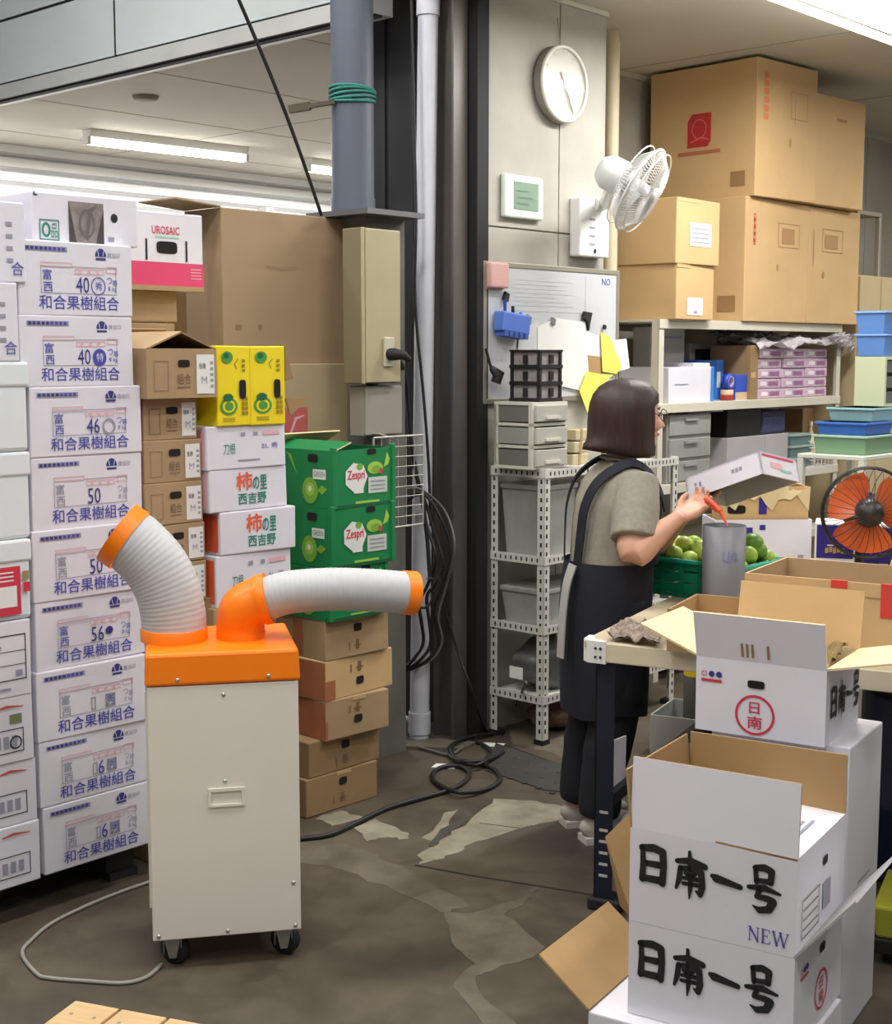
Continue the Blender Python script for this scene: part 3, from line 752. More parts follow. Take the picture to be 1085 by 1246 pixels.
# ---- big plain cartons at the back
cG = ROW + 0.52
P = on_row(348, 1.0, cG - 0.03); z1 = zat(443, on_row(272, 1.6, cG).y)
Pl = on_row(336, 0, cG - 0.02)
c = Carton('large_carton', 'tall plain cardboard carton with a pink square mark behind the green boxes', Pl, AL, along(on_row(336, z1 * 0.8, cG - 0.02), A, 441), 0.45, z1, M('pale kraft board', (176, 156, 124), 0.75, var=0.06))
f = c.front(); zz = zat(540, Pl.y); zz2 = zat(497, Pl.y)
f.rect(0.06, zz, 0.12, zz2 - zz, M('faded pink ink', (190, 96, 92), 0.7, var=0.15, vscale=30), 1); f.stroke([(0.085, zz + 0.02), (0.12, zz + 0.09), (0.16, zz + 0.1)], [0.008, 0.012, 0.004], PALE_RED, 2); c.done()
P = on_row(272, z1, cG); z2 = zat(252, P.y); Pm = Vector((P.x, P.y, (z1 + z2) / 2))
c = Carton('large_carton', 'very large plain brown carton left of the switch panel', P, AL, along(Pm, A, 438), along(Pm, B, 226), z2 - z1, M('large kraft board', (160, 136, 106), 0.78, var=0.07, vscale=2))
c.flap('left', 0.2, 86, inn=KRAFT_D); f = c.front(); f.rect(c.w * 0.08, c.h * 0.22, 0.03, 0.02, M('smudge', (132, 110, 84), 0.8), 1); f.disc(c.w * 0.25, c.h * 0.24, 0.01, 0.012, MATS['smudge'], 1)
f.stroke([(c.w * 0.3, c.h * 0.64), (c.w * 0.42, c.h * 0.63), (c.w * 0.52, c.h * 0.65)], [0.006, 0.016, 0.006], M('faint smudge', (150, 126, 97), 0.8), 1); c.done()

P = on_row(190, 0, ROW + 0.98); z9 = zat(330, P.y)  # added backing carton, its dark board standing in for shade between the boxes
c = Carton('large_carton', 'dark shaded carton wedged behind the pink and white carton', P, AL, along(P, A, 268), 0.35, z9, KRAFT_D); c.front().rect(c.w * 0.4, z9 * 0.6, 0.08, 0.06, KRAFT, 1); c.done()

# ---- persimmon cartons and the yellow pair on top
ORANGE_INK = M('orange ink', (226, 98, 62), 0.6)
pspec = [(264, 354, 678, 741, 253, 'b', 'white carton with small print lowest in the persimmon stack behind the level duct'),
         (268, 357, 624, 684, 252, 'a', 'white persimmon carton with orange end panel and fruit lettering'),
         (255, 350, 573, 628, 250, 'a', 'white persimmon carton with fruit lettering, second below the yellow boxes'),
         (252, 347, 520, 575, 247, 'b', 'white carton with small print directly under the yellow boxes')]
P = on_row(258, 0.5, ROW); z0 = zat(741, on_row(264, 0.9, ROW).y)
c = Carton('brown_carton', 'plain brown carton at the foot of the persimmon stack behind the cooler', on_row(266, 0, ROW), AL, along(on_row(266, z0, ROW), A, 338), 0.32, z0, KRAFT); c.done()
zb = z0
for i, (u, uR, vt, vb, uL, kind, lab) in enumerate(pspec):
    c, zb = row_box('persimmon_carton', lab, u, uR, vt, vb, zb=zb, d=0.30, mat=WHITE_B, group='white persimmon cartons', rj=[0, -2, 1, 0][i])
    f = c.front(); w, h = c.w, c.h; l = c.left()
    l.rect(0.01, h * 0.08, c.d - 0.02, h * 0.84, ORANGE_INK if i < 2 else PALE_RED, 1)
    if kind == 'a':
        f.text('柿', w * 0.34, h * 0.48, h * 0.42, ORANGE_INK, 1, w * 0.2, 0.045); f.text('の里', w * 0.55, h * 0.47, h * 0.34, GREEN_INK, 1, w * 0.18, 0.035)
        f.text('西吉野', w * 0.36, h * 0.14, h * 0.27, GREEN_INK, 1, w * 0.36, 0.035)
    else:
        f.text('刀根', w * 0.20, h * 0.34, h * 0.26, GREEN_INK, 1, w * 0.15); f.rect(w * 0.70, h * 0.76, w * 0.22, h * 0.09, PALE_RED, 1)
        f.text('2L 秀', w * 0.68, h * 0.44, h * 0.13, BLUE_INK, 1, w * 0.22); f.rect(w * 0.38, h * 0.16, w * 0.28, h * 0.05, GREY_INK, 1)
        for k in range(2): f.rect(w * (0.42 + 0.16 * k), h * 0.76, w * 0.055, h * 0.08, GREY_INK, 1)
    c.done()
YEL = M('yellow board', (238, 214, 20), 0.5, var=0.03)
YG = M('leaf green print', (70, 150, 60), 0.5); YD = M('olive print dark', (150, 128, 20), 0.6)
for i, (u, uR, uL) in enumerate(((265, 304.5, 246), (305.5, 347, None))):
    P = on_row(u, zb, ROW - 0.01); zt = zat(421, on_row(265, zb, ROW - 0.01).y)
    c = Carton('yellow_carton', ['left of the two bright yellow fruit cartons standing on end', 'right of the two bright yellow fruit cartons, with a torn brown flap'][i], P, AL, along(P + Vector((0, 0, 0.15)), A, uR), 0.24, zt - zb, YEL, 'yellow fruit cartons')
    f = c.front(); w, h = c.w, c.h
    f.disc(w * 0.3, h * 0.86, w * 0.17, h * 0.075, YG, 1); f.disc(w * 0.28, h * 0.88, w * 0.08, h * 0.035, M('dark green print', (30, 100, 60), 0.5), 2)
    for k, (rx, mt) in enumerate(((0.26, YG), (0.19, YEL), (0.13, YG))): f.disc(w * 0.33, h * 0.25, w * rx, h * rx * 0.42, mt, 1 + k)
    f.disc(w * 0.3, h * 0.36, w * 0.15, h * 0.05, MATS['dark green print'], 4)
    f.stroke([(w * 0.62, h * 0.84), (w * 0.52, h * 0.78), (w * 0.58, h * 0.72)], [0.003] * 3, YD, 1)
    for k in range(8): f.rect(w * (0.72 + 0.1 * (k % 2)), h * (0.32 - 0.06 * (k // 2)), w * 0.08, h * 0.045, YD, 1)
    for k in range(3): f.rect(w * 0.74, h * (0.68 + 0.06 * k), w * 0.09, h * 0.035, YD, 1)
    for k in range(3): f.rect(w * 0.15, h * (0.06 + 0.02 * k), w * 0.36, h * 0.008, YD, 1)
    c.hole(w * 0.75, h * 0.46, 0.014, 0.03)
    if i == 1:
        m = MB(); m.add([(w, 0.0, h), (w + 0.035, 0.0, h * 0.58), (w, 0.0, h * 0.55), (w, 0.005, h), (w + 0.035, 0.005, h * 0.58), (w, 0.005, h * 0.55)], [(0, 2, 1), (3, 4, 5), (0, 1, 4, 3), (1, 2, 5, 4)], KRAFT_D)
        m.add([(w, 0, h * 0.33), (w + 0.085, -0.02, h * 0.33), (w + 0.02, 0, h * 0.10), (w, 0.005, h * 0.33), (w + 0.085, -0.015, h * 0.33), (w + 0.02, 0.005, h * 0.10)], [(0, 2, 1), (3, 4, 5), (0, 1, 4, 3), (1, 2, 5, 4)], KRAFT_IN)
        m.build('torn_flap', c.root)
    c.done()

# ---- brown cartons and green kiwi trays
kspec = [(373, 459, 950, 997, 'brown carton with small handle hole at the floor right of the cooler', 0), (377, 463, 905, 950, 'brown carton second from the floor right of the cooler', 0),
         (396, 470, 855, 904, 'brown carton with reddish side third from the floor right of the cooler', 1), (396, 480, 806, 855, 'taped brown carton jutting out below the topmost brown one', 1),
         (396, 471, 756, 804, 'brown carton carrying the green kiwi boxes', 0)]
zb = 0.0
RUST = M('rust red board', (164, 100, 66), 0.75, var=0.12)
for i, (u, uR, vt, vb, lab, red) in enumerate(kspec):
    c, zb = row_box('brown_carton', lab, u, uR, vt, vb, zb=zb, c=ROW + 0.055 - 0.025 * (i > 1), d=0.34, mat=[KRAFT_D, KRAFT_D, KRAFT, KRAFT_L, KRAFT][i], group='brown cartons below the kiwi boxes', rj=[0, 1, -3, 2, -1][i])
    f = c.front(); w, h = c.w, c.h
    if red: c.left().rect(0.0, 0.005, c.d, h - 0.01, RUST, 0.3); f.rect(0.0, 0, w * 0.14 if i == 3 else 0.01, h * 0.5, RUST, 0.3)
    hz = 0.72 if i not in (3,) else 0.36
    if i == 2: hz = 0.42
    c.hole(w * 0.5, h * hz, 0.019, 0.014)
    f.rect(w * 0.42, h * 0.9, w * 0.2, h * 0.1, TAPE, 0.4)
    br = M('brown print', (124, 98, 66), 0.7)
    zm = h * (0.18 if hz > 0.6 else 0.6); f.rect(w * 0.47, zm, w * 0.05, h * 0.24, br, 1); f.rect(w * 0.44, zm + h * 0.08, w * 0.11, h * 0.03, br, 1); f.rect(w * 0.36, zm, w * 0.02, h * 0.2, br, 1)
    if i == 4: c.front(); c.left().rect(c.d * 0.5, 0.01, 0.05, h - 0.02, RUST, 0.3)
    c.done()
GRN = M('green printed board', (22, 128, 72), 0.45, var=0.06); GRND = M('dark green board', (16, 92, 56), 0.5)
LIME = M('lime print', (160, 200, 80), 0.5); KIW = M('kiwi print', (120, 175, 60), 0.5)
gspec = [(402, 470, 694, 754, 352, 'lowest green kiwi box, mostly hidden behind the level duct'), (404, 477, 621, 690, 354, 'middle green kiwi box with label, just above the level duct'),
         (406, 480, 549, 618, 350, 'topmost green kiwi box, open, with white brand label')]
for i, (u, uR, vt, vb, uL, lab) in enumerate(gspec):
    P = on_row(u, zb, ROW + 0.0); zt = zat(vt, P.y); Pm = Vector((P.x, P.y, (zb + zt) / 2))
    c = Carton('kiwi_box', lab, P, AL + R([0, -1, 1][i]), along(Pm, A, uR), 0.36, zt - zb, GRN, 'green kiwi boxes', solid=False, inner=GRND)
    w, h = c.w, c.h; f = c.front(); l = c.left(); d = c.d
    MB().box((-0.004, -0.004, 0), (w + 0.004, 0.02, 0.012), GRND).build('base_rim', c.root)
    for (xa, xb, ya, yb) in ((-0.006, 0.012, -0.006, 0.012), (w - 0.012, w + 0.006, -0.006, 0.012)):
        MB().box((xa, ya, 0), (xb, yb, h + 0.012), GRN).build('corner_post', c.root, bevel=0.003)
    f.disc(w * 0.36, h * 0.52, w * 0.19, h * 0.26, PAPER, 1, 7); f.text('Zespri', w * 0.22, h * 0.44, h * 0.20, RED_INK, 2, w * 0.28, 0.03); f.rect(w * 0.32, h * 0.24, w * 0.16, h * 0.14, PAPER, 2)
    f.disc(w * 0.42, h * 0.70, w * 0.05, h * 0.06, KIW, 2)
    f.disc(w * 0.68, h * 0.66, w * 0.13, h * 0.11, LIME, 1); f.disc(w * 0.70, h * 0.63, w * 0.08, h * 0.07, KIW, 2); f.disc(w * 0.77, h * 0.6, w * 0.03, h * 0.05, RED_INK, 3)
    f.poly([(w * 0.82, h * 0.66), (w * 0.88, h * 0.92), (w * 0.93, h * 0.8), (w * 0.9, h * 0.7)], LIME, 1)
    f.rect(w * 0.56, h * 0.22, w * 0.32, h * 0.28, M('pale sticker', (200, 206, 196), 0.5), 2)
    for k in range(3): f.rect(w * 0.6, h * (0.27 + 0.07 * k), w * 0.24, h * 0.025, GREY_INK, 3)
    f.rect(w * 0.35, h * 0.06, w * 0.4, h * 0.04, LIME, 1)
    l.rect(d * 0.72, h * 0.50, d * 0.18, h * 0.17, PAPER, 1); l.text('GREEN', d * 0.735, h * 0.545, h * 0.09, GREEN_INK, 2, d * 0.15)
    l.disc(d * 0.68, h * 0.30, d * 0.11, h * 0.23, KIW, 1); l.disc(d * 0.68, h * 0.32, d * 0.06, h * 0.12, LIME, 2); l.disc(d * 0.68, h * 0.33, d * 0.025, h * 0.05, PAPER, 3)
    l.poly([(d * 0.78, h * 0.3), (d * 0.84, h * 0.40), (d * 0.92, h * 0.34), (d * 0.85, h * 0.24)], KIW, 1)
    l.poly([(d * 0.35, h * 0.95), (d * 0.5, h * 0.55), (d * 0.42, h * 0.9)], KIW, 1)
    c.hole(d * 0.72, h * 0.86, 0.025, 0.014, 'left'); c.hole(w * 0.62, h * 0.95, 0.022, 0.010)
    if i == 2:
        c.flap('left', 0.09, -72, inn=CREAM); c.flap('back', 0.1, -60, inn=CREAM)
    c.done(); zb = zt + 0.001
# ================================================================== switch panel, mesh, cables
PANELM = M('beige enamel', (176, 166, 134), 0.45, var=0.04)
PANELD = M('panel shadow joint', (120, 110, 84), 0.6)
cP = C_PIL - 0.115
P = on_row(443, zat(467, on_row(443, 1.5, cP).y), cP); z1 = zat(276, P.y)
t = thing('switch_panel', 'narrow beige electrical panel with a black plug on the pillar', 'electrical panel', P, AL)
w_ = along(Vector((P.x, P.y, 1.9)), A, 488); h_ = z1 - P.z
MB().box((0, 0.012, 0), (w_, 0.112, h_), PANELD).build('case', t, bevel=0.003)
MB().box((w_ * 0.06, 0.0, 0.004), (w_ * 0.98, 0.012, h_ - 0.004), PANELM).build('door', t, bevel=0.003)
MB().box((0, 0.002, 0), (w_ * 0.045, 0.014, h_), PANELM).build('hinge_strip', t, bevel=0.002)
so = MB().box((w_ * 0.5, -0.012, h_ * 0.11), (w_ * 0.76, 0.0, h_ * 0.30), M('socket plate', (196, 190, 170), 0.4)).build('socket', t, bevel=0.003)
pg = MB(); pc = Vector((w_ * 0.62, -0.012, h_ * 0.19))
pg.tube([pc, pc + Vector((0.0, -0.02, 0)), pc + Vector((0.03, -0.045, -0.004)), pc + Vector((0.055, -0.05, -0.02))], [0.022, 0.024, 0.017, 0.011], BLACK, 12)
pg.build('plug', t)
# grey junction box under it
P2 = on_row(444, zat(531, on_row(444, 1.4, C_PIL - 0.085).y), C_PIL - 0.085); z1 = zat(470, P2.y)
t = thing('junction_box', 'plain grey junction box below the beige electrical panel', 'junction box', P2, AL)
w2 = along(Vector((P2.x, P2.y, 1.4)), A, 490); GREYM = M('grey enamel', (148, 144, 136), 0.5, var=0.05)
MB().box((0, 0.01, 0), (w2, 0.082, z1 - P2.z), GREYM).build('case', t, bevel=0.003)
MB().box((0.004, 0, 0.004), (w2 - 0.004, 0.01, z1 - P2.z - 0.004), GREYM).build('cover', t, bevel=0.002)
# wire mesh panel
cM = C_PIL - 0.17
WIRE = M('pale wire', (176, 172, 164), 0.4, 0.3)
Pm = on_row(455, zat(645, on_row(455, 1.0, cM).y), cM); z1 = zat(533, Pm.y); wm = along(Vector((Pm.x, Pm.y, 1.3)), A, 514); hm = z1 - Pm.z
t = thing('wire_mesh_panel', 'pale wire mesh panel hung below the junction box', 'wire mesh', Pm, AL)
m = MB()
for a, b in (((0, 0, 0), (wm, 0, 0)), ((0, 0, hm), (wm, 0, hm)), ((0, 0, 0), (0, 0, hm)), ((wm, 0, 0), (wm, 0, hm))): m.tube([a, b], 0.0042, WIRE, 8)
m.build('border', t)
for k in range(1, 6): MB().tube([(wm * k / 6, 0.003, 0), (wm * k / 6, 0.003, hm)], 0.002, WIRE, 6).build('wire', t)
for k in range(1, 9): MB().tube([(0, -0.003, hm * k / 9), (wm, -0.003, hm * k / 9)], 0.002, WIRE, 6).build('wire', t)
MB().tube([(wm * 0.3, 0, hm), (wm * 0.3, 0.05, hm + 0.01), (wm * 0.3, 0.085, hm + 0.01)], 0.004, WIRE, 6).build('hook', t)
MB().tube([(wm * 0.3, 0, hm * 0.2), (wm * 0.3, 0.16, hm * 0.2)], 0.004, WIRE, 6).build('hook', t)
# cables
CAB = M('black cable', (26, 26, 28), 0.5); CABG = M('grey cable', (96, 94, 92), 0.5)
def smooth(pts, n=6):
    P = [Vector(p) for p in pts]; out = []
    for i in range(len(P) - 1):
        p0, p1, p2, p3 = P[max(i - 1, 0)], P[i], P[i + 1], P[min(i + 2, len(P) - 1)]
        for k in range(n):
            t = k / n
            out.append(0.5 * ((2 * p1) + (p2 - p0) * t + (2 * p0 - 5 * p1 + 4 * p2 - p3) * t * t + (3 * p1 - p0 - 3 * p2 + p3) * t ** 3))
    return out + [P[-1]]
def cable(label, pts, r, mat=None, name='cable', cat='cable', n=6):
    o = MB().tube(smooth(pts, n), r, mat or CAB, 8).build(name); return tag(o, label, cat)
Yc = q0.y - 0.09
cable('thick cable dropping from the panel plug to the hanging coils', [at(484, 434, pP.y - 0.17), at(492, 455, Yc - 0.06), at(497, 500, Yc), at(503, 560, Yc), at(512, 600, Yc)], 0.009)
cable('long thin cable hanging down the white drain pipe from above', [at(500, -10, Yc), at(503, 120, Yc), at(506, 260, Yc), at(505, 370, Yc), at(515, 480, Yc), at(521, 560, Yc), at(524, 640, Yc)], 0.006)
for i, (dx, dy, lab) in enumerate(((0, 0, 'outermost black cable loop hung beside the white pipe'), (-9, 14, 'middle black cable loop hung beside the white pipe'), (-18, 6, 'innermost black cable loop hung beside the white pipe'), (5, -8, 'grey cable loop hung over the black ones by the pipe'))):
    cable(lab, [at(488 + dx * 0.3, 604 + dy, Yc - 0.03 * i), at(512, 598 + dy * 0.3, Yc - 0.03 * i), at(536 + dx, 630 + dy, Yc - 0.05), at(548 + dx, 672 + dy, Yc - 0.05 - 0.02 * i), at(538 + dx, 712, Yc - 0.04), at(528 + dx, 742 - dy, Yc - 0.02), at(533 + dx, 780, Yc), at(521 + dx, 802, Yc), at(498 + dx * .4, 815, Yc + 0.02)], 0.007 if i < 3 else 0.005, CAB if i < 3 else CABG)
cable('black strap hanging with a buckle in front of the white pipe', [at(513, 605, Yc - 0.12), at(519, 650, Yc - 0.12), at(522, 690, Yc - 0.12), at(523, 704, Yc - 0.12)], [0.008] * 18 + [0.02], name='strap', cat='strap')
cable('black cable sagging around the foot of the white pipe', [at(492, 690, Yc), at(496, 728, Yc - 0.07), at(520, 738, Yc - 0.08), at(536, 700, Yc - 0.06)], 0.006)
cable('thin cable crossing from the coils down to the slotted rack foot', [at(538, 730, Yc), at(556, 790, Yc), at(574, 840, Yc - 0.05), on_z(592, 890, 0.01), on_z(612, 893, 0.008)], 0.005)
G = lambda u, v, z=0.009: on_z(u, v, z)
cable('black power cable running over the floor from the cooler into a coil', [G(355, 1022), G(370, 1020), G(400, 1016), G(430, 1003), G(470, 984), G(510, 972), G(545, 962), G(565, 951), G(571, 940), G(557, 932), G(536, 934), G(526, 943), G(532, 954), G(558, 964, 0.022), G(590, 961), G(608, 949), G(600, 936), G(575, 928), G(552, 925)], 0.009)
cable('coiled black cable lying on the floor beside the rack', [G(612, 915), G(590, 925, 0.024), G(560, 926, 0.024), G(545, 915), G(556, 903), G(585, 905), G(597, 917, 0.024), G(580, 931, 0.024), G(556, 924), G(549, 908, 0.024), G(570, 897, 0.024), G(600, 893)], 0.008)
cable('grey extension cable trailing on the floor by the white pipe', [G(495, 905), G(520, 912), G(548, 918), G(566, 905), G(580, 893), G(600, 884), G(612, 870), G(625, 862, .05), at(640, 830, 5.5)], 0.006, CABG)
ms = MB(); cpt = on_z(532, 908, 0)
ms.prism([(-0.14, -0.04), (0.1, -0.07), (0.16, 0.02), (0.0, 0.08), (-0.13, 0.04)], cpt, (1, 0, 0), (0, 1, 0), (0, 0, 0.012), PATCH2); o = ms.build('rubber_mat'); tag(o, 'small grey mat on the floor at the foot of the white pipe', 'mat')

# ================================================================== on the clock wall
cF = C_WALL
wallrot = AL
def on_wall(u, v, c=cF):
    P = on_row(u, 1.6, c)
    for _ in range(4): P = on_row(u, zat(v, P.y), c)
    return P
Pc = on_wall(676, 104); rc = (zat(57, Pc.y) - zat(151, Pc.y)) / 2
t = thing('wall_clock', 'round white wall clock on the wall above the white fan', 'clock', Pc, wallrot)
toB = Matrix.Rotation(R(90), 4, 'X')                              # lathe axis z -> -y (out of the wall)
RIM = M('white clock rim', (230, 228, 220), 0.35); FACEM = M('clock face', (200, 197, 187), 0.25); RIMS = M('clock side', (150, 146, 138), 0.5)
MB().lathe([(0.0001, 0.004), (rc * 0.97, 0.004), (rc, 0.012), (rc, 0.045)], RIMS, 48, toB).build('case', t)
MB().lathe([(rc, 0.04), (rc, 0.05), (rc * 0.97, 0.056), (rc * 0.92, 0.056), (rc * 0.9, 0.05), (rc * 0.9, 0.04)], RIM, 48, toB).build('rim', t)
MB().lathe([(0.0001, 0.043), (rc * 0.91, 0.043)], FACEM, 48, toB).build('dial', t)
HANDM = M('clock hand', (136, 132, 122), 0.5)
def hand(ang, L, wd, y):
    d = Vector((math.sin(ang), 0, math.cos(ang))); m = MB(); m.bar(Vector((0, y, 0)) - d * 0.02, Vector((0, y, 0)) + d * L, wd, 0.002, HANDM, up=(0, 1, 0)); return m.build('hand', t)
hand(R(-28), rc * 0.32, 0.009, -0.047); hand(R(152), rc * 0.78, 0.006, -0.049)
m = MB()
for k in range(12):
    a = R(30 * k); d = Vector((math.sin(a), 0, math.cos(a))); m.bar(d * rc * 0.78 + Vector((0, -0.044, 0)), d * rc * 0.84 + Vector((0, -0.044, 0)), 0.004, 0.001, M('pale clock mark', (186, 182, 170), 0.5), up=(0, 1, 0))
o = m.build('hour_marks', t); o['kind'] = 'stuff'
MB().lathe([(rc * 0.905, 0.051), (rc * 0.6, 0.053), (0.0001, 0.054)], M('clock glass', (255, 255, 255), 0.06, trans=1.0, alpha=0.25), 48, toB).build('glass', t)
MB().tube([(0.02, -0.01, rc * 0.95), (0.0, -0.006, rc + 0.12)], 0.002, GROOVE, 6).build('hanging_wire', t)
# controller
Pk = on_wall(608, 264); zk = zat(211, Pk.y); wk = along(Pk, A, 655); hk = zk - Pk.z
t = thing('thermostat', 'square mint white wall controller with a green grey display', 'thermostat', Pk, wallrot)
MINT = M('mint white plastic', (212, 224, 214), 0.4)
MB().box((0, -0.028, 0), (wk, 0, hk), MINT).build('case', t, bevel=0.008)
MB().box((wk * 0.22, -0.030, hk * 0.2), (wk * 0.85, -0.0275, hk * 0.84), M('grey green display', (132, 156, 138), 0.25)).build('display', t)
ms = MB(); fk = Face(ms, (0, -0.0305, 0), (1, 0, 0), (0, 0, 1))
for k in range(3): fk.rect(wk * 0.3, hk * (0.32 + 0.15 * k), wk * (0.3 + 0.1 * (k % 2)), hk * 0.035, M('display digits', (110, 134, 118), 0.4), 0)
ms.build('display_marks', t)
# whiteboard
Wp = on_wall(588, 492, cF - 0.022); zW = zat(317, Wp.y); wW = along(Wp, A, 752); hW = zW - Wp.z
t = thing('whiteboard', 'whiteboard with grey frame and pinned papers below the thermostat', 'whiteboard', Wp, wallrot)
WB = M('whiteboard enamel', (196, 198, 202), 0.25, var=0.03); ALU = M('board frame', (150, 146, 132), 0.45, 0.4)
MB().box((0, 0.004, 0), (wW, 0.02, hW), WB).build('board', t)
for p0, p1 in (((0, 0, 0), (0.022, 0.022, hW)), ((wW - 0.022, 0, 0), (wW, 0.022, hW)), ((0.022, 0, 0), (wW - 0.022, 0.022, 0.022)), ((0.022, 0, hW - 0.022), (wW - 0.022, 0.022, hW))):
    MB().box(p0, p1, ALU).build('frame_rail', t, bevel=0.003)
ms = MB(); fb = Face(ms, (0, 0.004, 0), (1, 0, 0), (0, 0, 1)); faint = M('faint marker', (190, 192, 197), 0.5)
for k in range(7): fb.rect(wW * 0.22, hW * (0.70 + 0.03 * k), wW * (0.42 - 0.05 * (k % 3)), 0.004, faint, 0)
fb.rect(wW * 0.73, hW * 0.45, 0.003, hW * 0.48, faint, 0); fb.rect(wW * 0.2, hW * 0.66, wW * 0.5, 0.003, faint, 0); fb.text('NO', wW * 0.86, hW * 0.88, 0.03, BLUE_INK, 0); ms.build('marker_writing', t)
def wp(u, v, off=0.012):                                           # a point just in front of the board
    return on_wall(u, v, cF - 0.024 - off)
def sheet(label, pts, mat, off=0.002, name='paper_sheet', th=0.002, cat='paper', curl=0.0):
    P = [wp(u, v, off + curl * k) for k, (u, v) in enumerate(pts)]; n = -B * -1
    m = MB(); k = len(P); vs = P + [p + B * th for p in P]
    m.add(vs, [tuple(range(k)), tuple(range(k, 2 * k))[::-1]] + [(i, (i + 1) % k, k + (i + 1) % k, k + i) for i in range(k)], mat)
    o = m.build(name); return tag(o, label, cat)
sheet('large white paper sheet clipped to the middle of the whiteboard', [(654, 398), (676, 387), (712, 392), (716, 452), (709, 476), (684, 470), (654, 462)], PAPER, 0.004)
sheet('greyish paper lying under the large sheet on the whiteboard', [(632, 398), (655, 392), (655, 440), (630, 428)], M('grey paper', (204, 206, 208), 0.7), 0.001)
sheet('white paper sheet behind the yellow notes on the whiteboard', [(708, 402), (735, 410), (735, 436), (714, 432)], M('cool paper', (222, 228, 230), 0.7), 0.001)
YP = M('yellow paper', (240, 226, 100), 0.7)
sheet('yellow paper note pinned high at the right of the whiteboard', [(731, 404), (742, 410), (756, 446), (750, 455), (733, 452)], YP, 0.010)
sheet('yellow paper note hanging lower behind the woman\'s head', [(730, 455), (746, 456), (740, 462), (716, 505), (705, 476), (714, 452)], YP, 0.016)
sheet('white paper slip sticking out past the whiteboard edge', [(745, 414), (762, 412), (766, 448), (752, 452)], PAPER, 0.006)
sheet('tan paper strip between the yellow notes and white sheet', [(715, 432), (730, 434), (733, 456), (722, 476), (716, 470)], KRAFT_IN, 0.002)
for (u, v, lab, mt, r) in ((614, 361, 'dark square magnet near the pink sponge on the whiteboard', INK, 6), (641, 389, 'grey magnet on the left of the white sheets', M('grey magnet', (120, 120, 118), 0.5), 6), (671, 391, 'grey magnet at the top of the large white sheet', MATS['grey magnet'], 5), (734, 398, 'small black clip above the yellow note', INK, 3)):
    p = wp(u, v, 0.0); m = MB(); s_ = r * 0.0036
    m.prism([(-s_ * 0.8, -s_ * 0.6), (s_ * 0.5, -s_), (s_ * 0.9, s_ * 0.5), (-s_ * 0.3, s_)], p, A, (0, 0, 1), -B * 0.012, mt); tag(m.build('magnet'), lab, 'magnet')
p = wp(712, 386, 0.0); m = MB(); m.prism([(-0.028, -0.005), (0.0, -0.018), (0.012, -0.06), (0.022, -0.02), (0.035, 0.02), (-0.02, 0.025)], p, A, (0, 0, 1), -B * 0.014, INK); tag(m.build('paper_clip'), 'large black bulldog clip holding papers on the whiteboard', 'clip')
p = wp(591, 350, 0.0); wq = along(p, A, 613); hq = zat(319, p.y) - p.z
t = thing('sponge_case', 'pink sponge fixed at the top left corner of the whiteboard', 'sponge', p, wallrot)
MB().box((0, -0.03, 0), (wq, 0.0, hq), M('faded pink foam', (206, 164, 160), 0.8, bump=0.2, bscale=120)).build('pad', t, bevel=0.008)
MB().box((0, 0.0, -0.004), (wq, 0.004, hq + 0.004), M('pink backing', (190, 150, 150), 0.6)).build('backing', t)
p = wp(599, 408, 0.0); wq = along(p, A, 632); hq = zat(378, p.y) - p.z
t = thing('marker_tray', 'blue plastic marker tray hanging askew on the whiteboard', 'pen tray', p, wallrot); t.rotation_euler = (0, R(6), wallrot)
BLU = M('blue plastic', (88, 122, 206), 0.4)
MB().box((0, -0.055, 0.02), (wq, 0.0, hq), BLU).build('body', t, bevel=0.006)
for k in range(5): MB().box((wq * (0.06 + 0.185 * k), -0.058, 0.0), (wq * (0.19 + 0.185 * k), -0.006, 0.024), M('blue plastic shade', (66, 92, 168), 0.4)).build('slot', t)
for k in range(3): MB().tube([(wq * (0.2 + 0.3 * k), -0.03, hq - 0.01), (wq * (0.16 + 0.3 * k), -0.03, hq + 0.05 - 0.02 * k)], 0.007, [M('blue pen', (50, 70, 150), 0.4), INK, BLU][k], 8).build('pen', t)
p = wp(597, 466, 0.01)
t = thing('phone_handset', 'black cordless handset with long aerial leaning on the whiteboard', 'handset', p)
a_ = wp(591, 424, 0.01) - p
MB().tube([(0.02, 0, -0.0), (0.032, 0, 0.035), a_ * 0.45 + Vector((0.01, 0, 0))], [0.022, 0.026, 0.012], INK, 10).build('body', t)
MB().tube([a_ * 0.42 + Vector((0.01, 0, 0)), a_], 0.006, INK, 8).build('aerial', t)

# wall fan
t = thing('wall_fan', 'white wall fan with round wire cage turned to the right', 'fan', on_wall(692, 312, cF))
Pb = on_wall(692, 312, cF); t.location = Pb; O = Vector(Pb)
wf_ = along(Pb, A, 728); hf = zat(240, Pb.y) - Pb.z
FANW = M('white fan plastic', (226, 226, 224), 0.35); FANT = M('fan blade smoke', (214, 216, 216), 0.3, alpha=0.75)
m = MB(); m.obox(Vector((0, 0, 0)), A * wf_, -B * 0.06, (0, 0, hf), FANW); m.build('mounting_plate', t, bevel=0.008)
m = MB(); f_ = Face(m, -B * 0.061, A, (0, 0, 1))
for k in range(4): f_.rect(wf_ * 0.3, hf * (0.62 - 0.14 * k), wf_ * 0.2, hf * 0.03, GREY_INK, 0)
f_.disc(wf_ * 0.5, hf * 0.1, 0.01, 0.01, INK, 0); m.build('switch_marks', t)
ax = Vector((0.80, -0.33, -0.50)).normalized(); Yf = 5.85
cen = at(779, 231, Yf) - O
up = (Vector((0, 0, 1)) - ax * ax.z).normalized(); sx = up.cross(ax)
Rm = Matrix((sx, up, ax)).transposed().to_4x4(); Rm.translation = cen
rf = 0.178
mot = cen - ax * 0.06
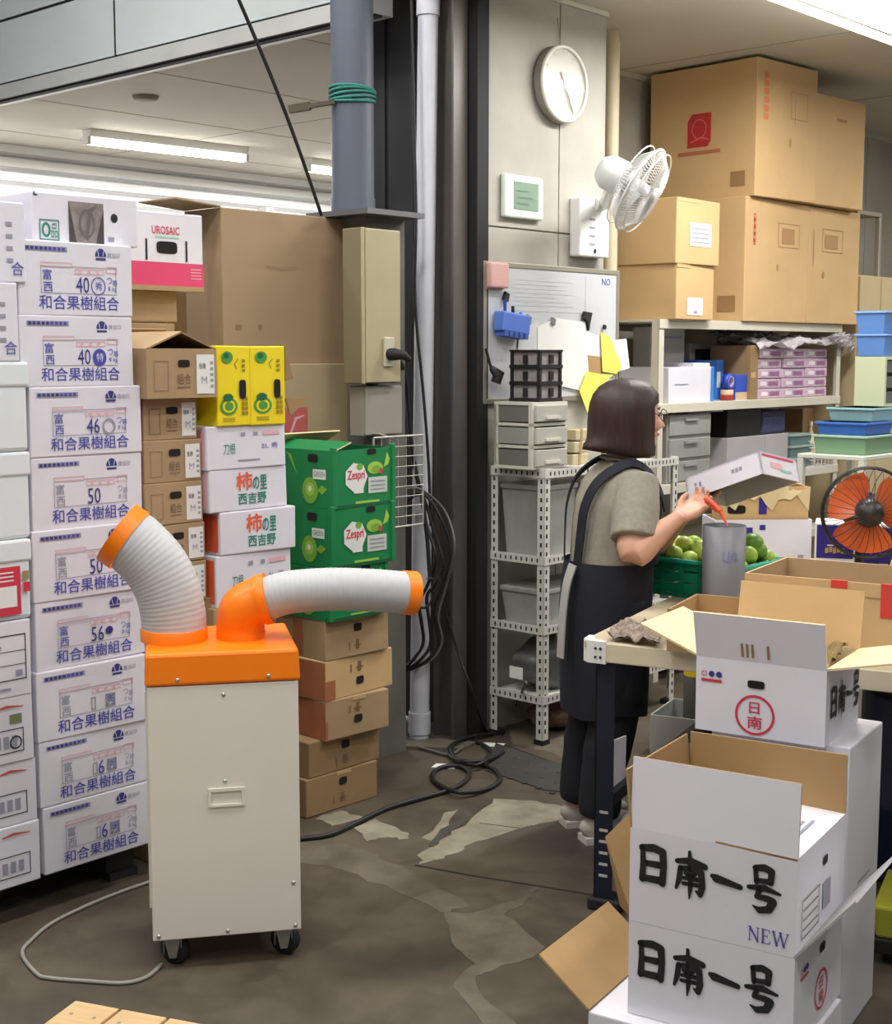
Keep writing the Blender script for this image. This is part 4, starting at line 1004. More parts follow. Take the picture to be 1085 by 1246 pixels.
MB().lathe([(0.0001, -0.20), (0.05, -0.195), (0.072, -0.16), (0.075, -0.09), (0.055, -0.055), (0.0001, -0.05)], FANW, 24, Rm).build('motor_housing', t)
arm_end = cen - ax * 0.13
MB().tube(smooth([-B * 0.06 + A * wf_ * 0.5 + Vector((0, 0, hf * 0.9)), -B * 0.10 + A * wf_ * 0.6 + Vector((0, 0, hf * 0.93)), arm_end]), 0.028, FANW, 14).build('arm', t)
cg = MB()
def ringpts(r, z, n=40): return [Rm @ Vector((r * math.cos(2 * math.pi * k / n), r * math.sin(2 * math.pi * k / n), z)) for k in range(n)]
cg.tube(ringpts(rf, 0.0), 0.006, FANW, 8, closed=True); cg.tube(ringpts(rf * 0.97, 0.035), 0.003, FANW, 6, closed=True); cg.tube(ringpts(rf * 0.97, -0.045), 0.003, FANW, 6, closed=True)
cg.build('cage_rim', t)
cg = MB()
for k in range(72):
    a = 2 * math.pi * k / 72; c_, s_ = math.cos(a), math.sin(a)
    cg.tube([Rm @ Vector((0.04 * c_, 0.04 * s_, 0.06)), Rm @ Vector((rf * 0.7 * c_, rf * 0.7 * s_, 0.055)), Rm @ Vector((rf * c_, rf * s_, 0.0)), Rm @ Vector((rf * 0.75 * c_, rf * 0.75 * s_, -0.055)), Rm @ Vector((0.06 * c_, 0.06 * s_, -0.06))], 0.0014, FANW, 4, caps=False)
o = cg.build('cage_wires', t); o['kind'] = 'stuff'
MB().lathe([(0.0001, 0.068), (0.035, 0.066), (0.042, 0.055), (0.0001, 0.05)], FANW, 20, Rm).build('cage_badge', t)
for k in range(4):
    b_ = MB(); vs = []
    for i in range(7):
        rr = 0.03 + (rf * 0.86 - 0.03) * i / 6; half = R(34 + 6 * math.sin(i / 6 * math.pi))
        for j in range(5):
            a = R(90 * k) + half * (j / 2 - 1); vs.append(Rm @ Vector((rr * math.cos(a), rr * math.sin(a), 0.02 * (j / 2 - 1))))
    b_.add(vs, [(i * 5 + j, i * 5 + j + 1, i * 5 + j + 6, i * 5 + j + 5) for i in range(6) for j in range(4)], FANT, True); b_.build('blade', t)
MB().lathe([(0.0001, 0.035), (0.03, 0.03), (0.036, 0.0), (0.036, -0.05)], FANW, 18, Rm).build('hub', t)

# ================================================================== slotted-angle rack beside the pier
ANG = M('white slotted angle', (212, 210, 204), 0.45, 0.1, var=0.03)
SLOT = M('slot shadow', (40, 40, 40), 0.9)
Pr = on_z(660, 908, 0); rackH = zat(574, Pr.y)
LB = along(Vector((Pr.x, Pr.y, 0.6)), B, 597) ; LA = along(Vector((Pr.x, Pr.y, 0.6)), A, 822)
rk = thing('slotted_rack', 'white slotted-angle steel rack standing behind the woman', 'rack', Pr, AL)
sa = 0.036
def angle_post(x, y, sx_, sy_):
    m = MB(); m.box((min(x, x + sx_ * sa), min(y, y + sy_ * 0.003), 0.02), (max(x, x + sx_ * sa), max(y, y + sy_ * 0.003), rackH + 0.01), ANG)
    m.box((min(x, x + sx_ * 0.003), min(y, y + sy_ * sa), 0.02), (max(x, x + sx_ * 0.003), max(y, y + sy_ * sa), rackH + 0.01), ANG)
    o = m.build('post', rk); s = MB()
    n = int(rackH / 0.037)
    for k in range(n):
        z = 0.05 + k * 0.037
        if sy_ > 0: s.add([(x + sx_ * 0.010, y - 0.0008, z), (x + sx_ * 0.020, y - 0.0008, z), (x + sx_ * 0.020, y - 0.0008, z + 0.018), (x + sx_ * 0.010, y - 0.0008, z + 0.018)], [(0, 1, 2, 3)], SLOT)
        if sx_ > 0: s.add([(x - 0.0008, y + sy_ * 0.012, z), (x - 0.0008, y + sy_ * 0.022, z), (x - 0.0008, y + sy_ * 0.022, z + 0.018), (x - 0.0008, y + sy_ * 0.012, z + 0.018)], [(0, 1, 2, 3)], SLOT)
    if s.f: so_ = s.build('slots', o); so_['kind'] = 'stuff'
    MB().box((min(x, x + sx_ * 0.042) - 0.003, min(y, y + sy_ * 0.042) - 0.003, 0), (max(x, x + sx_ * 0.042) + 0.003, max(y, y + sy_ * 0.042) + 0.003, 0.022), BLACK).build('foot', o)
angle_post(0, 0, 1, 1); angle_post(0, LB, 1, -1); angle_post(LA, 0, -1, 1); angle_post(LA, LB, -1, -1)
levels = [zat(v, Pr.y) for v in (853, 768, 683, 577)]
for zl in levels:
    m = MB(); m.box((0.003, 0.004, zl - 0.002), (LA - 0.003, LB - 0.004, zl + 0.002), ANG); m.build('shelf', rk)
    for (p0, p1, side) in (((-0.004, 0.0, zl - 0.018), (-0.0005, LB, zl + 0.018), 'l'), ((0, -0.004, zl - 0.018), (LA, -0.0005, zl + 0.018), 'f')):
        o = MB().box(p0, p1, ANG).build('rail', rk); s = MB()
        L = LB if side == 'l' else LA; n = int(L / 0.028)
        for k in range(1, n):
            q = k * 0.028
            if side == 'l': s.add([(-0.0048, q, zl - 0.008), (-0.0048, q + 0.008, zl - 0.008), (-0.0048, q + 0.008, zl + 0.008), (-0.0048, q, zl + 0.008)], [(0, 1, 2, 3)], SLOT)
            else: s.add([(q, -0.0048, zl - 0.008), (q + 0.008, -0.0048, zl - 0.008), (q + 0.008, -0.0048, zl + 0.008), (q, -0.0048, zl + 0.008)], [(0, 1, 2, 3)], SLOT)
        so_ = s.build('slots', o); so_['kind'] = 'stuff'
def rack_pt(x, y, z): return Pr + A * x + B * y + Vector((0, 0, z))
CLR = M('cloudy plastic', (150, 150, 146), 0.35, var=0.10, vscale=9); CLR2 = M('milky plastic', (188, 188, 182), 0.35, var=0.05, vscale=6)
PLD = M('grey film', (96, 96, 94), 0.4, var=0.2, vscale=14)
def bin_(label, x, y, z, w, d, h, mat, lid=None, name='storage_bin', cat='bin'):
    t = thing(name, label, cat, rack_pt(x, y, z), AL)
    m = MB(); i = 0.015
    m.hexa([(i, i, 0), (w - i, i, 0), (w - i, d - i, 0), (i, d - i, 0), (0, 0, h), (w, 0, h), (w, d, h), (0, d, h)], mat); m.build('tub', t, bevel=0.008)
    MB().box((-0.006, -0.006, h - 0.002), (w + 0.006, d + 0.006, h + 0.02), lid or mat).build('lid', t, bevel=0.005)
    return t
bw = LB - 0.06
b = bin_('tall cloudy plastic bin on the top tier of the slotted rack', 0.03, 0.03, levels[2] + 0.002, 0.22, bw, levels[3] - levels[2] - 0.075, CLR)
bin_('milky storage bin with yellow tag on the top tier near the woman', 0.27, 0.03, levels[2] + 0.002, 0.24, bw, 0.20, CLR2)
yp = rack_pt(0.30, 0.028, levels[2] + 0.03); m = MB(); m.obox(yp, A * 0.1, -B * 0.002, (0, 0, 0.04), YP); tag(m.build('price_tag'), 'small yellow tag on the milky bin behind the woman', 'tag')
bin_('wide grey plastic bin on the middle tier of the slotted rack', 0.03, 0.03, levels[1] + 0.002, 0.42, bw, levels[2] - levels[1] - 0.15, CLR)
# crumpled bags on the lower tiers
def bag(label, x, y, z, w, d, h, mat, seed, name='plastic_bag', cat='bag'):
    rnd = random.Random(seed); t = thing(name, label, cat, rack_pt(x + w / 2, y + d / 2, z), AL)
    ph = [rnd.uniform(0, 6) for _ in range(6)]
    def fn(p):
        k = 1 + 0.10 * math.sin(p.x * 40 + ph[0]) + 0.08 * math.sin(p.z * 50 + ph[1]) + 0.07 * math.sin(p.y * 55 + ph[2])
        q = Vector((p.x * k, p.y * k, p.z * (1 + 0.1 * math.sin(p.x * 30 + ph[3])) + h / 2)); q.z = max(q.z, 0.002); return q
    MB().sphere((0, 0, 0), (w / 2, d / 2, h / 2), mat, 28, 18, fn).build('sack', t)
    m = MB(); m.tube([(0, 0, h * 0.9), (0.01, 0, h * 1.03), (0.03, 0.0, h * 1.08)], [0.03, 0.012, 0.035], mat, 10); m.build('knot', t)
    return t
bag('crumpled grey plastic bag on the lower tier of the slotted rack', 0.04, 0.03, levels[0] + 0.002, 0.30, bw, 0.22, PLD, 1)
bag('black bag at the right end of the slotted rack top tier', LA - 0.32, 0.03, levels[2] + 0.002, 0.26, bw, 0.26, M('black bag film', (26, 24, 26), 0.35), 5)
bag('brown sack on the floor under the slotted rack', 0.13, 0.03, 0.0, 0.30, bw, 0.13, M('brown sack', (108, 84, 62), 0.8, var=0.25, vscale=25), 2)
lp = rack_pt(0.06, -0.005, levels[0] + 0.08); m = MB(); m.obox(lp - A * 0.09 + B * 0.16, -B * 0.07, A * 0.002, (0, 0, 0.05), PAPER); tag(m.build('paper_label'), 'white label hanging on the lower tier of the slotted rack', 'label')
# drawer units on top of the rack
DRW = M('clear drawer plastic', (176, 176, 168), 0.3, var=0.05, vscale=8); DRF = M('drawer frame ivory', (204, 202, 190), 0.4); DRK = M('drawer window', (112, 112, 106), 0.3)
zr = levels[3] + 0.018
base = on_row(647, zr, B.dot(Pr) + 0.03)
hD = zat(490, base.y) - zr; wD = along(Vector((base.x, base.y, zr + hD / 2)), A, 690); dD = along(Vector((base.x, base.y, zr + hD / 2)), B, 601)
t = thing('drawer_unit', 'ivory clear-fronted drawer unit on top of the slotted rack', 'drawers', base, AL)
fr = MB(); tk = 0.012
fr.box((0, 0, 0), (wD, dD, tk), DRF); fr.box((0, 0, hD - tk), (wD, dD, hD), DRF); fr.box((wD - tk, 0, tk), (wD, dD, hD - tk), DRF); fr.box((0, dD - tk, tk), (wD, dD, hD - tk), DRF)
fr.box((0, 0, tk), (tk, 0.02, hD - tk), DRF); fr.box((0, dD - 0.02, tk), (tk, dD, hD - tk), DRF)
for k in (1, 2): fr.box((0, 0, hD * k / 3 - 0.006), (wD - tk, dD, hD * k / 3 + 0.006), DRF)
fr.build('frame', t)
for k in range(3):
    z0 = hD * k / 3 + 0.012; z1 = hD * (k + 1) / 3 - 0.012
    o = MB().box((0.014, -0.012, z0), (wD - 0.014, dD - 0.02, z1), DRW).build('drawer', t, bevel=0.003)
    MB().box((wD * 0.3, -0.022, z0 + 0.01), (wD * 0.7, -0.012, z0 + 0.022), DRF).build('handle', o)
    MB().box((0.004, 0.025, z0), (0.0135, dD - 0.025, z1), DRK if k != 1 else M('drawer window light', (150, 150, 142), 0.3)).build('side_window', o)
mb = on_row(656, zr + hD, B.dot(Pr) + 0.05)
hM = zat(428, mb.y) - mb.z; wM = along(mb + Vector((0, 0, 0.1)), A, 683); dM = along(mb + Vector((0, 0, 0.1)), B, 621)
t = thing('parts_cabinet', 'small three-tier black and clear drawer box on the ivory drawer unit', 'drawers', mb, AL)
BLK = M('black drawer frame', (38, 34, 36), 0.4)
for k in range(3):
    z0 = hM * k / 3
    o = MB().box((0.006, 0.006, z0 + 0.014), (wM - 0.006, dM - 0.006, z0 + hM / 3), M('smoky clear plastic', (148, 142, 142), 0.25, var=0.1, vscale=30)).build('drawer', t, bevel=0.002)
    fr = MB()
    fr.box((-0.004, -0.004, z0), (wM + 0.004, dM + 0.004, z0 + 0.014), BLK)
    for (x, y) in ((0, 0), (wM - 0.012, 0), (0, dM - 0.012)): fr.box((x - 0.001, y - 0.001, z0 + 0.014), (x + 0.013, y + 0.013, z0 + hM / 3), BLK)
    fr.build('tier_frame', t)
    MB().box((-0.003, dM * 0.42, z0 + 0.02), (0.004, dM * 0.56, z0 + hM / 3 - 0.012), BLK).build('grip', o)
    MB().box((wM * 0.45, -0.003, z0 + 0.02), (wM * 0.62, 0.004, z0 + hM / 3 - 0.012), BLK).build('grip', o)
MB().box((-0.004, -0.004, hM), (wM + 0.004, dM + 0.004, hM + 0.008), BLK).build('top_frame', t)
# loose goods beside the drawers on the rack top
for k in range(3):
    o = thing('paper_bundle', ['cream paper bundle beside the ivory drawers', 'second cream paper bundle stacked beside the drawers', 'uppermost cream paper bundle beside the drawers'][k], 'paper bundle', rack_pt(0.25 + 0.01 * k, 0.05, zr + 0.052 * k), AL + R(4 * k))
    MB().box((0, 0, 0), (0.11, 0.2, 0.045), M('cream paper', (196, 184, 152), 0.7, var=0.08, vscale=12)).build('sheets', o, bevel=0.004)
    MB().box((0.04, -0.002, -0.001), (0.055, 0.202, 0.047), M('bundle band', (176, 150, 100), 0.6)).build('band', o)
# ================================================================== spot cooler with two flexible ducts
ORG = M('orange plastic', (250, 130, 10), 0.38, var=0.03); COOLW = M('ivory enamel', (224, 220, 210), 0.42, var=0.02, vscale=3)
SILV = M('zinc caster', (160, 160, 160), 0.35, 0.8); CLEARG = M('pale grille', (170, 172, 170), 0.3, 0.2); SCREW = M('screw head', (190, 188, 180), 0.3, 0.7)
crot = R(12.0)
cx_, cy_ = Vector((math.cos(crot), math.sin(crot), 0)), Vector((-math.sin(crot), math.cos(crot), 0))
zbase = 0.088
P = on_z(186, 1146, zbase)
co = thing('spot_cooler', 'ivory and orange spot cooler on casters with two grey ducts', 'air cooler', (P.x, P.y, 0), crot)
W = along(P, cx_, 366.5); D = 0.36; HB = zat(836, P.y)
inv = Matrix.Translation((P.x, P.y, 0)) @ Matrix.Rotation(crot, 4, 'Z'); inv = inv.inverted()
L_ = lambda p: inv @ p
body = MB().box((0.004, 0.012, zbase + 0.004), (W - 0.004, D, HB), COOLW).build('body', co, bevel=0.006)
fp = MB().box((0, 0, zbase), (W, 0.012, HB - 0.002), COOLW).build('front_panel', co, bevel=0.003)
zg0, zg1 = zat(984, P.y), zat(968, P.y)
gx0, gx1 = W * 0.385, W * 0.63
g = MB()
for p0, p1 in (((gx0, -0.006, zg1), (gx1, 0.0, zg1 + 0.008)), ((gx0, -0.006, zg0 - 0.006), (gx1, 0.0, zg0)), ((gx0, -0.006, zg0), (gx0 + 0.008, 0.0, zg1)), ((gx1 - 0.008, -0.006, zg0), (gx1, 0.0, zg1))): g.box(p0, p1, COOLW)
g.build('handle_recess', fp)
for (x, z) in ((0.5, HB - 0.03), (0.5, HB - 0.26), (0.95, zbase + 0.13), (0.5, zbase + 0.012), (0.04, zbase + 0.012), (0.96, zbase + 0.012)):
    MB().lathe([(0.0001, 0.003), (0.005, 0.002), (0.006, 0)], SCREW, 10, Matrix.Translation((W * x, 0, z)) @ Matrix.Rotation(R(90), 4, 'X')).build('screw', fp)
m = MB()                                                        # left side intake grille
for k in range(22): m.box((-0.004, 0.05, zbase + 0.12 + k * 0.026), (0.004, D - 0.04, zbase + 0.132 + k * 0.026), CLEARG)
m.build('intake_grille', co)
for (p0, p1) in (((-0.006, 0.03, zbase + 0.08), (0.004, 0.045, HB - 0.02)), ((-0.006, D - 0.035, zbase + 0.08), (0.004, D - 0.02, HB - 0.02))): MB().box(p0, p1, COOLW).build('grille_frame', co)
lid = MB(); e = 0.006; ht = 0.083
lid.hexa([(-e, -e, HB), (W + e, -e, HB), (W + e, D + e, HB), (-e, D + e, HB), (-e + 0.004, -e + 0.004, HB + ht), (W + e - 0.004, -e + 0.004, HB + ht), (W + e - 0.004, D + e - 0.004, HB + ht), (-e + 0.004, D + e - 0.004, HB + ht)], ORG)
lid_o = lid.build('lid', co, bevel=0.008); ZT = HB + ht
for x in (0.2, 0.8): MB().lathe([(0.0001, 0.003), (0.005, 0.002), (0.006, 0)], SCREW, 10, Matrix.Translation((W * x, -e, HB + 0.015)) @ Matrix.Rotation(R(90), 4, 'X')).build('screw', lid_o)
# casters
for (x, y) in ((0.05, 0.045), (W - 0.045, 0.045), (0.05, D - 0.05), (W - 0.045, D - 0.05)):
    t = bpy.data.objects.new('caster', None); col.objects.link(t); t.parent = co; t.location = (x, y, 0)
    MB().lathe([(0.0001, -0.017), (0.034, -0.017), (0.040, -0.011), (0.040, 0.011), (0.034, 0.017), (0.0001, 0.017)], BLACK, 24, Matrix.Translation((0.008, 0.016, 0.040)) @ Matrix.Rotation(R(55), 4, 'Z') @ Matrix.Rotation(R(90), 4, 'Y')).build('wheel', t)
    k = MB()
    for s in (-1, 1): k.prism([(-0.024, 0.0), (0.024, 0.0), (0.01, -0.05), (-0.01, -0.05)], (s * 0.021, 0, zbase - 0.003), (0, 1, 0), (0, 0, 1), (s * 0.003, 0, 0), SILV)
    k.prism([(-0.022, 0), (0.022, 0), (0.009, -0.055), (-0.009, -0.055)], (0, -0.026, zbase - 0.003), (1, 0, 0), (0, 0, 1), (0, 0.003, 0), SILV)
    k.box((-0.026, -0.026, zbase - 0.006), (0.026, 0.026, zbase), SILV); k.build('fork', t)
# ducts
DUCTG = M('grey flexible duct', (188, 189, 191), 0.5, var=0.03, vscale=20)
def flex(path, r, pitch, name, parent, mat=DUCTG, amp=0.012, ncirc=36):
    P = smooth(path, 30); Ls = [0]
    for i in range(1, len(P)): Ls.append(Ls[-1] + (P[i] - P[i - 1]).length)
    tot = Ls[-1]; n = int(tot / pitch) * 4; out = []; rs = []
    for k in range(n + 1):
        s = tot * k / n; i = max(j for j in range(len(Ls)) if Ls[j] <= s + 1e-9); i = min(i, len(P) - 2)
        q = (s - Ls[i]) / max(1e-9, Ls[i + 1] - Ls[i]); out.append(P[i].lerp(P[i + 1], q)); rs.append(r * (1 + amp * (0.5 - abs(((k % 4) - 2) / 2))))
    return MB().tube(out, rs, mat, ncirc).build(name, parent)
Y1 = P.y + 0.5 * D + 0.02
b0 = L_(at(212, 776, Y1)); b0.z = ZT
pts = [b0] + [L_(at(u, v, Y1)) for u, v in ((211, 750), (204, 718), (189, 689), (166, 664), (156, 657))]
r1 = 0.086
MB().lathe([(r1 * 1.04, 0), (r1 * 1.04, 0.03), (r1 * 1.0, 0.034)], ORG, 36, Matrix.Translation(b0)).build('duct_collar', co)
dct = flex(pts, r1, 0.0125, 'duct', co)
d_ = (pts[-1] - pts[-2]).normalized()
e0 = pts[-1] - d_ * 0.006
MB().tube([e0, e0 + d_ * 0.042], r1 * 1.045, ORG, 40, caps=False).build('mouth_ring', dct)
MB().tube([e0 + d_ * 0.005, e0 + d_ * 0.042], r1 * 1.02, ORG, 40, caps=False).build('mouth_lining', dct)
b1 = L_(at(293, 772, Y1 + 0.03)); b1.z = ZT; r2 = 0.058
el = [b1, b1 + Vector((0, 0, 0.035)), L_(at(296, 742, Y1 + 0.02)), L_(at(312, 732, Y1 + 0.02)), L_(at(327, 728, Y1 + 0.02))]
ep = smooth(el, 6); o = MB().tube(ep, [r2 * 1.12] * (len(ep) - 5) + [r2 * 1.2] * 5, ORG, 32).build('elbow', co)
MB().tube([b1, b1 + Vector((0, 0, 0.018))], r2 * 1.15, ORG, 32).build('elbow_collar', o)
pts2 = [L_(at(u, v, Y1 + dy)) for u, v, dy in ((322, 730, 0.02), (350, 721, 0.02), (400, 717, 0.03), (450, 718, 0.06), (492, 721, 0.10))]
d2 = flex(pts2, r2, 0.0125, 'duct', co, amp=0.010)
v_ = (pts2[-1] - pts2[-2]).normalized()
MB().tube([pts2[-1] - v_ * 0.006, pts2[-1] + v_ * 0.03], r2 * 1.05, ORG, 36).build('mouth_ring', d2)
MB().tube([pts2[-1] - v_ * 0.002, pts2[-1] + v_ * 0.0305], r2 * 0.93, HOLE, 32).build('mouth_opening', d2)
cable('thin grey cord looping on the floor left of the cooler', [L_(Vector((0, 0, 0))) * 0 + on_z(196, 1174, 0.006), on_z(178, 1189, 0.006), on_z(150, 1196, 0.006), on_z(110, 1194, 0.006), on_z(60, 1190, 0.006), on_z(44, 1184, 0.006), on_z(27, 1160, 0.006), on_z(40, 1142, 0.006), on_z(65, 1122, 0.006), on_z(110, 1100, 0.006), on_z(150, 1084, 0.006), on_z(182, 1073, 0.006)], 0.0055, M('grey cord', (150, 148, 140), 0.5), 'power_cord', 'cord')

# ================================================================== wooden pallet corner, lower left
PINE = M('pine board', (226, 198, 150), 0.6, rgb2=(206, 172, 122), vscale=3, stretch=(1, 9, 1), bump=0.1, bscale=30)
zp = 0.13; prot = R(-33)
pp = on_z(92, 1217, zp)
pal = thing('wooden_pallet', 'new pine pallet corner at the lower left of the picture', 'pallet', (pp.x, pp.y, 0), R(-20))
for k in range(6):
    MB().box((0.0 + 0.125 * k, -1.0, zp - 0.02), (0.117 + 0.125 * k, 0.0 - 0.0 * k, zp), PINE).build('deck_board', pal, bevel=0.003)
for k in range(3): MB().box((0, -0.10 - 0.42 * k, 0.02), (0.74, -0.03 - 0.42 * k, zp - 0.02), PINE).build('stringer', pal)
for k in range(3): MB().box((0, -0.11 - 0.42 * k, 0), (0.74, -0.02 - 0.42 * k, 0.02), PINE).build('bottom_board', pal)
for k in range(4):
    MB().lathe([(0.0001, 0.0015), (0.004, 0.0012), (0.005, 0)], GROOVE, 8, Matrix.Translation((0.03 + 0.125 * (k // 2) + 0.06 * (k % 2), -0.06, zp))).build('nail', pal)
# ================================================================== steel storage rack with cartons on top
cR, dR = 3.80, 0.62
SHELFM = M('ivory shelf steel', (212, 206, 190), 0.45, 0.1, var=0.03)
Pq = on_row(801, 1.6, cR); zTop = zat(388, Pq.y); zMid = zat(492, Pq.y); zLow = zat(592, Pq.y)
LR = along(Vector((Pq.x, Pq.y, 1.5)), A, 1022)
sr = thing('storage_rack', 'ivory steel storage rack under the large brown cartons', 'rack', (Pq.x, Pq.y, 0), AL)
for (x, y) in ((0, 0), (LR - 0.045, 0), (0, dR - 0.04), (LR - 0.045, dR - 0.04)):
    m = MB(); m.box((x, y, 0.0), (x + 0.045, y + 0.004, zTop), SHELFM); xs = x if x < 0.1 else x + 0.041; m.box((xs, y, 0.0), (xs + 0.004, y + 0.04, zTop), SHELFM); m.build('post', sr)
for zl in (0.12, 0.62, zLow, zMid, zTop):
    o = MB().box((0.004, 0.006, zl - 0.012), (LR - 0.004, dR - 0.006, zl), SHELFM).build('shelf', sr)
    MB().box((0.0, -0.006, zl - 0.045), (LR, 0.004, zl), SHELFM).build('front_beam', o, bevel=0.002)
    MB().box((0.0, dR - 0.004, zl - 0.045), (LR, dR, zl), SHELFM).build('rear_beam', o)
def sp(x, y, z): return Vector((Pq.x, Pq.y, 0)) + A * x + B * y + Vector((0, 0, z))
def sx(u, z, y=0.0): return along(sp(0, y, z), A, u)              # x along the rack front for an image column
# cartons on the top shelf
gC = 'large brown cartons on the rack top'
def top_box(label, u, uR, uL, vt, z0, yoff, rot, mat=KRAFT_L, d=None):
    P = on_row(u, z0 + 0.2, cR + yoff); P.z = z0; P = on_row(u, z0, cR + yoff)
    ex = Vector((math.cos(rot), math.sin(rot), 0)); ey = Vector((-math.sin(rot), math.cos(rot), 0))
    h = zat(vt, P.y) - z0; Pm = P + Vector((0, 0, h / 2))
    return Carton('moving_carton', label, P, rot, along(Pm, ex, uR), d if d else along(Pm, ey, uL), h, mat, gC)
MARK = M('brown carton print', (170, 132, 88), 0.7); RM = M('carton red ink', (190, 48, 48), 0.7, var=0.12, vscale=40)
def handling_marks(c, fx, n=2):
    f = c.front(); w, h = c.w, c.h
    f.text('取扱注意', w * 0.04, h * 0.0, 0.001, RM, 1) if False else None
    for k in range(5): f.rect(w * fx, h * (0.58 + 0.065 * k), 0.018, h * 0.045, RM, 1)
zt0 = zTop
c = top_box('large brown carton at the lower left of the rack-top pile', 904, 983, 864, 238, zt0, -0.02, AL - R(1), d=0.42); f = c.front(); w, h = c.w, c.h
f.frame(w * 0.12, h * 0.62, 0.02, h * 0.25, 0.004, RM, 1)
for k in range(4): f.rect(w * 0.125, h * (0.64 + 0.055 * k), 0.014, h * 0.03, RM, 2)
f.frame(w * 0.5, h * 0.62, w * 0.34, h * 0.2, 0.004, MARK, 1); f.rect(w * 0.56, h * 0.65, w * 0.2, h * 0.13, MARK, 1); f.disc(w * 0.5, h * 0.45, 0.012, 0.02, MARK, 1)
l = c.left(); l.rect(c.d - 0.16, h * 0.08, 0.11, h * 0.13, M('print block', (150, 116, 76), 0.7), 1); c.done(); zc1 = zt0 + c.h; e1 = c
c = Carton('moving_carton', 'large brown carton at the lower right of the rack-top pile', e1.root.location + e1.root.matrix_basis.to_3x3() @ Vector((e1.w + 0.004, 0.0, 0)), AL - R(1), along(Vector(e1.root.location) + A * e1.w, A, 1038), 0.42, h * 0.995, KRAFT_L, gC); f = c.front(); w = c.w
f.frame(w * 0.25, h * 0.62, w * 0.4, h * 0.2, 0.004, MARK, 1); f.rect(w * 0.3, h * 0.65, w * 0.25, h * 0.12, MARK, 1); f.disc(w * 0.28, h * 0.42, 0.012, 0.02, MARK, 1); f.rect(w * 0.08, h * 0.5, 0.006, h * 0.3, MARK, 1); c.done()
c = top_box('largest brown carton with a red square emblem, on top of the pile', 918, 993, 781, 68, zc1 + 0.002, -0.05, AL - R(4), d=0.68); f = c.front(); w, h = c.w, c.h
for k in range(6): f.rect(w * 0.11, h * (0.56 + 0.06 * k), w * 0.075, h * 0.045, M('pale orange ink', (216, 132, 84), 0.7), 1)
f.frame(w * 0.55, h * 0.6, w * 0.28, h * 0.2, 0.004, MARK, 1); f.disc(w * 0.55, h * 0.42, 0.01, 0.025, MARK, 1); f.rect(w * 0.62, h * 0.55, 0.004, h * 0.2, MARK, 1)
l = c.left(); d = c.d
l.poly([(d * 0.37, h * 0.40), (d * 0.56, h * 0.40), (d * 0.59, h * 0.44), (d * 0.59, h * 0.65), (d * 0.41, h * 0.65), (d * 0.37, h * 0.60)], RM, 1); l.ring(d * 0.48, h * 0.535, d * 0.07, h * 0.075, 0.006, M('rose ink', (214, 110, 104), 0.7), 2); l.stroke([(d * 0.40, h * 0.44), (d * 0.5, h * 0.47), (d * 0.57, h * 0.45)], [0.006, 0.01, 0.004], MATS['rose ink'], 2)
l.rect(d * 0.28, h * 0.345, d * 0.4, h * 0.028, M('red brown ink', (182, 112, 76), 0.7), 1); l.rect(d * 0.78, h * 0.08, d * 0.13, h * 0.11, MATS['print block'], 1); c.done(); e2 = c
ex = Vector((math.cos(AL - R(4)), math.sin(AL - R(4)), 0))
P = Vector(e2.root.location) + ex * (e2.w + 0.01) + B * 0.02; hR = zat(112, P.y) - P.z
c = Carton('moving_carton', 'smaller brown carton at the upper right end of the pile', P, AL - R(4), along(P + Vector((0, 0, hR / 2)), ex, 1051), 0.4, hR, KRAFT_L, gC)
f = c.front(); f.rect(c.w * 0.42, hR * 0.78, c.w * 0.2, hR * 0.03, MARK, 1); c.done()
sl = []
c = top_box('small brown carton with white label, lower of the two at left', 822, 868, 752, 320, zt0, -0.05, AL + R(2), d=0.34); f = c.front(); w, h = c.w, c.h
f.rect(w * 0.28, h * 0.08, w * 0.42, h * 0.32, PAPER, 1); f.rect(w * 0.45, h * 0.11, w * 0.1, h * 0.05, GREY_INK, 2); f.rect(0, h * 0.93, w * 0.35, h * 0.07, TAPE, 1); c.done(); z2 = zt0 + h
c = top_box('small brown carton with white label, upper of the two at left', 822, 875, 752, 239, z2, -0.055, AL + R(0), d=0.34); f = c.front(); w, h = c.w, c.h
f.rect(w * 0.30, h * 0.28, w * 0.50, h * 0.36, PAPER, 1)
for k in range(4): f.rect(w * 0.34, h * (0.33 + 0.07 * k), w * 0.4, h * 0.02, GREY_INK, 2)
f.rect(0, h * 0.94, w * 0.5, h * 0.06, TAPE, 1); c.done()

# goods on the middle shelf
def shelf_box(name, label, u0, u1, z, vt, y, d, mat, cat='box', group=None, rj=0.0, bevel=0.003):
    P = on_row(u0, z, cR + y); h = zat(vt, P.y) - z
    return Carton(name, label, P, AL + R(rj), along(P + Vector((0, 0, h / 2)), A, u1), d, h, mat, group, cat, bevel=bevel)
c = shelf_box('white_box', 'white box with a blue end on the middle shelf', 813, 868, zMid, 447, 0.03, 0.3, WHITE_B); f = c.front()
f.rect(c.w * 0.93, 0, c.w * 0.07, c.h, M('bright blue ink', (60, 130, 215), 0.5), 1); f.rect(c.w * 0.12, c.h * 0.5, c.w * 0.3, 0.006, GREY_INK, 1); c.done()
MB().box((c.w * 0.6, 0.02, c.h), (c.w * 0.98, 0.2, c.h + 0.02), WHITE_B).build('lid_flap', c.root)
c = shelf_box('blue_box', 'thin bright blue box standing beside the white box', 871, 880, zMid, 438, 0.16, 0.2, MATS['bright blue ink']); c.front().rect(0.002, c.h * 0.3, c.w * 0.5, c.h * 0.4, PAPER, 1); c.done()
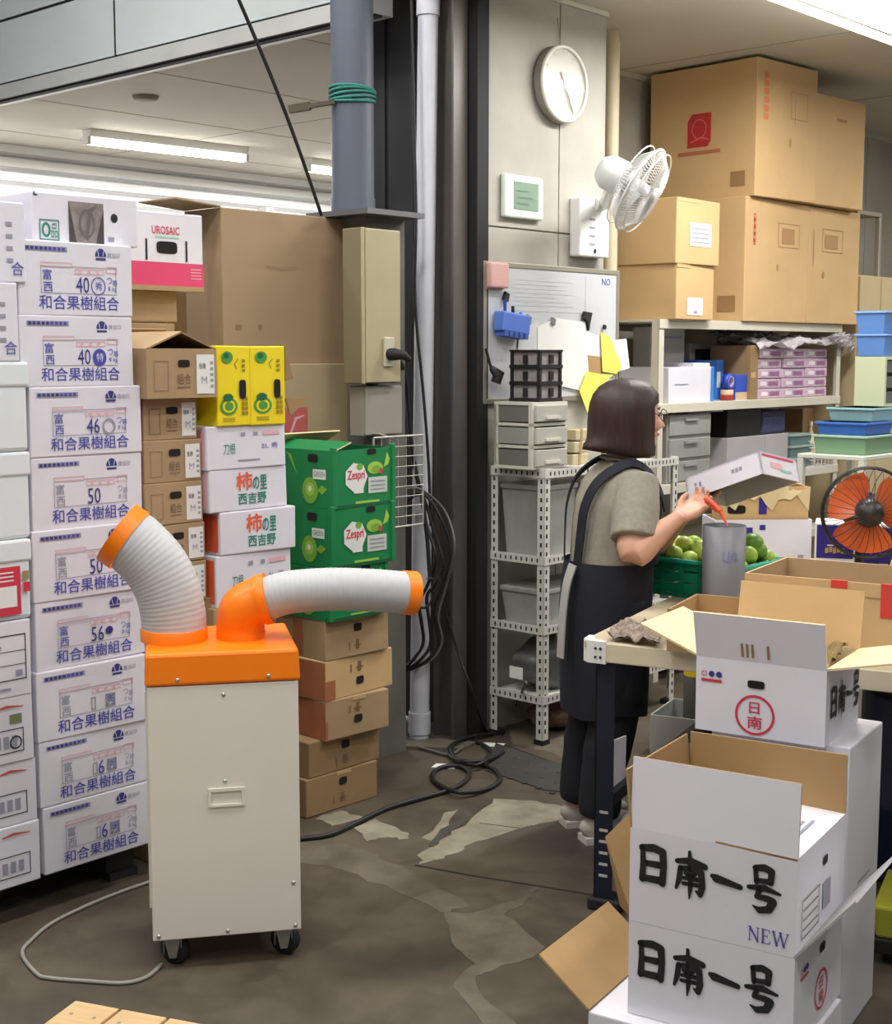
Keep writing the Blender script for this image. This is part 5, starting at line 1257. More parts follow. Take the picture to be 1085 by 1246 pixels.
c = shelf_box('steel_bin', 'grey metal bin at the back of the middle shelf left', 790, 832, zMid, 398, 0.33, 0.11, CLR2, 'bin'); c.front().rect(c.w * 0.1, c.h * 0.85, c.w * 0.8, 0.012, GREY_INK, 1); c.done()
c = shelf_box('grey_carton', 'grey box behind the white box on the middle shelf', 838, 878, zMid, 418, 0.34, 0.1, CLR); c.front().rect(c.w * 0.15, c.h * 0.7, c.w * 0.5, c.h * 0.2, INK, 1); c.done()
# tape rolls
def roll(label, u, v, Yoff, r, wd, mat, core):
    P = on_row(u, zMid, cR + Yoff); t = thing('tape_roll', label, 'tape', P, AL); Mx = Matrix.Translation((0, 0, r)) @ Matrix.Rotation(R(90), 4, 'X')
    MB().lathe([(r * 0.68, -wd / 2), (r, -wd / 2), (r, wd / 2), (r * 0.68, wd / 2)], mat, 28, Mx).build('tape', t)
    MB().lathe([(r * 0.6, wd / 2), (r * 0.7, wd / 2), (r * 0.7, -wd / 2), (r * 0.6, -wd / 2), (r * 0.6, wd / 2)], core, 28, Mx).build('core', t)
    return t
P = on_row(884, zMid, cR + 0.05); t = thing('red_tin', 'small red and cream tin holding up the blue tape roll', 'tin', P, AL)
MB().lathe([(0.0001, 0.0), (0.034, 0.0), (0.034, 0.03)], M('red tin', (178, 66, 52), 0.4), 20).build('base', t)
MB().lathe([(0.034, 0.03), (0.034, 0.055), (0.0001, 0.055)], M('cream tin', (206, 180, 150), 0.4), 20).build('band', t)
r_ = roll('blue tape roll standing on the red tin', 886, 460, 0.05, 0.042, 0.03, M('blue tape', (46, 70, 190), 0.35), M('lilac core', (190, 180, 215), 0.5)); r_.location.z = zMid + 0.055
c = shelf_box('blue_tin', 'small blue tin with pale lid beside the tape roll', 894, 909, zMid, 456, 0.05, 0.08, M('blue tin', (52, 84, 190), 0.4)); c.front().rect(0.0, 0, c.w, c.h * 0.3, M('cream tin', (206, 180, 150), 0.4), 1); c.done()
c = shelf_box('brown_box', 'narrow brown box standing beside the pink packets', 912, 922, zMid, 420, 0.03, 0.25, KRAFT_D); c.front().rect(0.004, c.h * 0.4, c.w * 0.6, c.h * 0.1, KRAFT_L, 1); c.done()
c = shelf_box('open_brown_box', 'brown carton at the back of the middle shelf', 893, 915, zMid, 408, 0.32, 0.12, KRAFT_D); c.front().rect(c.w * 0.5, c.h * 0.2, c.w * 0.4, c.h * 0.6, HOLE, 1); c.done()
PK = M('pink wrapped packet', (212, 190, 206), 0.25, rgb2=(190, 162, 184), vscale=40, bump=0.2, bscale=80); PKD = M('packet print', (150, 104, 140), 0.4); PKW = M('packet window', (236, 226, 234), 0.2)
posn = ['left', 'middle', 'right']; rown = ['bottom', 'second', 'third', 'fourth', 'top']
xa, xb = sx(923, zMid + 0.1, 0.03), sx(1008, zMid + 0.1, 0.03); pwid = (xb - xa) / 3; ph = (zat(424, Pq.y + 0.9) - zMid) / 5
for r in range(5):
    for k in range(3):
        t = thing('wrapped_packet', 'pink wrapped packet in the %s pile, %s row, on the middle shelf' % (posn[k], rown[r]), 'packet', sp(xa + k * pwid + random.uniform(0.001, 0.006), 0.03 + random.uniform(0, 0.012), zMid + r * ph), AL, 'pink wrapped packets')
        MB().box((0, 0, 0.001), (pwid - 0.008, 0.2, ph - 0.001), PK).build('packet', t, bevel=0.006)
        m = MB(); f = Face(m, (0, 0, 0), (1, 0, 0), (0, 0, 1)); f.rect(pwid * 0.45, ph * 0.25, pwid * 0.4, ph * 0.45, PKD, 0.3); f.rect(pwid * 0.12, ph * 0.3, pwid * 0.25, ph * 0.4, PKW, 0.3); m.build('printed_marks', t)
# crumpled clear film
FILM = M('clear crumpled film', (214, 208, 212), 0.12, alpha=0.75, var=0.12, vscale=14)
def crumple(label, name, cat, pts, mat, amp, nx=26, ny=12, th=0.004):
    """a crumpled sheet between four corner points, with thickness"""
    a, b, c_, d = [Vector(p) for p in pts]; n = (b - a).cross(d - a).normalized(); rnd = random.Random(len(label))
    ph = [rnd.uniform(0, 6) for _ in range(8)]; vs = []
    for i in range(nx + 1):
        for j in range(ny + 1):
            s, q = i / nx, j / ny; p = a.lerp(b, s).lerp(d.lerp(c_, s), q)
            k = math.sin(s * 17 + ph[0] + 3 * q) + 0.7 * math.sin(q * 13 + ph[1] + 4 * s) + 0.6 * math.sin((s + q) * 29 + ph[2]) + rnd.uniform(-0.5, 0.5)
            vs.append(p + n * amp * k)
    m = MB(); N = len(vs); idx = lambda i, j: i * (ny + 1) + j
    fs = [(idx(i, j), idx(i + 1, j), idx(i + 1, j + 1), idx(i, j + 1)) for i in range(nx) for j in range(ny)]
    m.add(vs, fs, mat, False); m.add([v - n * th for v in vs], [f[::-1] for f in fs], mat, False)
    return tag(m.build(name), label, cat)
yk = 0.0; zp_ = zMid + 5 * ph
crumple('crumpled clear plastic film heaped over the pink packets', 'plastic_film', 'film', [sp(xa - 0.05, -0.03, zp_ + 0.02), sp(xb + 0.16, -0.04, zp_ + 0.05), sp(xb + 0.1, 0.3, zp_ + 0.08), sp(xa - 0.02, 0.3, zp_ + 0.05)], FILM, 0.014)
crumple('clear plastic film bunched at the right end of the rack top', 'plastic_film', 'film', [sp(xb - 0.15, -0.06, zp_ + 0.05), sp(xb + 0.16, -0.05, zp_ - 0.01), sp(xb + 0.10, -0.02, zTop - 0.06), sp(xb - 0.1, -0.03, zTop - 0.055)], FILM, 0.016)
crumple('folded dark plastic sheet on top of the packets at left', 'plastic_sheet', 'plastic sheet', [sp(xa - 0.14, 0.06, zp_ + 0.06), sp(xa + 0.3, 0.06, zp_ + 0.075), sp(xa + 0.3, 0.28, zp_ + 0.1), sp(xa - 0.14, 0.28, zp_ + 0.09)], M('dark film', (104, 96, 94), 0.3, var=0.3, vscale=16), 0.008)
# lower shelf goods
DRG = M('grey drawer plastic', (150, 146, 142), 0.4, var=0.08, vscale=8)
P = on_row(812, zLow, cR + 0.02); hL = zat(505, P.y) - zLow; wL = along(P + Vector((0, 0, .2)), A, 866)
t = thing('drawer_chest', 'grey plastic drawer chest on the lower shelf of the storage rack', 'drawers', P, AL)
MB().box((0, 0.01, 0), (wL, 0.38, hL), DRG).build('case', t, bevel=0.004)
for k in range(3):
    o = MB().box((0.012, 0, hL * k / 3 + 0.008), (wL - 0.012, 0.012, hL * (k + 1) / 3 - 0.008), CLR).build('drawer', t, bevel=0.004)
    MB().box((wL * 0.35, -0.012, hL * (k + 0.7) / 3), (wL * 0.65, 0.0, hL * (k + 0.8) / 3), DRG).build('handle', o)
c = shelf_box('pink_packet', 'flat pink packet on top of the grey drawer chest', 838, 880, zLow + hL, 499, 0.04, 0.16, PK, 'packet'); c.front().rect(c.w * 0.2, c.h * 0.3, c.w * 0.5, c.h * 0.4, PKD, 0.5); c.done()
c = shelf_box('grey_white_box', 'pale grey box on the lower shelf below the black box', 884, 958, zLow, 533, 0.04, 0.3, M('pale grey board', (172, 168, 170), 0.6, var=0.05)); c.front().rect(c.w * 0.6, 0, 0.004, c.h, GREY_INK, 1); c.done(); zz = zLow + c.h
c = shelf_box('black_box', 'black box on top of the pale grey box', 884, 925, zz, 499, 0.05, 0.28, M('black board', (24, 20, 22), 0.5)); c.front().rect(c.w * 0.3, c.h * 0.8, c.w * 0.3, 0.01, BLK, 1); c.done()
c = shelf_box('patterned_bag', 'dark navy patterned bag beside the black box', 927, 956, zz, 500, 0.05, 0.28, M('navy pattern cloth', (40, 42, 70), 0.7, rgb2=(70, 70, 110), vscale=60), 'bag', bevel=0.015); c.front().rect(c.w * 0.2, c.h * 0.75, c.w * 0.6, 0.012, BLK, 1); c.done()
TEALP = M('grey teal plastic', (104, 132, 130), 0.4, var=0.06); BLP = M('grey blue plastic', (100, 114, 140), 0.4, var=0.06)
zq = zLow
for k, (mt, lab, h_) in enumerate(((BLP, 'grey blue basket at the bottom of the small basket stack', 0.055), (TEALP, 'dark teal basket in the middle of the small basket stack', 0.065), (TEALP, 'pale teal basket on top of the small basket stack', 0.06))):
    P = on_row(962, zq, cR + 0.03); t = thing('plastic_basket', lab, 'basket', P, AL, 'small baskets on the lower shelf'); wb = along(P, A, 988); hb = h_
    m = MB(); m.hexa([(0.01, 0.01, 0), (wb - 0.01, 0.01, 0), (wb - 0.01, 0.24, 0), (0.01, 0.24, 0), (0, 0, hb), (wb, 0, hb), (wb, 0.25, hb), (0, 0.25, hb)], mt); m.build('tub', t)
    MB().box((-0.005, -0.005, hb - 0.008), (wb + 0.005, 0.255, hb + 0.003), M('basket rim', (160, 178, 172), 0.4)).build('rim', t); zq += hb + 0.004
c = shelf_box('brown_panel_box', 'brown carton behind the baskets on the lower shelf', 975, 1012, zLow, 497, 0.25, 0.16, KRAFT_D); c.front().rect(c.w * 0.3, c.h * 0.5, c.w * 0.4, 0.008, KRAFT_L, 1); c.done()
P = on_row(985, zLow + 0.10, cR + 0.10); t = thing('spray_bottle', 'cream bottle standing among the small baskets', 'bottle', Vector((P.x, P.y, zLow)), AL)
MB().lathe([(0.0001, 0), (0.035, 0), (0.035, 0.12), (0.03, 0.16), (0.012, 0.2), (0.012, 0.23), (0.0001, 0.23)], M('cream bottle', (220, 190, 150), 0.4), 18).build('body', t)
MB().lathe([(0.014, 0.225), (0.014, 0.25), (0.0001, 0.252)], M('bottle cap', (232, 210, 180), 0.4), 14).build('cap', t)
P = on_row(990, zLow, cR + 0.0); t = thing('wire_basket', 'white wire basket at the right end of the lower shelf', 'basket', P, AL); wb = along(P, A, 1008); hb = 0.14
for k in range(5):
    z = hb * k / 4; m = MB(); m.tube([(0, 0, z + 0.003), (wb, 0, z + 0.003), (wb, 0.2, z + 0.003), (0, 0.2, z + 0.003)], 0.003, WPIPE, 6, closed=True); m.build('ring_wire', t)
for k in range(5):
    MB().tube([(wb * k / 4, 0, 0), (wb * k / 4, 0, hb)], 0.0025, WPIPE, 6).build('upright_wire', t)

# tall cabinets right of the rack
CABM = M('tan steel cabinet', (196, 178, 140), 0.5, var=0.04)
P = on_row(1038, 0.8, cR - 0.02); zCb = zat(334, P.y); t = thing('tall_cabinet', 'tall tan steel cabinet right of the storage rack', 'cabinet', (P.x, P.y, 0), AL)
w1 = along(Vector((P.x, P.y, 1.7)), A, 1069)
MB().box((0, 0.015, 0), (w1 * 2.1, 0.45, zCb), CABM).build('body', t, bevel=0.004)
for k in range(2): MB().box((w1 * 1.04 * k + 0.006, 0, 0.05), (w1 * 1.04 * (k + 1) - 0.006, 0.016, zCb - 0.01), CABM).build('door', t, bevel=0.003)
zr_ = zat(422, P.y); MB().tube([(0.0, -0.006, zr_), (w1 * 0.5, -0.012, zr_ + 0.004), (w1 * 1.1, -0.006, zr_ + 0.008)], 0.005, M('brown string', (110, 90, 62), 0.8), 6).build('string', t)
P2 = on_row(1041, zCb, cR + 0.05); t = thing('metal_frame', 'grey metal box frame standing on the tall tan cabinet', 'frame', P2, AL)
wf2 = along(P2 + Vector((0, 0, .2)), A, 1072); hf2 = zat(260, P2.y) - zCb
FRM = M('grey frame steel', (168, 162, 148), 0.45, 0.3)
for (x, y) in ((0, 0), (wf2 - 0.03, 0), (0, 0.2), (wf2 - 0.03, 0.2)): MB().box((x, y, 0), (x + 0.03, y + 0.03, hf2), FRM).build('upright', t, bevel=0.003)
for y in (0, 0.2): MB().box((0, y, hf2), (wf2, y + 0.03, hf2 + 0.025), FRM).build('top_bar', t, bevel=0.003)
for x in (0, wf2 - 0.03): MB().box((x, 0.03, hf2), (x + 0.03, 0.2, hf2 + 0.025), FRM).build('side_bar', t, bevel=0.003)
for k in range(5): MB().box((0.03, 0.02, hf2 * (0.2 + 0.14 * k)), (0.06, 0.2, hf2 * (0.22 + 0.14 * k)), FRM).build('louvre', t)

# small shelf with blue and green bins at the right edge
c2 = 3.0; P = on_row(1052, 1.2, c2); zs = zat(556, P.y); t = thing('side_shelf', 'white side shelf with coloured bins at the right edge', 'shelf', (P.x, P.y, 0), AL)
wS = 0.55; WSH = M('white shelf board', (214, 216, 204), 0.5)
MB().box((0, 0, zs - 0.02), (wS, 0.35, zs), WSH).build('shelf_board', t, bevel=0.003)
MB().box((0, 0, 0.3), (wS, 0.35, 0.32), WSH).build('shelf_board', t, bevel=0.003)
for (x, y) in ((0, 0), (wS - 0.03, 0), (0, 0.32), (wS - 0.03, 0.32)): MB().box((x, y, 0), (x + 0.03, y + 0.03, zs - 0.02), WSH).build('leg', t)
def rb(name, label, u, z0, vt, y, w, d, mat, rim=None, cat='bin'):
    Q = on_row(u, z0, c2 + y); h = zat(vt, Q.y) - z0; t = thing(name, label, cat, Q, AL)
    m = MB(); m.hexa([(0.012, 0.012, 0), (w - 0.012, 0.012, 0), (w - 0.012, d - 0.012, 0), (0.012, d - 0.012, 0), (0, 0, h), (w, 0, h), (w, d, h), (0, d, h)], mat); m.build('tub', t, bevel=0.005)
    MB().box((-0.006, -0.006, h - 0.012), (w + 0.006, d + 0.006, h), rim or mat).build('rim', t, bevel=0.003); return z0 + h
za = rb('green_tub', 'muted green plastic tub on the white side shelf', 1053, zs, 531, 0.02, 0.34, 0.28, M('muted green plastic', (120, 156, 124), 0.45), M('pale green rim', (176, 208, 190), 0.4))
za = rb('blue_tray', 'bright blue tray on the muted green tub', 1053, za, 515, 0.02, 0.3, 0.26, M('bright blue plastic', (64, 116, 204), 0.4))
za = rb('pale_blue_tub', 'pale blue tub on the bright blue tray', 1062, za, 497, 0.03, 0.28, 0.24, M('pale blue plastic', (150, 192, 200), 0.4))
Q = on_row(1075, za, c2 + 0.12); hh = zat(434, Q.y) - za; t = thing('tray_rack', 'pale green rack of small drawers at the right edge', 'drawers', Q, AL)
GRM = M('pale green frame', (196, 204, 170), 0.5)
for (p0, p1) in (((0, 0, 0), (0.02, 0.16, hh)), ((0.22, 0, 0), (0.24, 0.16, hh)), ((0.02, 0, hh - 0.015), (0.22, 0.16, hh)), ((0.02, 0, 0), (0.22, 0.16, 0.012))): MB().box(p0, p1, GRM).build('frame', t)
for k in range(3): MB().box((0.022, 0.005, hh * k / 3.2 + 0.014), (0.218, 0.15, hh * (k + 0.75) / 3.2 + 0.014), M('slate drawer', (88, 96, 100), 0.4)).build('drawer', t)
za2 = za + hh
for k in range(2):
    vt = (406, 378)[k]; za2 = rb('blue_bin', ['lower of the two blue bins at the top right edge', 'upper of the two blue bins at the top right edge'][k], 1076, za2, vt, 0.12, 0.24, 0.16, M('sky blue bin', (96, 140, 206), 0.4), M('sky blue rim', (130, 170, 226), 0.4))

# ================================================================== work table
trot = R(-27); tx, ty = Vector((math.cos(trot), math.sin(trot), 0)), Vector((-math.sin(trot), math.cos(trot), 0))
TZ = 0.80; Pt = on_z(707, 779, TZ)
TW, TD = 1.55, 1.15
TOPM = M('worn table top', (190, 178, 150), 0.55, rgb2=(170, 156, 126), vscale=5); TEDGE = M('table edge beam', (206, 196, 170), 0.5, var=0.05)
NAVYL = M('dark navy steel', (30, 36, 52), 0.45, 0.3)
tb = thing('work_table', 'cream topped work table with navy slotted steel legs', 'table', (Pt.x, Pt.y, 0), trot)
MB().box((0.006, 0.006, TZ - 0.02), (TW, TD, TZ), TOPM).build('table_top', tb, bevel=0.003)
ed = 0.058
MB().box((0.03, 0, TZ - ed), (TW, 0.02, TZ - 0.002), TEDGE).build('edge_beam', tb, bevel=0.003)
MB().box((0, 0.03, TZ - ed), (0.02, TD, TZ - 0.002), TEDGE).build('edge_beam', tb, bevel=0.003)
MB().box((0.03, TD - 0.02, TZ - ed), (TW, TD, TZ - 0.022), TEDGE).build('edge_beam', tb)
cm = MB(); cm.prism([(0.0, 0.02), (0.02, 0.0), (0.075, -0.004), (0.075, 0.012), (0.03, 0.03), (0.012, 0.075), (-0.004, 0.075)], (0, 0, TZ - ed - 0.004), (1, 0, 0), (0, 1, 0), (0, 0, ed + 0.006), M('white corner bracket', (222, 222, 218), 0.4)); co_ = cm.build('corner_bracket', tb)
for (x, z) in ((0.045, 0.015), (0.06, 0.015), (0.045, 0.04), (0.06, 0.04)): MB().lathe([(0.0001, 0.002), (0.004, 0.002), (0.004, 0)], INK, 8, Matrix.Translation((x, -0.004, TZ - ed + z)) @ Matrix.Rotation(R(90), 4, 'X')).build('rivet', co_)
for (x, y) in ((0.035, 0.03), (TW - 0.1, 0.03), (0.035, TD - 0.1), (TW - 0.1, TD - 0.1)):
    m = MB(); m.box((x, y, 0.03), (x + 0.056, y + 0.004, TZ - 0.03), NAVYL); m.box((x, y, 0.03), (x + 0.004, y + 0.056, TZ - 0.03), NAVYL); lg = m.build('leg', tb)
    for k in range(10):
        z = 0.10 + k * 0.034 + (0.02 if k > 4 else 0)
        if k < 6: MB().box((x + 0.016, y - 0.001, z), (x + 0.042, y + 0.001, z + 0.008), CLR2).build('slot', lg)
    MB().box((x - 0.015, y - 0.015, 0), (x + 0.085, y + 0.075, 0.035), BLACK).build('foot', lg, bevel=0.006)
MB().box((0.05, 0.04, 0.30), (0.075, TD - 0.06, 0.335), NAVYL).build('brace', tb)
MB().box((0.06, TD - 0.08, 0.30), (TW - 0.06, TD - 0.05, 0.335), NAVYL).build('brace', tb)
def on_t(u, v, z=TZ): return on_z(u, v, z)
# under the table
Q = on_z(808, 885, 0.12); c = Carton('low_crate', 'pale grey flat crate under the work table', Vector((Q.x - 0.05, Q.y + 0.05, 0)), trot, 0.3, 0.3, 0.16, M('grey crate plastic', (168, 166, 160), 0.5), solid=False, inner=CLR); c.done()
Q = Vector((c.root.location.x, c.root.location.y, 0)) + tx * 0.05 + ty * 0.06; t = thing('yellow_canister', 'grey canister with a yellow top standing in the crate under the table', 'canister', Vector((Q.x, Q.y, 0.007)) + ty * 0.1 + tx * 0.1)
MB().lathe([(0.0001, 0), (0.06, 0), (0.06, 0.36)], M('grey canister', (118, 114, 108), 0.5), 20).build('body', t)
MB().lathe([(0.061, 0.30), (0.061, 0.40), (0.045, 0.42), (0.0001, 0.42)], M('yellow plastic', (224, 196, 40), 0.4), 20).build('top', t)

# ================================================================== things on the table
crumple('crumpled grey brown paper lying on the table corner', 'crumpled_paper', 'paper', [on_t(738, 772, TZ + 0.02), on_t(802, 780, TZ + 0.022), on_t(808, 757, TZ + 0.045), on_t(756, 752, TZ + 0.04)], M('grey wrapping paper', (150, 134, 120), 0.7, rgb2=(108, 94, 84), vscale=30), 0.006, 20, 12)
# small open brown carton
Q = on_t(808, 794); ang = R(-27)
c = Carton('small_open_carton', 'small open brown carton on the table left of the grey cylinder', Q + ty * 0.02, ang, 0.27, 0.27, 0.118, KRAFT_D, solid=False); c.flap('right', 0.1, 60); c.done()
# large open brown carton with red tape
brot = R(-32); bx, by = Vector((math.cos(brot), math.sin(brot), 0)), Vector((-math.sin(brot), math.cos(brot), 0))
zrim = 1.0; Q = on_z(906, 697, zrim); c = Carton('large_open_carton', 'large open brown carton with red tape on the work table', Vector((Q.x, Q.y, TZ)), brot, 0.62, 0.36, zrim - TZ, KRAFT_L, solid=False, inner=KRAFT)
f = c.front(); w, h = c.w, c.h
REDT = M('red tape', (214, 64, 52), 0.35)
xt = along(Vector((Q.x, Q.y, zrim)), bx, 1021)
for (x0, x1, dz) in ((xt - 0.022, xt + 0.022, 0.02), (along(Q, bx, 1072), along(Q, bx, 1095), 0.09)):
    MB().box((x0, -0.002, h - dz), (x1, 0.009, h + 0.002), REDT).build('red_tape', c.root)
f.rect(0, h * 0.80, w, 0.003, KRAFT_D, 1); c.done()
# grey cylinder
Q = on_t(879, 741); t = thing('grey_cylinder', 'dark grey plastic cylinder bin on the table beside the limes', 'bin', Q)
GCY = M('grey cylinder plastic', (112, 112, 118), 0.45, var=0.03); rC = 26 * 4.5 / 1700; hC = zat(639, Q.y) - TZ
MB().lathe([(0.0001, 0), (rC * 0.94, 0), (rC * 0.96, 0.006), (rC, hC), (rC * 0.94, hC), (rC * 0.9, 0.012), (0.0001, 0.012)], GCY, 36).build('shell', t)
m = MB()
for k, ch in enumerate('U/A'):
    a = R(-104 + 13 * k); vs, fs, asp = text_mesh(ch); hh = 0.032
    pts = []
    for px_, py_ in vs:
        aa = a + (px_ * 0.02) / rC; rr = rC * 0.985 + 0.0025
        pts.append((rr * math.cos(aa), rr * math.sin(aa), hC * 0.60 + py_ * hh))
    m.add(pts, fs, M('violet marker', (126, 128, 190), 0.5))
m.build('marker_writing', t)
# green crate with limes
CRG = M('green crate plastic', (18, 132, 100), 0.4, var=0.05); CRT = M('teal crate rim', (40, 160, 140), 0.4)
crot2 = AL; kx, ky = Vector((math.cos(crot2), math.sin(crot2), 0)), Vector((-math.sin(crot2), math.cos(crot2), 0))
cw = 0.26; cdp = 0.385; ch_ = 0.13
Kc = on_z(905, 689, TZ + ch_); Yk = Kc.y; Kc.z = TZ
t = thing('green_crate', 'green slatted plastic crate full of limes on the table', 'crate', Kc, crot2)
MB().box((0, 0, 0), (cw, cdp, 0.012), CRG).build('base', t)
for k in range(3):
    z = 0.016 + k * 0.038
    for (p0, p1) in (((0, 0, z), (cw, 0.008, z + 0.03)), ((0, cdp - 0.008, z), (cw, cdp, z + 0.03)), ((0, 0.008, z), (0.008, cdp - 0.008, z + 0.03)), ((cw - 0.008, 0.008, z), (cw, cdp - 0.008, z + 0.03))): MB().box(p0, p1, CRG).build('slat', t)
for (x, y) in [(i * (cw - 0.02) / 3, 0.0) for i in range(4)] + [(0, cdp * k / 5) for k in range(1, 5)] + [(0, cdp - 0.014), (cw - 0.02, cdp - 0.014)]: MB().box((x - 0.003, y - 0.003, 0), (x + 0.017, y + 0.014, ch_), CRG).build('upright', t)
for (p0, p1) in (((-0.012, -0.012, ch_ - 0.014), (cw + 0.012, 0.008, ch_)), ((-0.012, cdp - 0.008, ch_ - 0.014), (cw + 0.012, cdp + 0.012, ch_)), ((-0.012, 0.008, ch_ - 0.014), (0.008, cdp - 0.008, ch_)), ((cw - 0.008, 0.008, ch_ - 0.014), (cw + 0.012, cdp - 0.008, ch_))): MB().box(p0, p1, CRT).build('rim', t, bevel=0.003)
MB().box((cw - 0.07, -0.03, ch_ - 0.085), (cw - 0.01, -0.012, ch_ + 0.005), M('orange tag', (226, 96, 44), 0.5)).build('orange_tag', t, bevel=0.006)
LIMEM = [M('lime skin', (150, 186, 62), 0.4, var=0.12, vscale=30), M('green lime skin', (96, 146, 44), 0.4, var=0.15, vscale=30), M('pale lime skin', (184, 204, 96), 0.4, var=0.1, vscale=30)]
lm_proto = [None] * 3
words = ['first', 'second', 'third', 'fourth', 'fifth', 'sixth', 'seventh']
rows = ['nearest', 'second', 'third', 'farthest']
n = 0
for r in range(4):
    for k in range(6):
        x, y = 0.04 + r * 0.06, 0.042 + (5 - k) * 0.0625
        z = ch_ - 0.004 + random.uniform(-0.014, 0.022) + 0.02 * (r in (1, 2))
        mt = random.randrange(3)
        if lm_proto[mt] is None:
            q = MB(); q.sphere((0, 0, 0), (0.031, 0.031, 0.029), LIMEM[mt], 16, 10); q = q.build('lime_skin_mesh'); lm_proto[mt] = q.data; bpy.data.objects.remove(q)
            q = MB(); q.lathe([(0.0001, 0.0295), (0.004, 0.0295), (0.005, 0.027)], M('stem scar', (96, 104, 50), 0.8), 8); q = q.build('s'); lm_scar = q.data; bpy.data.objects.remove(q)
        e = thing('lime', '%s lime from the left in the %s row of the green crate' % (words[k], rows[r]), 'lime', Kc + kx * x + ky * y + Vector((0, 0, z)), random.uniform(0, 6), 'limes in the green crate')
        e.rotation_euler = (random.uniform(-0.9, 0.9), random.uniform(-0.9, 0.9), random.uniform(0, 6))
        for nm, me in (('skin', lm_proto[mt]), ('stem_scar', lm_scar)):
            o = bpy.data.objects.new(nm, me); col.objects.link(o); o.parent = e
for (u, v, lab) in ((915, 661, 'dark lime on top of the heap right of the grey cylinder'), (910, 655, 'x')):
    if lab == 'x': continue
    e = thing('lime', lab, 'lime', at(u, v, Yk + 0.16), 0.3, 'limes in the green crate')
    o = bpy.data.objects.new('skin', lm_proto[1] or lm_proto[0]); col.objects.link(o); o.parent = e; o.scale = (1.25, 1.25, 1.2)
    o = bpy.data.objects.new('stem_scar', lm_scar); col.objects.link(o); o.parent = e; o.scale = (1.25, 1.25, 1.2)
# cartons behind the crate
Yb = 5.22; q = at(868, 700, Yb); zq = zat(633, Yb)
c = Carton('blue_print_carton', 'white carton with dark blue squares behind the green crate', Vector((q.x, Yb, TZ)), R(3), (at(988, 650, Yb) - at(868, 650, Yb)).x, 0.2, zq - TZ, WHITE_B, solid=False)
f = c.front(); w, h = c.w, c.h; NB = M('royal blue ink', (44, 40, 140), 0.5)
f.rect(w * 0.26, h * 0.60, w * 0.13, h * 0.25, NB, 1); f.rect(w * 0.46, h * 0.80, w * 0.06, h * 0.1, NB, 1); f.rect(w * 0.86, h * 0.22, w * 0.06, h * 0.07, GREY_INK, 1); c.done()
q = at(878, 640, Yb + 0.03)
c = Carton('torn_carton', 'torn open kraft carton behind the held white box', Vector((q.x, Yb + 0.02, TZ + 0.008)), R(3), (at(984, 640, Yb) - at(878, 640, Yb)).x, 0.17, zat(596, Yb) - TZ, KRAFT_L, solid=False)
f = c.front(); w, h = c.w, c.h; f.rect(w * 0.42, h * 0.66, 0.03, h * 0.20, NB, 1); c.hole(w * 0.16, h * 0.72, 0.035, 0.016)
m = MB()                                                        # wavy torn paper along its rim
top = [(0.0, 0.0), (w, 0.0)]; pts = [(w * k / 14, h - 0.04 - 0.03 * (k % 3) / 2 - 0.02 * math.sin(k)) for k in range(15)]; ptt = [(w * k / 14, h + 0.018 * math.sin(k * 0.9) + 0.004) for k in range(15)]
for k in range(14): m.add([(pts[k][0], -0.006, pts[k][1]), (pts[k + 1][0], -0.006, pts[k + 1][1]), (ptt[k + 1][0], -0.010 - 0.012 * math.sin(k + 1), ptt[k + 1][1]), (ptt[k][0], -0.010 - 0.012 * math.sin(k), ptt[k][1])], [(0, 1, 2, 3)], CREAM)
m.build('torn_paper', c.root); c.done()
q = at(990, 700, 5.16); c = Carton('navy_carton', 'white carton with navy panels and gold print by the fan', Vector((q.x, 5.16, TZ)), R(-15), (at(1092, 650, 5.16) - at(990, 650, 5.16)).x * 1.0, 0.15, zat(636, 5.16) - TZ, WHITE_B)
f = c.front(); w, h = c.w, c.h; NV = M('deep navy print', (34, 24, 120), 0.45); GO = M('gold ink', (170, 140, 70), 0.5)
f.rect(w * 0.02, h * 0.30, w * 0.42, h * 0.66, NV, 1); f.rect(w * 0.52, h * 0.1, w * 0.46, h * 0.84, NV, 1); [f.rect(w * (0.12 + 0.045 * k), h * (0.40 + 0.02 * (k % 2)), w * 0.036, h * 0.11, GO, 2) for k in range(5)]; f.rect(w * 0.14, h * 0.55, w * 0.12, h * 0.02, PAPER, 2); f.rect(w * 0.74, h * 0.17, w * 0.1, h * 0.06, GREY_INK, 2); f.rect(w * 0.10, h * 0.14, w * 0.24, h * 0.1, NV, 1); c.done()
q = at(1074, 690, 4.6); t = thing('yellow_box', 'yellow wedge-shaped box at the right edge beside the navy carton', 'box', Vector((q.x, 4.6, TZ)), R(-20))
hy = zat(650, 4.6) - TZ
MB().hexa([(-0.01, 0, 0), (0.16, 0, 0), (0.16, 0.1, 0), (-0.01, 0.1, 0), (0.05, 0, hy), (0.16, 0, hy), (0.16, 0.1, hy), (0.05, 0.1, hy)], M('yellow card', (232, 196, 40), 0.5)).build('body', t, bevel=0.003)
MB().box((0.07, -0.002, hy * 0.5), (0.13, 0, hy * 0.8), PAPER).build('sticker', t)
# bench behind the table, carrying the rear cartons and the fan
bo_ = Vector((Pt.x, Pt.y, 0)) + tx * 0.02 + ty * (TD + 0.02); bn = thing('rear_bench', 'plain bench behind the work table carrying the printed cartons', 'bench', bo_, trot)
MB().box((0, 0, TZ - 0.03), (1.5, 0.75, TZ), TOPM).build('bench_top', bn, bevel=0.003)
for (x, y) in ((0.02, 0.02), (1.43, 0.02), (0.02, 0.68), (1.43, 0.68)): MB().box((x, y, 0), (x + 0.05, y + 0.05, TZ - 0.03), NAVYL).build('leg', bn)
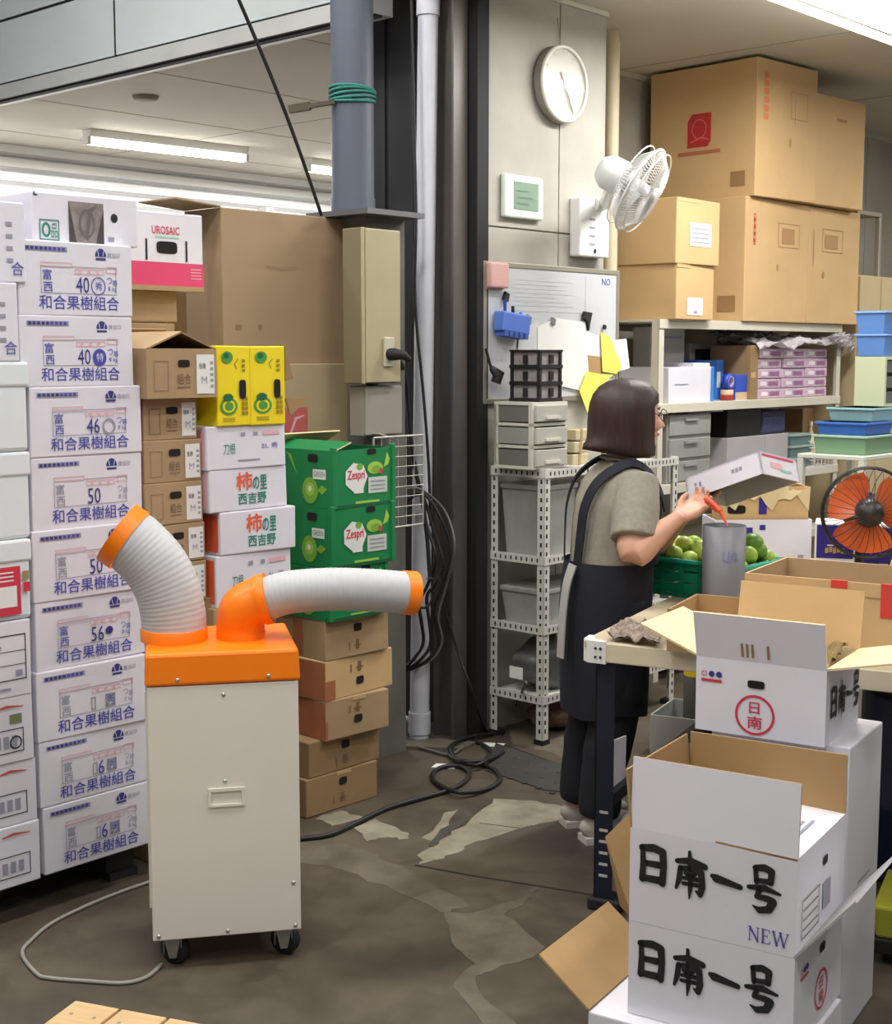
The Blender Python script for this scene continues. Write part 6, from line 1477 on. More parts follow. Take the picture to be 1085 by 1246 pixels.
# orange fan on the bench
Yn = 4.86; fc = at(1056, 624, Yn); t = thing('table_fan', 'orange-bladed fan with black wire cage at the right', 'fan', (fc.x, Yn + 0.1, TZ))
lo = Vector((fc.x, Yn + 0.1, TZ)); axf = Vector((-0.12, -0.97, 0.05)).normalized(); upf = (Vector((0, 0, 1)) - axf * axf.z).normalized(); sxf = upf.cross(axf)
Rf = Matrix((sxf, upf, axf)).transposed().to_4x4(); Rf.translation = fc - lo; RF = 0.158
FO = M('orange fan blade', (206, 92, 40), 0.35); CG = M('black cage wire', (48, 44, 46), 0.4, 0.4)
def rp(r, z, n=40): return [Rf @ Vector((r * math.cos(2 * math.pi * k / n), r * math.sin(2 * math.pi * k / n), z)) for k in range(n)]
m = MB(); m.tube(rp(RF, 0), 0.006, CG, 8, closed=True); m.tube(rp(RF * 0.99, 0.03), 0.003, CG, 6, closed=True); m.build('cage_rim', t)
m = MB()
for k in range(30):
    a = 2 * math.pi * k / 30; c_, s_ = math.cos(a), math.sin(a)
    m.tube([Rf @ Vector((0.04 * c_, 0.04 * s_, 0.075)), Rf @ Vector((RF * 0.75 * c_, RF * 0.75 * s_, 0.065)), Rf @ Vector((RF * c_, RF * s_, 0.0)), Rf @ Vector((RF * 0.75 * c_, RF * 0.75 * s_, -0.06)), Rf @ Vector((0.06 * c_, 0.06 * s_, -0.07))], 0.0012, CG, 4, caps=False)
o = m.build('cage_wires', t); o['kind'] = 'stuff'
for k in range(3):
    b_ = MB(); vs = []
    for i in range(8):
        rr = 0.035 + (RF * 0.9 - 0.035) * i / 7; half = R(44 + 10 * math.sin(i / 7 * math.pi))
        for j in range(7):
            a = R(120 * k + 20) + half * (j / 3 - 1); vs.append(Rf @ Vector((rr * math.cos(a), rr * math.sin(a), 0.03 * (j / 3 - 1))))
    b_.add(vs, [(i * 7 + j, i * 7 + j + 1, i * 7 + j + 8, i * 7 + j + 7) for i in range(7) for j in range(6)], FO, True); b_.build('blade', t)
MB().lathe([(0.0001, 0.07), (0.04, 0.065), (0.05, 0.03), (0.05, -0.02)], M('fan hub', (40, 36, 34), 0.4), 24, Rf).build('hub', t)
MB().lathe([(0.0001, -0.2), (0.06, -0.19), (0.075, -0.12), (0.07, -0.07), (0.0001, -0.065)], M('fan motor grey', (70, 70, 74), 0.4), 24, Rf).build('motor', t)
MB().tube([(0, 0, 0.01), Rf @ Vector((0, -0.03, -0.12))], 0.016, CG, 12).build('pole', t)
MB().lathe([(0.0001, 0), (0.09, 0), (0.09, 0.012), (0.03, 0.025), (0.0001, 0.028)], CG, 28).build('base', t)
# white box held tipped over the table
C0 = at(923, 548, 4.36); e1 = Vector((-0.195, 0.21, -0.105)); e2 = Vector((0.158, 0.165, -0.042)); nn = e1.cross(e2).normalized()
if nn.z > 0: nn = -nn
dn_ = nn * 0.075; t = thing('tipped_carton', 'shallow white carton held tipped over by the woman', 'box', C0)
m = MB(); tt = 0.006; o0 = Vector((0, 0, 0)); u1, u2 = e1.normalized(), e2.normalized()
m.obox(o0, e1, e2, nn * tt, WHITE_B)
for (a, b_, c_) in ((o0, e1, u2 * tt), (o0 + e2 - u2 * tt, e1, u2 * tt), (o0, u1 * tt, e2), (o0 + e1 - u1 * tt, u1 * tt, e2)): m.obox(a, b_, c_, dn_, WHITE_B)
bo = m.build('tray', t)
m = MB(); m.obox(o0 + u1 * tt + u2 * tt + nn * (tt + 0.001), e1 - u1 * 2 * tt, e2 - u2 * 2 * tt, nn * 0.001, HOLE); m.build('lining', t)  # near-black sheet paints the shade inside the tipped carton
m = MB(); f = Face(m, o0 + e1, -u1, -nn); f.O = o0 + e1 + dn_ ; L1 = e1.length; H1 = 0.075
out1 = f.N
[f.rect(L1 * (0.62 + 0.05 * k), H1 * 0.45, L1 * 0.036, H1 * 0.16, GREY_INK, 0) for k in range(3)]; [f.rect(L1 * (0.12 + 0.06 * k), H1 * 0.38, L1 * 0.03, H1 * 0.22, GREY_INK, 0) for k in range(2)]
f2 = Face(m, o0 + dn_, u2, -nn); L2 = e2.length
f2.rect(L2 * 0.05, H1 * 0.8, L2 * 0.85, H1 * 0.10, RED_INK, 0); f2.rect(L2 * 0.25, H1 * 0.35, L2 * 0.3, H1 * 0.25, PALE_RED, 0); f2.rect(L2 * 0.5, H1 * 0.25, L2 * 0.3, H1 * 0.12, M('mint ink', (150, 205, 190), 0.6), 0)
f3 = Face(m, o0 + e1, -u1, u2)
m.build('printed_marks', t)

# ================================================================== open cartons with brush lettering, lower right
def brush(f, x, y, s, mat=INK, sy=None):
    """the brush characters 日南一号 written from x, y with character height s"""
    sy = sy or s
    def S(ox, w, pts, ws): f.stroke([(x + ox + px_ * w, y + py_ * sy) for px_, py_ in pts], [k * s * 1.5 for k in ws], mat, 2)
    w = s * 0.92
    S(0, w, [(0.10, 0.90), (0.13, 0.5), (0.10, 0.10)], [0.10, 0.13, 0.14]); S(0, w, [(0.08, 0.90), (0.5, 0.94), (0.80, 0.88), (0.84, 0.5), (0.80, 0.08)], [0.14, 0.17, 0.16, 0.14, 0.15]); S(0, w, [(0.2, 0.52), (0.74, 0.53)], [0.12, 0.15]); S(0, w, [(0.12, 0.13), (0.76, 0.14)], [0.14, 0.16])
    o = s * 1.16
    S(o, w, [(0.04, 0.74), (0.5, 0.80), (0.98, 0.72)], [0.10, 0.15, 0.13]); S(o, w, [(0.46, 1.02), (0.50, 0.60)], [0.07, 0.12]); S(o, w, [(0.16, 0.58), (0.12, 0.3), (0.02, 0.05)], [0.12, 0.12, 0.06])
    S(o, w, [(0.2, 0.58), (0.6, 0.62), (0.86, 0.56), (0.90, 0.2), (0.84, 0.0), (0.70, 0.06)], [0.10, 0.13, 0.14, 0.14, 0.12, 0.05]); S(o, w, [(0.34, 0.48), (0.41, 0.40)], [0.09, 0.07]); S(o, w, [(0.66, 0.50), (0.58, 0.40)], [0.09, 0.07])
    S(o, w, [(0.28, 0.34), (0.74, 0.36)], [0.08, 0.09]); S(o, w, [(0.26, 0.20), (0.74, 0.22)], [0.08, 0.09]); S(o, w, [(0.5, 0.48), (0.5, 0.1), (0.47, -0.16)], [0.11, 0.10, 0.03])
    o = s * 2.3
    S(o, w, [(0.0, 0.54), (0.12, 0.50), (0.92, 0.40)], [0.10, 0.17, 0.11])
    o = s * 3.40
    S(o, w, [(0.2, 0.96), (0.24, 0.62)], [0.10, 0.10]); S(o, w, [(0.2, 0.96), (0.5, 1.0), (0.72, 0.94), (0.70, 0.66)], [0.12, 0.15, 0.14, 0.12]); S(o, w, [(0.25, 0.66), (0.70, 0.68)], [0.10, 0.12])
    S(o, w, [(0.0, 0.46), (0.5, 0.50), (1.0, 0.42)], [0.09, 0.14, 0.06]); S(o, w, [(0.36, 0.46), (0.26, 0.26), (0.6, 0.26), (0.78, 0.2), (0.66, 0.0), (0.36, -0.06), (0.14, 0.02)], [0.12, 0.10, 0.13, 0.17, 0.15, 0.13, 0.03])
def stamp(f, x, y, r):
    f.ring(x, y, r, r, r * 0.12, RED_INK, 1); f.text('日', x - r * 0.28, y + r * 0.08, r * 0.55, RED_INK, 1, r * 0.5, 0.03); f.text('南', x - r * 0.36, y - r * 0.68, r * 0.62, RED_INK, 1, r * 0.72, 0.03)
def logo(f, x, y, s):
    f.ring(x + s * 0.4, y, s * 0.4, s * 0.4, s * 0.12, RED_INK, 1); f.disc(x + s * 1.55, y, s * 0.45, s * 0.45, NAVY_INK, 1); f.disc(x + s * 2.65, y, s * 0.45, s * 0.45, NAVY_INK, 1); f.rect(x, y - s * 1.15, s * 3.1, s * 0.4, RED_INK, 1)
srot = R(-32); nx, ny = Vector((math.cos(srot), math.sin(srot), 0)), Vector((-math.sin(srot), math.cos(srot), 0))
WHT = M('bright white board', (226, 224, 232), 0.5, var=0.02)
Yn2 = 2.75; Pn = at(967, 1167, Yn2); zA = Pn.z; zB = zat(1046, Yn2); hA = zB - zA
wA = -along(Pn, nx, 765); wA = abs(wA); dA = along(Pn + Vector((0, 0, hA / 2)), ny, 1036)
dA = min(dA, 0.34)
zL = zA - hA * 1.0
gs = 'brush-lettered white cartons'
O1 = Pn - nx * wA
# bottom carton on the floor, a little wider, with splayed flaps
Hb = on_z(715, 1230, zL); ob = Vector((Hb.x, Hb.y, 0))
botc = Carton('bottom_carton', 'white carton on the floor under the lettered stack with a raised brown flap', ob, srot, (Pn - ob).dot(nx) + 0.01, 0.36, zL, WHT, gs)
botc.flap('left', 0.16, 52, out=WHT, inn=KRAFT_IN); botc.done()
lowc = Carton('lettered_carton', 'white brush-lettered carton with loose side flaps at the bottom of the stack', Vector((O1.x, O1.y, zL)), srot, wA, dA, hA, WHT, gs, solid=False)
f = lowc.front(); cs = wA * 0.195; brush(f, wA * 0.065, hA * 0.42, cs, sy=cs * 1.2)
rf_ = lowc.right(); stamp(rf_, dA * 0.55, hA * 0.35, 0.045); logo(rf_, dA * 0.12, hA * 0.78, 0.016); lowc.hole(dA * 0.55, hA * 0.8, 0.018, 0.010, 'right')
lowc.flap('right', 0.19, 40, out=WHT, inn=M('pale grey board', (172, 168, 170), 0.6, var=0.05)); lowc.done()
upc = Carton('lettered_carton', 'open white brush-lettered carton marked NEW with its front flap up', Vector((O1.x, O1.y, zA + 0.001)) , srot, wA, dA, hA - 0.001, WHT, gs, solid=False)
f = upc.front(); brush(f, wA * 0.065, hA * 0.44, cs, sy=cs * 1.2); NW = M('new ink', (92, 92, 160), 0.6)
def serif(x, y, s):
    q = lambda pts, w_: f.stroke([(x + a * s, y + b * s) for a, b in pts], [w_ * s] * len(pts), NW, 1)
    for x0 in (0.0,):
        q([(0.12, 0.0), (0.12, 1.0)], 0.07); q([(0.12, 1.0), (0.72, 0.0)], 0.15); q([(0.72, 0.0), (0.72, 1.0)], 0.07); q([(0.0, 0.0), (0.24, 0.0)], 0.05); q([(0.0, 1.0), (0.16, 1.0)], 0.05); q([(0.6, 1.0), (0.84, 1.0)], 0.05)
        q([(1.1, 0.0), (1.1, 1.0)], 0.15); q([(1.0, 0.0), (1.6, 0.0), (1.64, 0.2)], 0.06); q([(1.0, 1.0), (1.56, 1.0), (1.58, 0.8)], 0.06); q([(1.1, 0.52), (1.42, 0.52)], 0.06); q([(1.42, 0.62), (1.42, 0.42)], 0.05)
        q([(1.85, 1.0), (2.12, 0.0)], 0.15); q([(2.12, 0.0), (2.38, 1.0)], 0.07); q([(2.36, 1.0), (2.64, 0.0)], 0.15); q([(2.64, 0.0), (2.9, 1.0)], 0.07); q([(1.74, 1.0), (2.0, 1.0)], 0.05); q([(2.26, 1.0), (2.5, 1.0)], 0.05); q([(2.78, 1.0), (3.0, 1.0)], 0.05)
serif(wA * 0.73, hA * 0.09, wA * 0.078)
fo, ff = upc.flap('front', zat(950, Yn2 + 0.03) - zB, -4, out=WHT, inn=KRAFT_IN)
upc.flap('back', 0.135, 0, out=WHT, inn=KRAFT_IN); upc.flap('left', 0.128, 6, out=WHT, inn=KRAFT_IN)
ro, rff = upc.flap('right', dA * 0.52, -88, out=WHT, inn=KRAFT_IN)
rff.N = rff.X.cross(rff.Y)
for k in range(5): rff.rect(dA * 0.3, dA * (0.12 + 0.05 * k), dA * (0.42 - 0.05 * (k % 2)), 0.007, GREY_INK, 1)
r_ = upc.right(); upc.hole(dA * 0.55, hA * 0.72, 0.016, 0.010, 'right'); r_.frame(dA * 0.10, hA * 0.12, dA * 0.35, hA * 0.40, 0.003, M('olive ink', (120, 116, 90), 0.6), 1)
for k in range(3): r_.rect(dA * 0.12, hA * (0.2 + 0.1 * k), dA * 0.3, 0.003, MATS['olive ink'], 1)
r_.rect(dA * 0.52, hA * 0.2, dA * 0.16, hA * 0.28, GREY_INK, 1); upc.done()
# stack behind, carrying the open white carton with the red stamp
Yr = 3.13; Pr2 = at(1003, 910, Yr); zr2 = Pr2.z; zr3 = zat(817, Yr)
w2 = abs(along(Pr2 + Vector((0, 0, 0.05)), nx, 846)); d2_ = 0.27; O2 = Pr2 - nx * w2
base = Carton('plain_carton', 'tall plain white carton supporting the stamped open carton', Vector((O2.x, O2.y, 0)) + nx * 0.03 + ny * 0.03, srot, w2 + 0.02, 0.28, zr2, WHT); base.right().rect(0.1, zr2 * 0.5, 0.1, 0.004, GREY_INK, 1); base.done()
wb = Carton('stamped_carton', 'open white carton with a red round stamp and splayed flaps', Vector((O2.x, O2.y, zr2)), srot, w2, d2_, zr3 - zr2, WHT, gs, solid=False, inner=CREAM)
h2 = zr3 - zr2; f = wb.front(); logo(f, w2 * 0.045, h2 * 0.78, 0.0165); stamp(f, w2 * 0.47, h2 * 0.30, h2 * 0.27); wb.hole(w2 * 0.475, h2 * 0.71, 0.021, 0.0095)
r_ = wb.right(); brush(r_, d2_ * 0.12, h2 * 0.32, d2_ * 0.20, sy=h2 * 0.42)
GREYF = WHT
fo, ff = wb.flap('front', 0.115, 14, out=WHT, inn=CREAM)
for k, xx in enumerate((0.36, 0.40, 0.44, 0.56)): ff.rect(w2 * xx, 0.012, 0.006, 0.035, KRAFT_D, 1)
wb.flap('left', 0.16, 68, out=WHT, inn=CREAM); wb.flap('right', 0.20, 78, out=WHT, inn=CREAM); wb.flap('back', 0.145, 12, out=WHT, inn=KRAFT_L); wb.done()
crumple('crumpled brown packing paper inside the stamped open carton', 'packing_paper', 'paper', [Vector(O2) + nx * 0.02 + ny * 0.03 + Vector((0, 0, h2 * 0.85)), Vector(O2) + nx * (w2 - 0.02) + ny * 0.03 + Vector((0, 0, h2 * 0.9)), Vector(O2) + nx * (w2 - 0.02) + ny * (d2_ - 0.03) + Vector((0, 0, h2 * 1.1)), Vector(O2) + nx * 0.02 + ny * (d2_ - 0.03) + Vector((0, 0, h2 * 0.9))], M('brown packing paper', (150, 124, 72), 0.6, rgb2=(112, 90, 46), vscale=40), 0.008, 26, 16)
# loose boards around the stack
def board(label, pts, Y, mat, th=0.006, name='cardboard_sheet'):
    P = [at(u, v, y) for (u, v), y in zip(pts, Y)]; n = (P[1] - P[0]).cross(P[2] - P[0]).normalized() * th
    m = MB(); k = len(P); m.add(P + [p + n for p in P], [tuple(range(k)), tuple(range(k, 2 * k))[::-1]] + [(i, (i + 1) % k, k + (i + 1) % k, k + i) for i in range(k)], mat)
    return tag(m.build(name), label, 'cardboard')
g1 = on_z(770, 1120, 0.0)
board('brown cardboard sheet leaning left of the lettered stack by the table leg', [(736, 1018), (766, 990), (770, 1120), (754, 1102)], [3.45, 3.4, 3.35, 3.45], KRAFT_IN)
board('pale folded board leaning under the table beside its leg', [(736, 905), (762, 895), (760, 955), (738, 962)], [4.16, 4.22, 4.18, 4.14], WHT)
# dark drum and yellow-green tub at the right edge
q = on_z(1108, 1060, 0); t = thing('navy_drum', 'dark navy plastic drum under the table at the right edge', 'drum', Vector((q.x + 0.02, q.y, 0)))
ND = M('navy plastic drum', (34, 46, 84), 0.4, var=0.06)
MB().lathe([(0.0001, 0.0), (0.17, 0.0), (0.185, 0.02), (0.185, 0.22), (0.192, 0.23), (0.192, 0.25), (0.185, 0.26), (0.185, 0.56), (0.175, 0.6), (0.0001, 0.6)], ND, 32).build('barrel', t)
MB().lathe([(0.18, 0.585), (0.195, 0.585), (0.195, 0.625), (0.0001, 0.63)], BLACK, 32).build('lid', t)
q = on_z(1058, 1172, 0); t = thing('yellow_tub', 'yellow green plastic tub on a black dolly at the right edge', 'tub', Vector((q.x, q.y, 0)), R(-25))
MB().box((0.0, 0.0, 0.03), (0.3, 0.3, 0.07), BLACK).build('dolly', t, bevel=0.004)
MB().hexa([(0.01, 0.01, 0.07), (0.29, 0.01, 0.07), (0.29, 0.29, 0.07), (0.01, 0.29, 0.07), (0, 0, 0.16), (0.3, 0, 0.16), (0.3, 0.3, 0.16), (0, 0.3, 0.16)], M('yellow green plastic', (176, 178, 60), 0.4)).build('tub', t, bevel=0.008)
for (x, y) in ((0.04, 0.04), (0.26, 0.04), (0.04, 0.26), (0.26, 0.26)): MB().lathe([(0.0001, -0.01), (0.016, -0.01), (0.016, 0.01), (0.0001, 0.01)], BLACK, 14, Matrix.Translation((x, y, 0.016)) @ Matrix.Rotation(R(90), 4, 'Y')).build('wheel', t)
# ================================================================== the woman at the table
SKIN = M('skin', (206, 156, 132), 0.5, var=0.05, vscale=12); HAIR = M('dark brown hair', (54, 30, 24), 0.5, rgb2=(34, 19, 16), vscale=14, stretch=(6, 6, 0.6), bump=0.25, bscale=30)
SHIRT = M('grey marl cotton', (150, 144, 130), 0.85, rgb2=(136, 131, 118), vscale=60, bump=0.15, bscale=18); APRON = M('navy apron cloth', (15, 18, 32), 0.8, var=0.10, vscale=6, bump=0.2, bscale=9); PANT = M('dark trousers', (22, 24, 34), 0.85, var=0.1)
SHOE = M('grey white sneaker', (186, 180, 172), 0.6, var=0.06); SOLE = M('shoe sole', (206, 202, 194), 0.6)
prot2 = R(17); Wp0 = on_z(721, 1012, 0)
wm_ = thing('person', 'woman in grey shirt and navy apron holding a white carton over the table', 'person', (Wp0.x, Wp0.y, 0), prot2)
mw = Matrix.Translation((Wp0.x, Wp0.y, 0)) @ Matrix.Rotation(prot2, 4, 'Z'); iw = mw.inverted()
PL = lambda u, v, Y: iw @ at(u, v, Y)
def remesh(mb, name, parent, voxel, it=6, fac=0.5):
    o = mb.build(name); md = o.modifiers.new('r', 'REMESH'); md.mode = 'VOXEL'; md.voxel_size = voxel; md.use_smooth_shade = True
    ms = o.modifiers.new('s', 'SMOOTH'); ms.iterations = it; ms.factor = fac
    dg = bpy.context.evaluated_depsgraph_get(); dg.update(); me = bpy.data.meshes.new_from_object(o.evaluated_get(dg)); bpy.data.objects.remove(o)
    for p in me.polygons: p.use_smooth = True
    if not me.materials: me.materials.append(mb.mats[0])
    me.name = name; n = bpy.data.objects.new(name, me); col.objects.link(n); n.parent = parent
    return n
b = MB()
b.loft([(0.045, 0, 0.70, 0.10, 0.15), (0.05, 0, 0.80, 0.12, 0.16), (0.055, 0, 0.92, 0.105, 0.135), (0.06, 0, 1.04, 0.11, 0.14), (0.07, 0, 1.14, 0.11, 0.155), (0.075, 0, 1.205, 0.085, 0.16), (0.08, 0, 1.245, 0.055, 0.10)], SKIN, 28)
for s in (-1, 1):                                                # legs
    b.tube(smooth([(0.05, s * 0.085, 0.80), (0.055, s * 0.085, 0.62), (0.04, s * 0.085, 0.44), (0.0, s * 0.085, 0.25), (-0.015, s * 0.085, 0.07)], 4), [0.085] * 4 + [0.078] * 4 + [0.06] * 4 + [0.054] * 4 + [0.04], SKIN, 16)
    b.sphere((0.03, s * 0.085, 0.045), (0.11, 0.04, 0.035), SKIN, 14, 8)
b.tube([(0.078, 0, 1.22), (0.088, 0, 1.28), (0.10, 0, 1.345)], [0.056, 0.05, 0.05], SKIN, 18)
def headfn(p):
    q = Vector(p)
    if q.x > 0: q.y *= 1 - 0.25 * max(0, q.x / 0.095) * max(0, -q.z / 0.12)
    if q.x < 0: q.x *= 1.04
    return q
HC = Vector((0.118, 0, 1.405))
b.sphere(HC, (0.094, 0.076, 0.118), SKIN, 28, 20, headfn)
b.sphere(HC + Vector((0.055, 0, -0.085)), (0.038, 0.034, 0.032), SKIN, 14, 10)                     # chin
b.tube([HC + Vector((0.088, 0, 0.012)), HC + Vector((0.102, 0, -0.012)), HC + Vector((0.113, 0, -0.03)), HC + Vector((0.094, 0, -0.038))], [0.008, 0.011, 0.013, 0.010], SKIN, 10)   # nose
b.sphere(HC + Vector((0.086, 0, -0.060)), (0.014, 0.022, 0.008), SKIN, 12, 8)                      # lips
for s in (-1, 1):
    b.sphere(HC + Vector((-0.005, s * 0.078, -0.01)), (0.02, 0.010, 0.03), SKIN, 10, 8)             # ears
    b.sphere(HC + Vector((0.07, s * 0.034, -0.025)), (0.028, 0.026, 0.024), SKIN, 10, 8)            # cheeks
# arms
SR, SL = Vector((0.078, -0.15, 1.19)), Vector((0.078, 0.15, 1.19))
ER, WR = PL(770, 674, 4.36), PL(828, 628, 4.40)
EL, WL = PL(792, 664, 4.74), PL(838, 620, 4.62)
def limb(S_, E_, W_):
    b.tube(smooth([S_, S_.lerp(E_, 0.5), E_, E_.lerp(W_, 0.35), E_.lerp(W_, 0.75), W_], 4), [0.056] * 4 + [0.05] * 4 + [0.044, 0.046, 0.048, 0.047] + [0.044, 0.041, 0.037, 0.034] + [0.030, 0.028, 0.026, 0.025] + [0.024], SKIN, 16)
limb(SR, ER, WR); limb(SL, EL, WL)
def hand_(Wr, tip, upv, mirror):
    d = (tip - Wr).normalized(); s = d.cross(Vector(upv)).normalized() * mirror; n = s.cross(d).normalized() * mirror   # n points to the side the fingers curl to
    k = Wr + d * 0.085
    for i in range(4):                                          # palm, four metacarpals wide
        q = (i - 1.5) * 0.0185
        b.tube([Wr + s * q * 0.6, Wr + d * 0.045 + s * q, k + s * q], [0.016, 0.0165, 0.0125], SKIN, 10)
    for i, (L, cu) in enumerate(((0.066, 38), (0.074, 40), (0.070, 44), (0.055, 50))):
        q = (i - 1.5) * 0.0215; p = k + s * q; a = R(14); pts = [p - d * 0.012, p]
        for j, fr in enumerate((0.45, 0.32, 0.23)):
            p = p + (d * math.cos(a) + n * math.sin(a)) * L * fr; pts.append(p); a += R(cu)
        b.tube(pts, [0.0098, 0.0095, 0.0088, 0.0078, 0.0062], SKIN, 10)
    t0 = Wr + d * 0.022 + s * (-0.030)
    b.tube([t0 + s * 0.012, t0 + d * 0.018 - s * 0.006 + n * 0.008, t0 + d * 0.042 - s * 0.010 + n * 0.022, t0 + d * 0.062 - s * 0.004 + n * 0.034], [0.0145, 0.0125, 0.0105, 0.0075], SKIN, 10)
hand_(WR, PL(866, 602, 4.50), (0.0, -0.3, 1.0), 1)
hand_(WL, PL(866, 606, 4.64), (0.0, 0.3, 1.0), -1)
bd = remesh(b, 'body', wm_, 0.0045, 5, 0.5)
# eyes, brows, mouth
for s in (-1, 1):
    MB().sphere(HC + Vector((0.083, s * 0.032, 0.006)), (0.007, 0.011, 0.006), INK, 10, 8).build('eye', wm_)
    MB().tube([HC + Vector((0.091, s * 0.016, 0.026)), HC + Vector((0.088, s * 0.034, 0.031)), HC + Vector((0.078, s * 0.05, 0.026))], 0.003, HAIR, 6).build('eyebrow', wm_)
MB().sphere(HC + Vector((0.092, 0, -0.060)), (0.011, 0.019, 0.006), M('lips', (176, 104, 96), 0.5), 12, 8).build('lips', wm_)
# glasses
gl = MB(); GLM = M('dark glasses frame', (60, 52, 50), 0.3)
for s in (-1, 1):
    cc = HC + Vector((0.106, s * 0.033, 0.006)); gl.tube([cc + Vector((-0.004 * abs(math.sin(a)), 0.024 * math.cos(a), 0.019 * math.sin(a))) for a in [2 * math.pi * k / 20 for k in range(20)]], 0.0018, GLM, 6, closed=True)
    gl.tube([cc + Vector((0, s * 0.024, 0.004)), HC + Vector((0.06, s * 0.078, 0.012)), HC + Vector((-0.005, s * 0.088, 0.008))], 0.0018, GLM, 6)
gl.tube([HC + Vector((0.106, -0.009, 0.01)), HC + Vector((0.11, 0, 0.013)), HC + Vector((0.106, 0.009, 0.01))], 0.0018, GLM, 6)
gl.build('glasses', wm_)
# hair: a chin-length bob
h = MB(); seg = 48; rings = []
prof = [(1.533, 0.012), (1.530, 0.035), (1.522, 0.062), (1.505, 0.088), (1.48, 0.107), (1.45, 0.117), (1.42, 0.121), (1.39, 0.122), (1.36, 0.122), (1.33, 0.121), (1.305, 0.122), (1.288, 0.118), (1.28, 0.10), (1.282, 0.06), (1.30, 0.02)]
vs = []; fs = []
for i, (z, r) in enumerate(prof):
    for k in range(seg):
        a = 2 * math.pi * k / seg; ca, sa_ = math.cos(a), math.sin(a)
        rr = r * (1 + 0.012 * math.sin(a * 9 + z * 20) + 0.008 * math.sin(a * 17))
        rx, ry = rr * 1.03, rr * 0.90
        front = max(0.0, min(1.0, (ca - 0.50) / 0.25))
        low = max(0.0, min(1.0, (1.455 - z) / 0.03))
        kx_ = 1 - 0.52 * front * low
        back = max(0.0, -ca); flick = max(0.0, (1.345 - z) / 0.05)
        dx = -0.02 * back * flick + 0.012 * math.sin(a * 5 + 1) * flick * 0.5 if z < 1.345 and i < 12 else 0
        vs.append((0.098 + rx * ca * kx_ + dx, ry * sa_ * (1 - 0.2 * front * low), z + (0.012 * back * (1 if z < 1.31 else 0)) - 0.006 * (1 - back) * (1 if z < 1.30 else 0)))
for i in range(len(prof) - 1):
    for k in range(seg):
        l = (k + 1) % seg; fs.append((i * seg + k, i * seg + l, (i + 1) * seg + l, (i + 1) * seg + k))
fs.append(tuple(range(seg))[::-1]); n_ = (len(prof) - 1) * seg; fs.append(tuple(n_ + k for k in range(seg)))
h.add(vs, fs, HAIR, True); h.build('hair', wm_)
# t-shirt
t = MB()
t.loft([(0.05, 0, 0.845, 0.138, 0.172), (0.052, 0, 0.90, 0.134, 0.165), (0.056, 0, 0.97, 0.132, 0.160), (0.06, 0, 1.05, 0.132, 0.163), (0.068, 0, 1.13, 0.128, 0.174), (0.074, 0, 1.195, 0.106, 0.174), (0.08, 0, 1.238, 0.078, 0.125), (0.084, 0, 1.262, 0.062, 0.075)], SHIRT, 32)
for S_, E_ in ((SR, ER), (SL, EL)):
    q = S_.lerp(E_, 0.80)
    t.tube([S_ + Vector((0, 0, 0.0)) - (E_ - S_) * 0.12, S_.lerp(E_, 0.3), S_.lerp(E_, 0.6), q], [0.066, 0.075, 0.076, 0.078], SHIRT, 20)
sh = remesh(t, 't_shirt', wm_, 0.007, 5)
m = MB(); m.tube([(0.084 + 0.062 * math.cos(a), 0.072 * math.sin(a), 1.262 - 0.012 * math.cos(a)) for a in [2 * math.pi * k / 24 for k in range(24)]], 0.006, SHIRT, 8, closed=True); m.build('collar', sh)
# apron: skirt wrapped round, bib and shoulder straps
a_ = MB(); seg = 40; vs = []; fs = []
rg = [(0.045, 0.935, 0.143, 0.174), (0.042, 0.88, 0.146, 0.18), (0.036, 0.78, 0.148, 0.186), (0.034, 0.66, 0.146, 0.184), (0.032, 0.54, 0.143, 0.18), (0.03, 0.43, 0.14, 0.176)]
for i, (cx2, z, rx, ry) in enumerate(rg):
    for k in range(seg):
        a = 2 * math.pi * k / seg; f_ = 1 + 0.022 * math.sin(a * 7 + i) * i / 5
        vs.append((cx2 + rx * math.cos(a) * f_, ry * math.sin(a) * f_, z + (0.012 * math.sin(a * 3) if i == 5 else 0)))
for i in range(len(rg) - 1):
    for k in range(seg):
        l = (k + 1) % seg; fs.append((i * seg + k, i * seg + l, (i + 1) * seg + l, (i + 1) * seg + k))
a_.add(vs, fs, APRON, True); a_.add([(x * 0.97 + 0.001, y * 0.97, z) for x, y, z in vs], [f[::-1] for f in fs], APRON, True); ap = a_.build('apron_skirt', wm_)
bb = MB(); vs = []; fs = []
for i in range(7):
    z = 0.93 + 0.21 * i / 6; hw = 1.25 - 0.5 * i / 6
    for k in range(13):
        a = hw * (k / 6 - 1); rx = 0.148 + 0.002 * i; vs.append((0.054 + rx * math.cos(a), 0.172 * math.sin(a), z))
for i in range(6):
    for k in range(12): fs.append((i * 13 + k, i * 13 + k + 1, (i + 1) * 13 + k + 1, (i + 1) * 13 + k))
bb.add(vs, fs, APRON, True); bb.add([(x + 0.004, y * 1.02, z) for x, y, z in vs], [f[::-1] for f in fs], APRON, True); bb.build('bib', wm_)
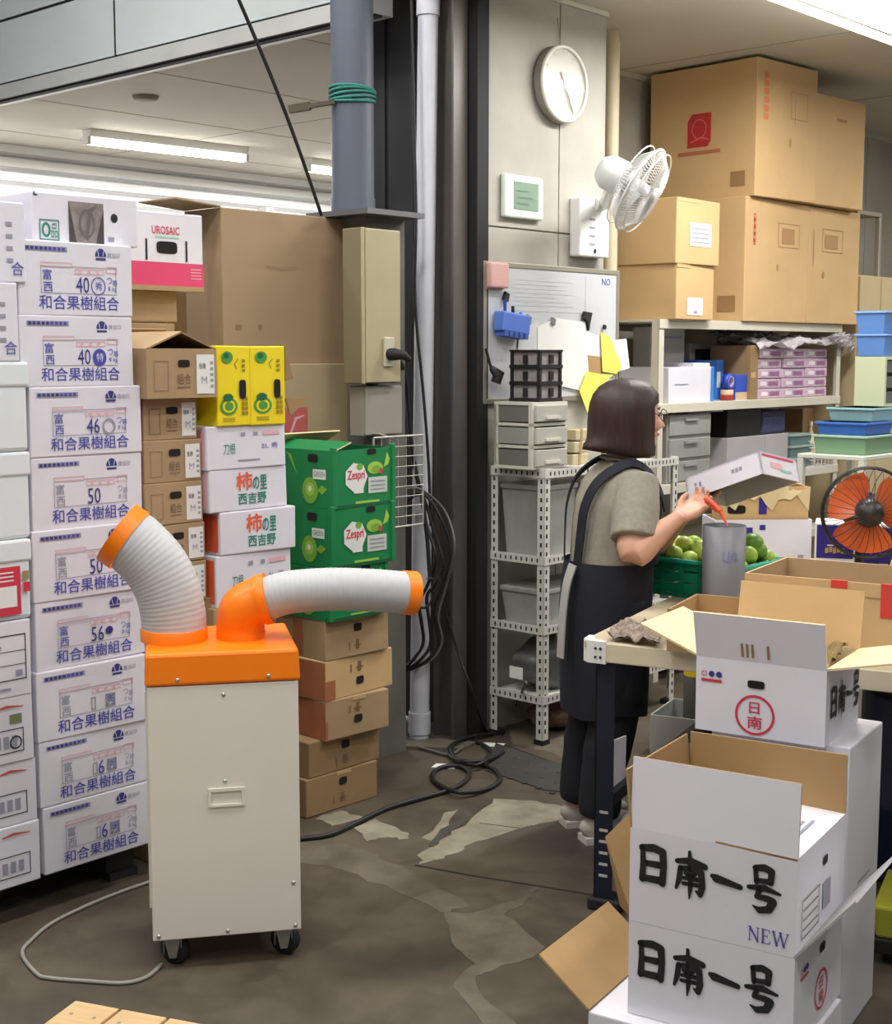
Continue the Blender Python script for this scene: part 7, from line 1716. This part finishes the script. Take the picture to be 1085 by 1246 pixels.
def strap(pts, wd, name, mat=APRON, th=0.005, side=None):
    P = smooth(pts, 6); m = MB(); vs = []
    for i, p in enumerate(P):
        d = (P[min(i + 1, len(P) - 1)] - P[max(i - 1, 0)]).normalized(); c_ = Vector((0.07, 0, p.z - 0.03)); out = Vector((p.x - c_.x, p.y, 0.35 * max(0, p.z - 1.1) / 0.15 * 0.3))
        out = (out - d * out.dot(d)).normalized(); s = d.cross(out).normalized() * wd / 2
        vs += [p - s, p + s, p + s + out * th, p - s + out * th]
    fs = []
    for i in range(len(P) - 1):
        for k in range(4): fs.append((i * 4 + k, i * 4 + (k + 1) % 4, (i + 1) * 4 + (k + 1) % 4, (i + 1) * 4 + k))
    m.add(vs, fs, mat, False); return m.build(name, wm_)
for s in (-1, 1):
    strap([(-0.088, s * 0.055, 0.93), (-0.083, s * 0.065, 1.02), (-0.072, s * 0.075, 1.12), (-0.035, s * 0.09, 1.20), (0.035, s * 0.105, 1.250), (0.085, s * 0.108, 1.258), (0.14, s * 0.105, 1.225), (0.182, s * 0.098, 1.16), (0.202, s * 0.09, 1.10)], 0.034, 'strap')
strap([(-0.105, -0.06, 0.93), (-0.125, -0.055, 0.86), (-0.135, -0.05, 0.76), (-0.14, -0.045, 0.62)], 0.036, 'apron_tie', M('pale apron tie', (160, 160, 156), 0.8))
# trousers and shoes
t = MB()
for s in (-1, 1):
    t.tube(smooth([(0.05, s * 0.085, 0.82), (0.055, s * 0.085, 0.62), (0.04, s * 0.085, 0.44), (0.0, s * 0.085, 0.25), (-0.015, s * 0.085, 0.085)], 4), [0.10] * 4 + [0.096] * 4 + [0.08] * 4 + [0.072] * 4 + [0.064], PANT, 18)
t.sphere((0.05, 0, 0.80), (0.125, 0.165, 0.10), PANT, 20, 12); remesh(t, 'trousers', wm_, 0.008, 4)
for s in (-1, 1):
    sh_ = MB(); x0 = 0.03
    sh_.sphere((x0 + 0.01, s * 0.085, 0.05), (0.125, 0.046, 0.05), SHOE, 22, 14, lambda p: Vector((p.x, p.y * (1 + 0.15 * (p.x > 0)), max(-0.035, p.z * (1.0 if p.x < 0 else 1 - 2.2 * p.x)))))
    o = sh_.build('shoe', wm_)
    MB().prism([(-0.11, -0.036), (0.09, -0.046), (0.125, -0.02), (0.125, 0.02), (0.09, 0.046), (-0.11, 0.036)], (x0 + 0.005, s * 0.085, 0.0), (1, 0, 0), (0, 1, 0), (0, 0, 0.022), SOLE).build('sole', o)
# orange-handled snips in her hand
q0s = at(858, 606, 4.40); q1s = at(876, 622, 4.36); q2s = at(885, 640, 4.34)
sn = thing('snips', 'orange-handled snips hanging from the woman\'s hand above the cylinder', 'snips', q0s); ORH = M('orange red handle', (226, 84, 48), 0.4)
MB().tube(smooth([(0, 0, 0), (q1s - q0s) * 0.6 + Vector((0, 0, 0.004)), q1s - q0s], 4), [0.008] * 9, ORH, 10).build('handle', sn)
MB().tube(smooth([Vector((0.004, 0.01, -0.01)), (q1s - q0s) * 0.6 + Vector((0, 0.014, -0.008)), q1s - q0s + Vector((0, 0.004, 0))], 4), 0.007, ORH, 10).build('handle', sn)
MB().tube([q1s - q0s, q2s - q0s], [0.006, 0.003], ORH, 8).build('tip', sn)
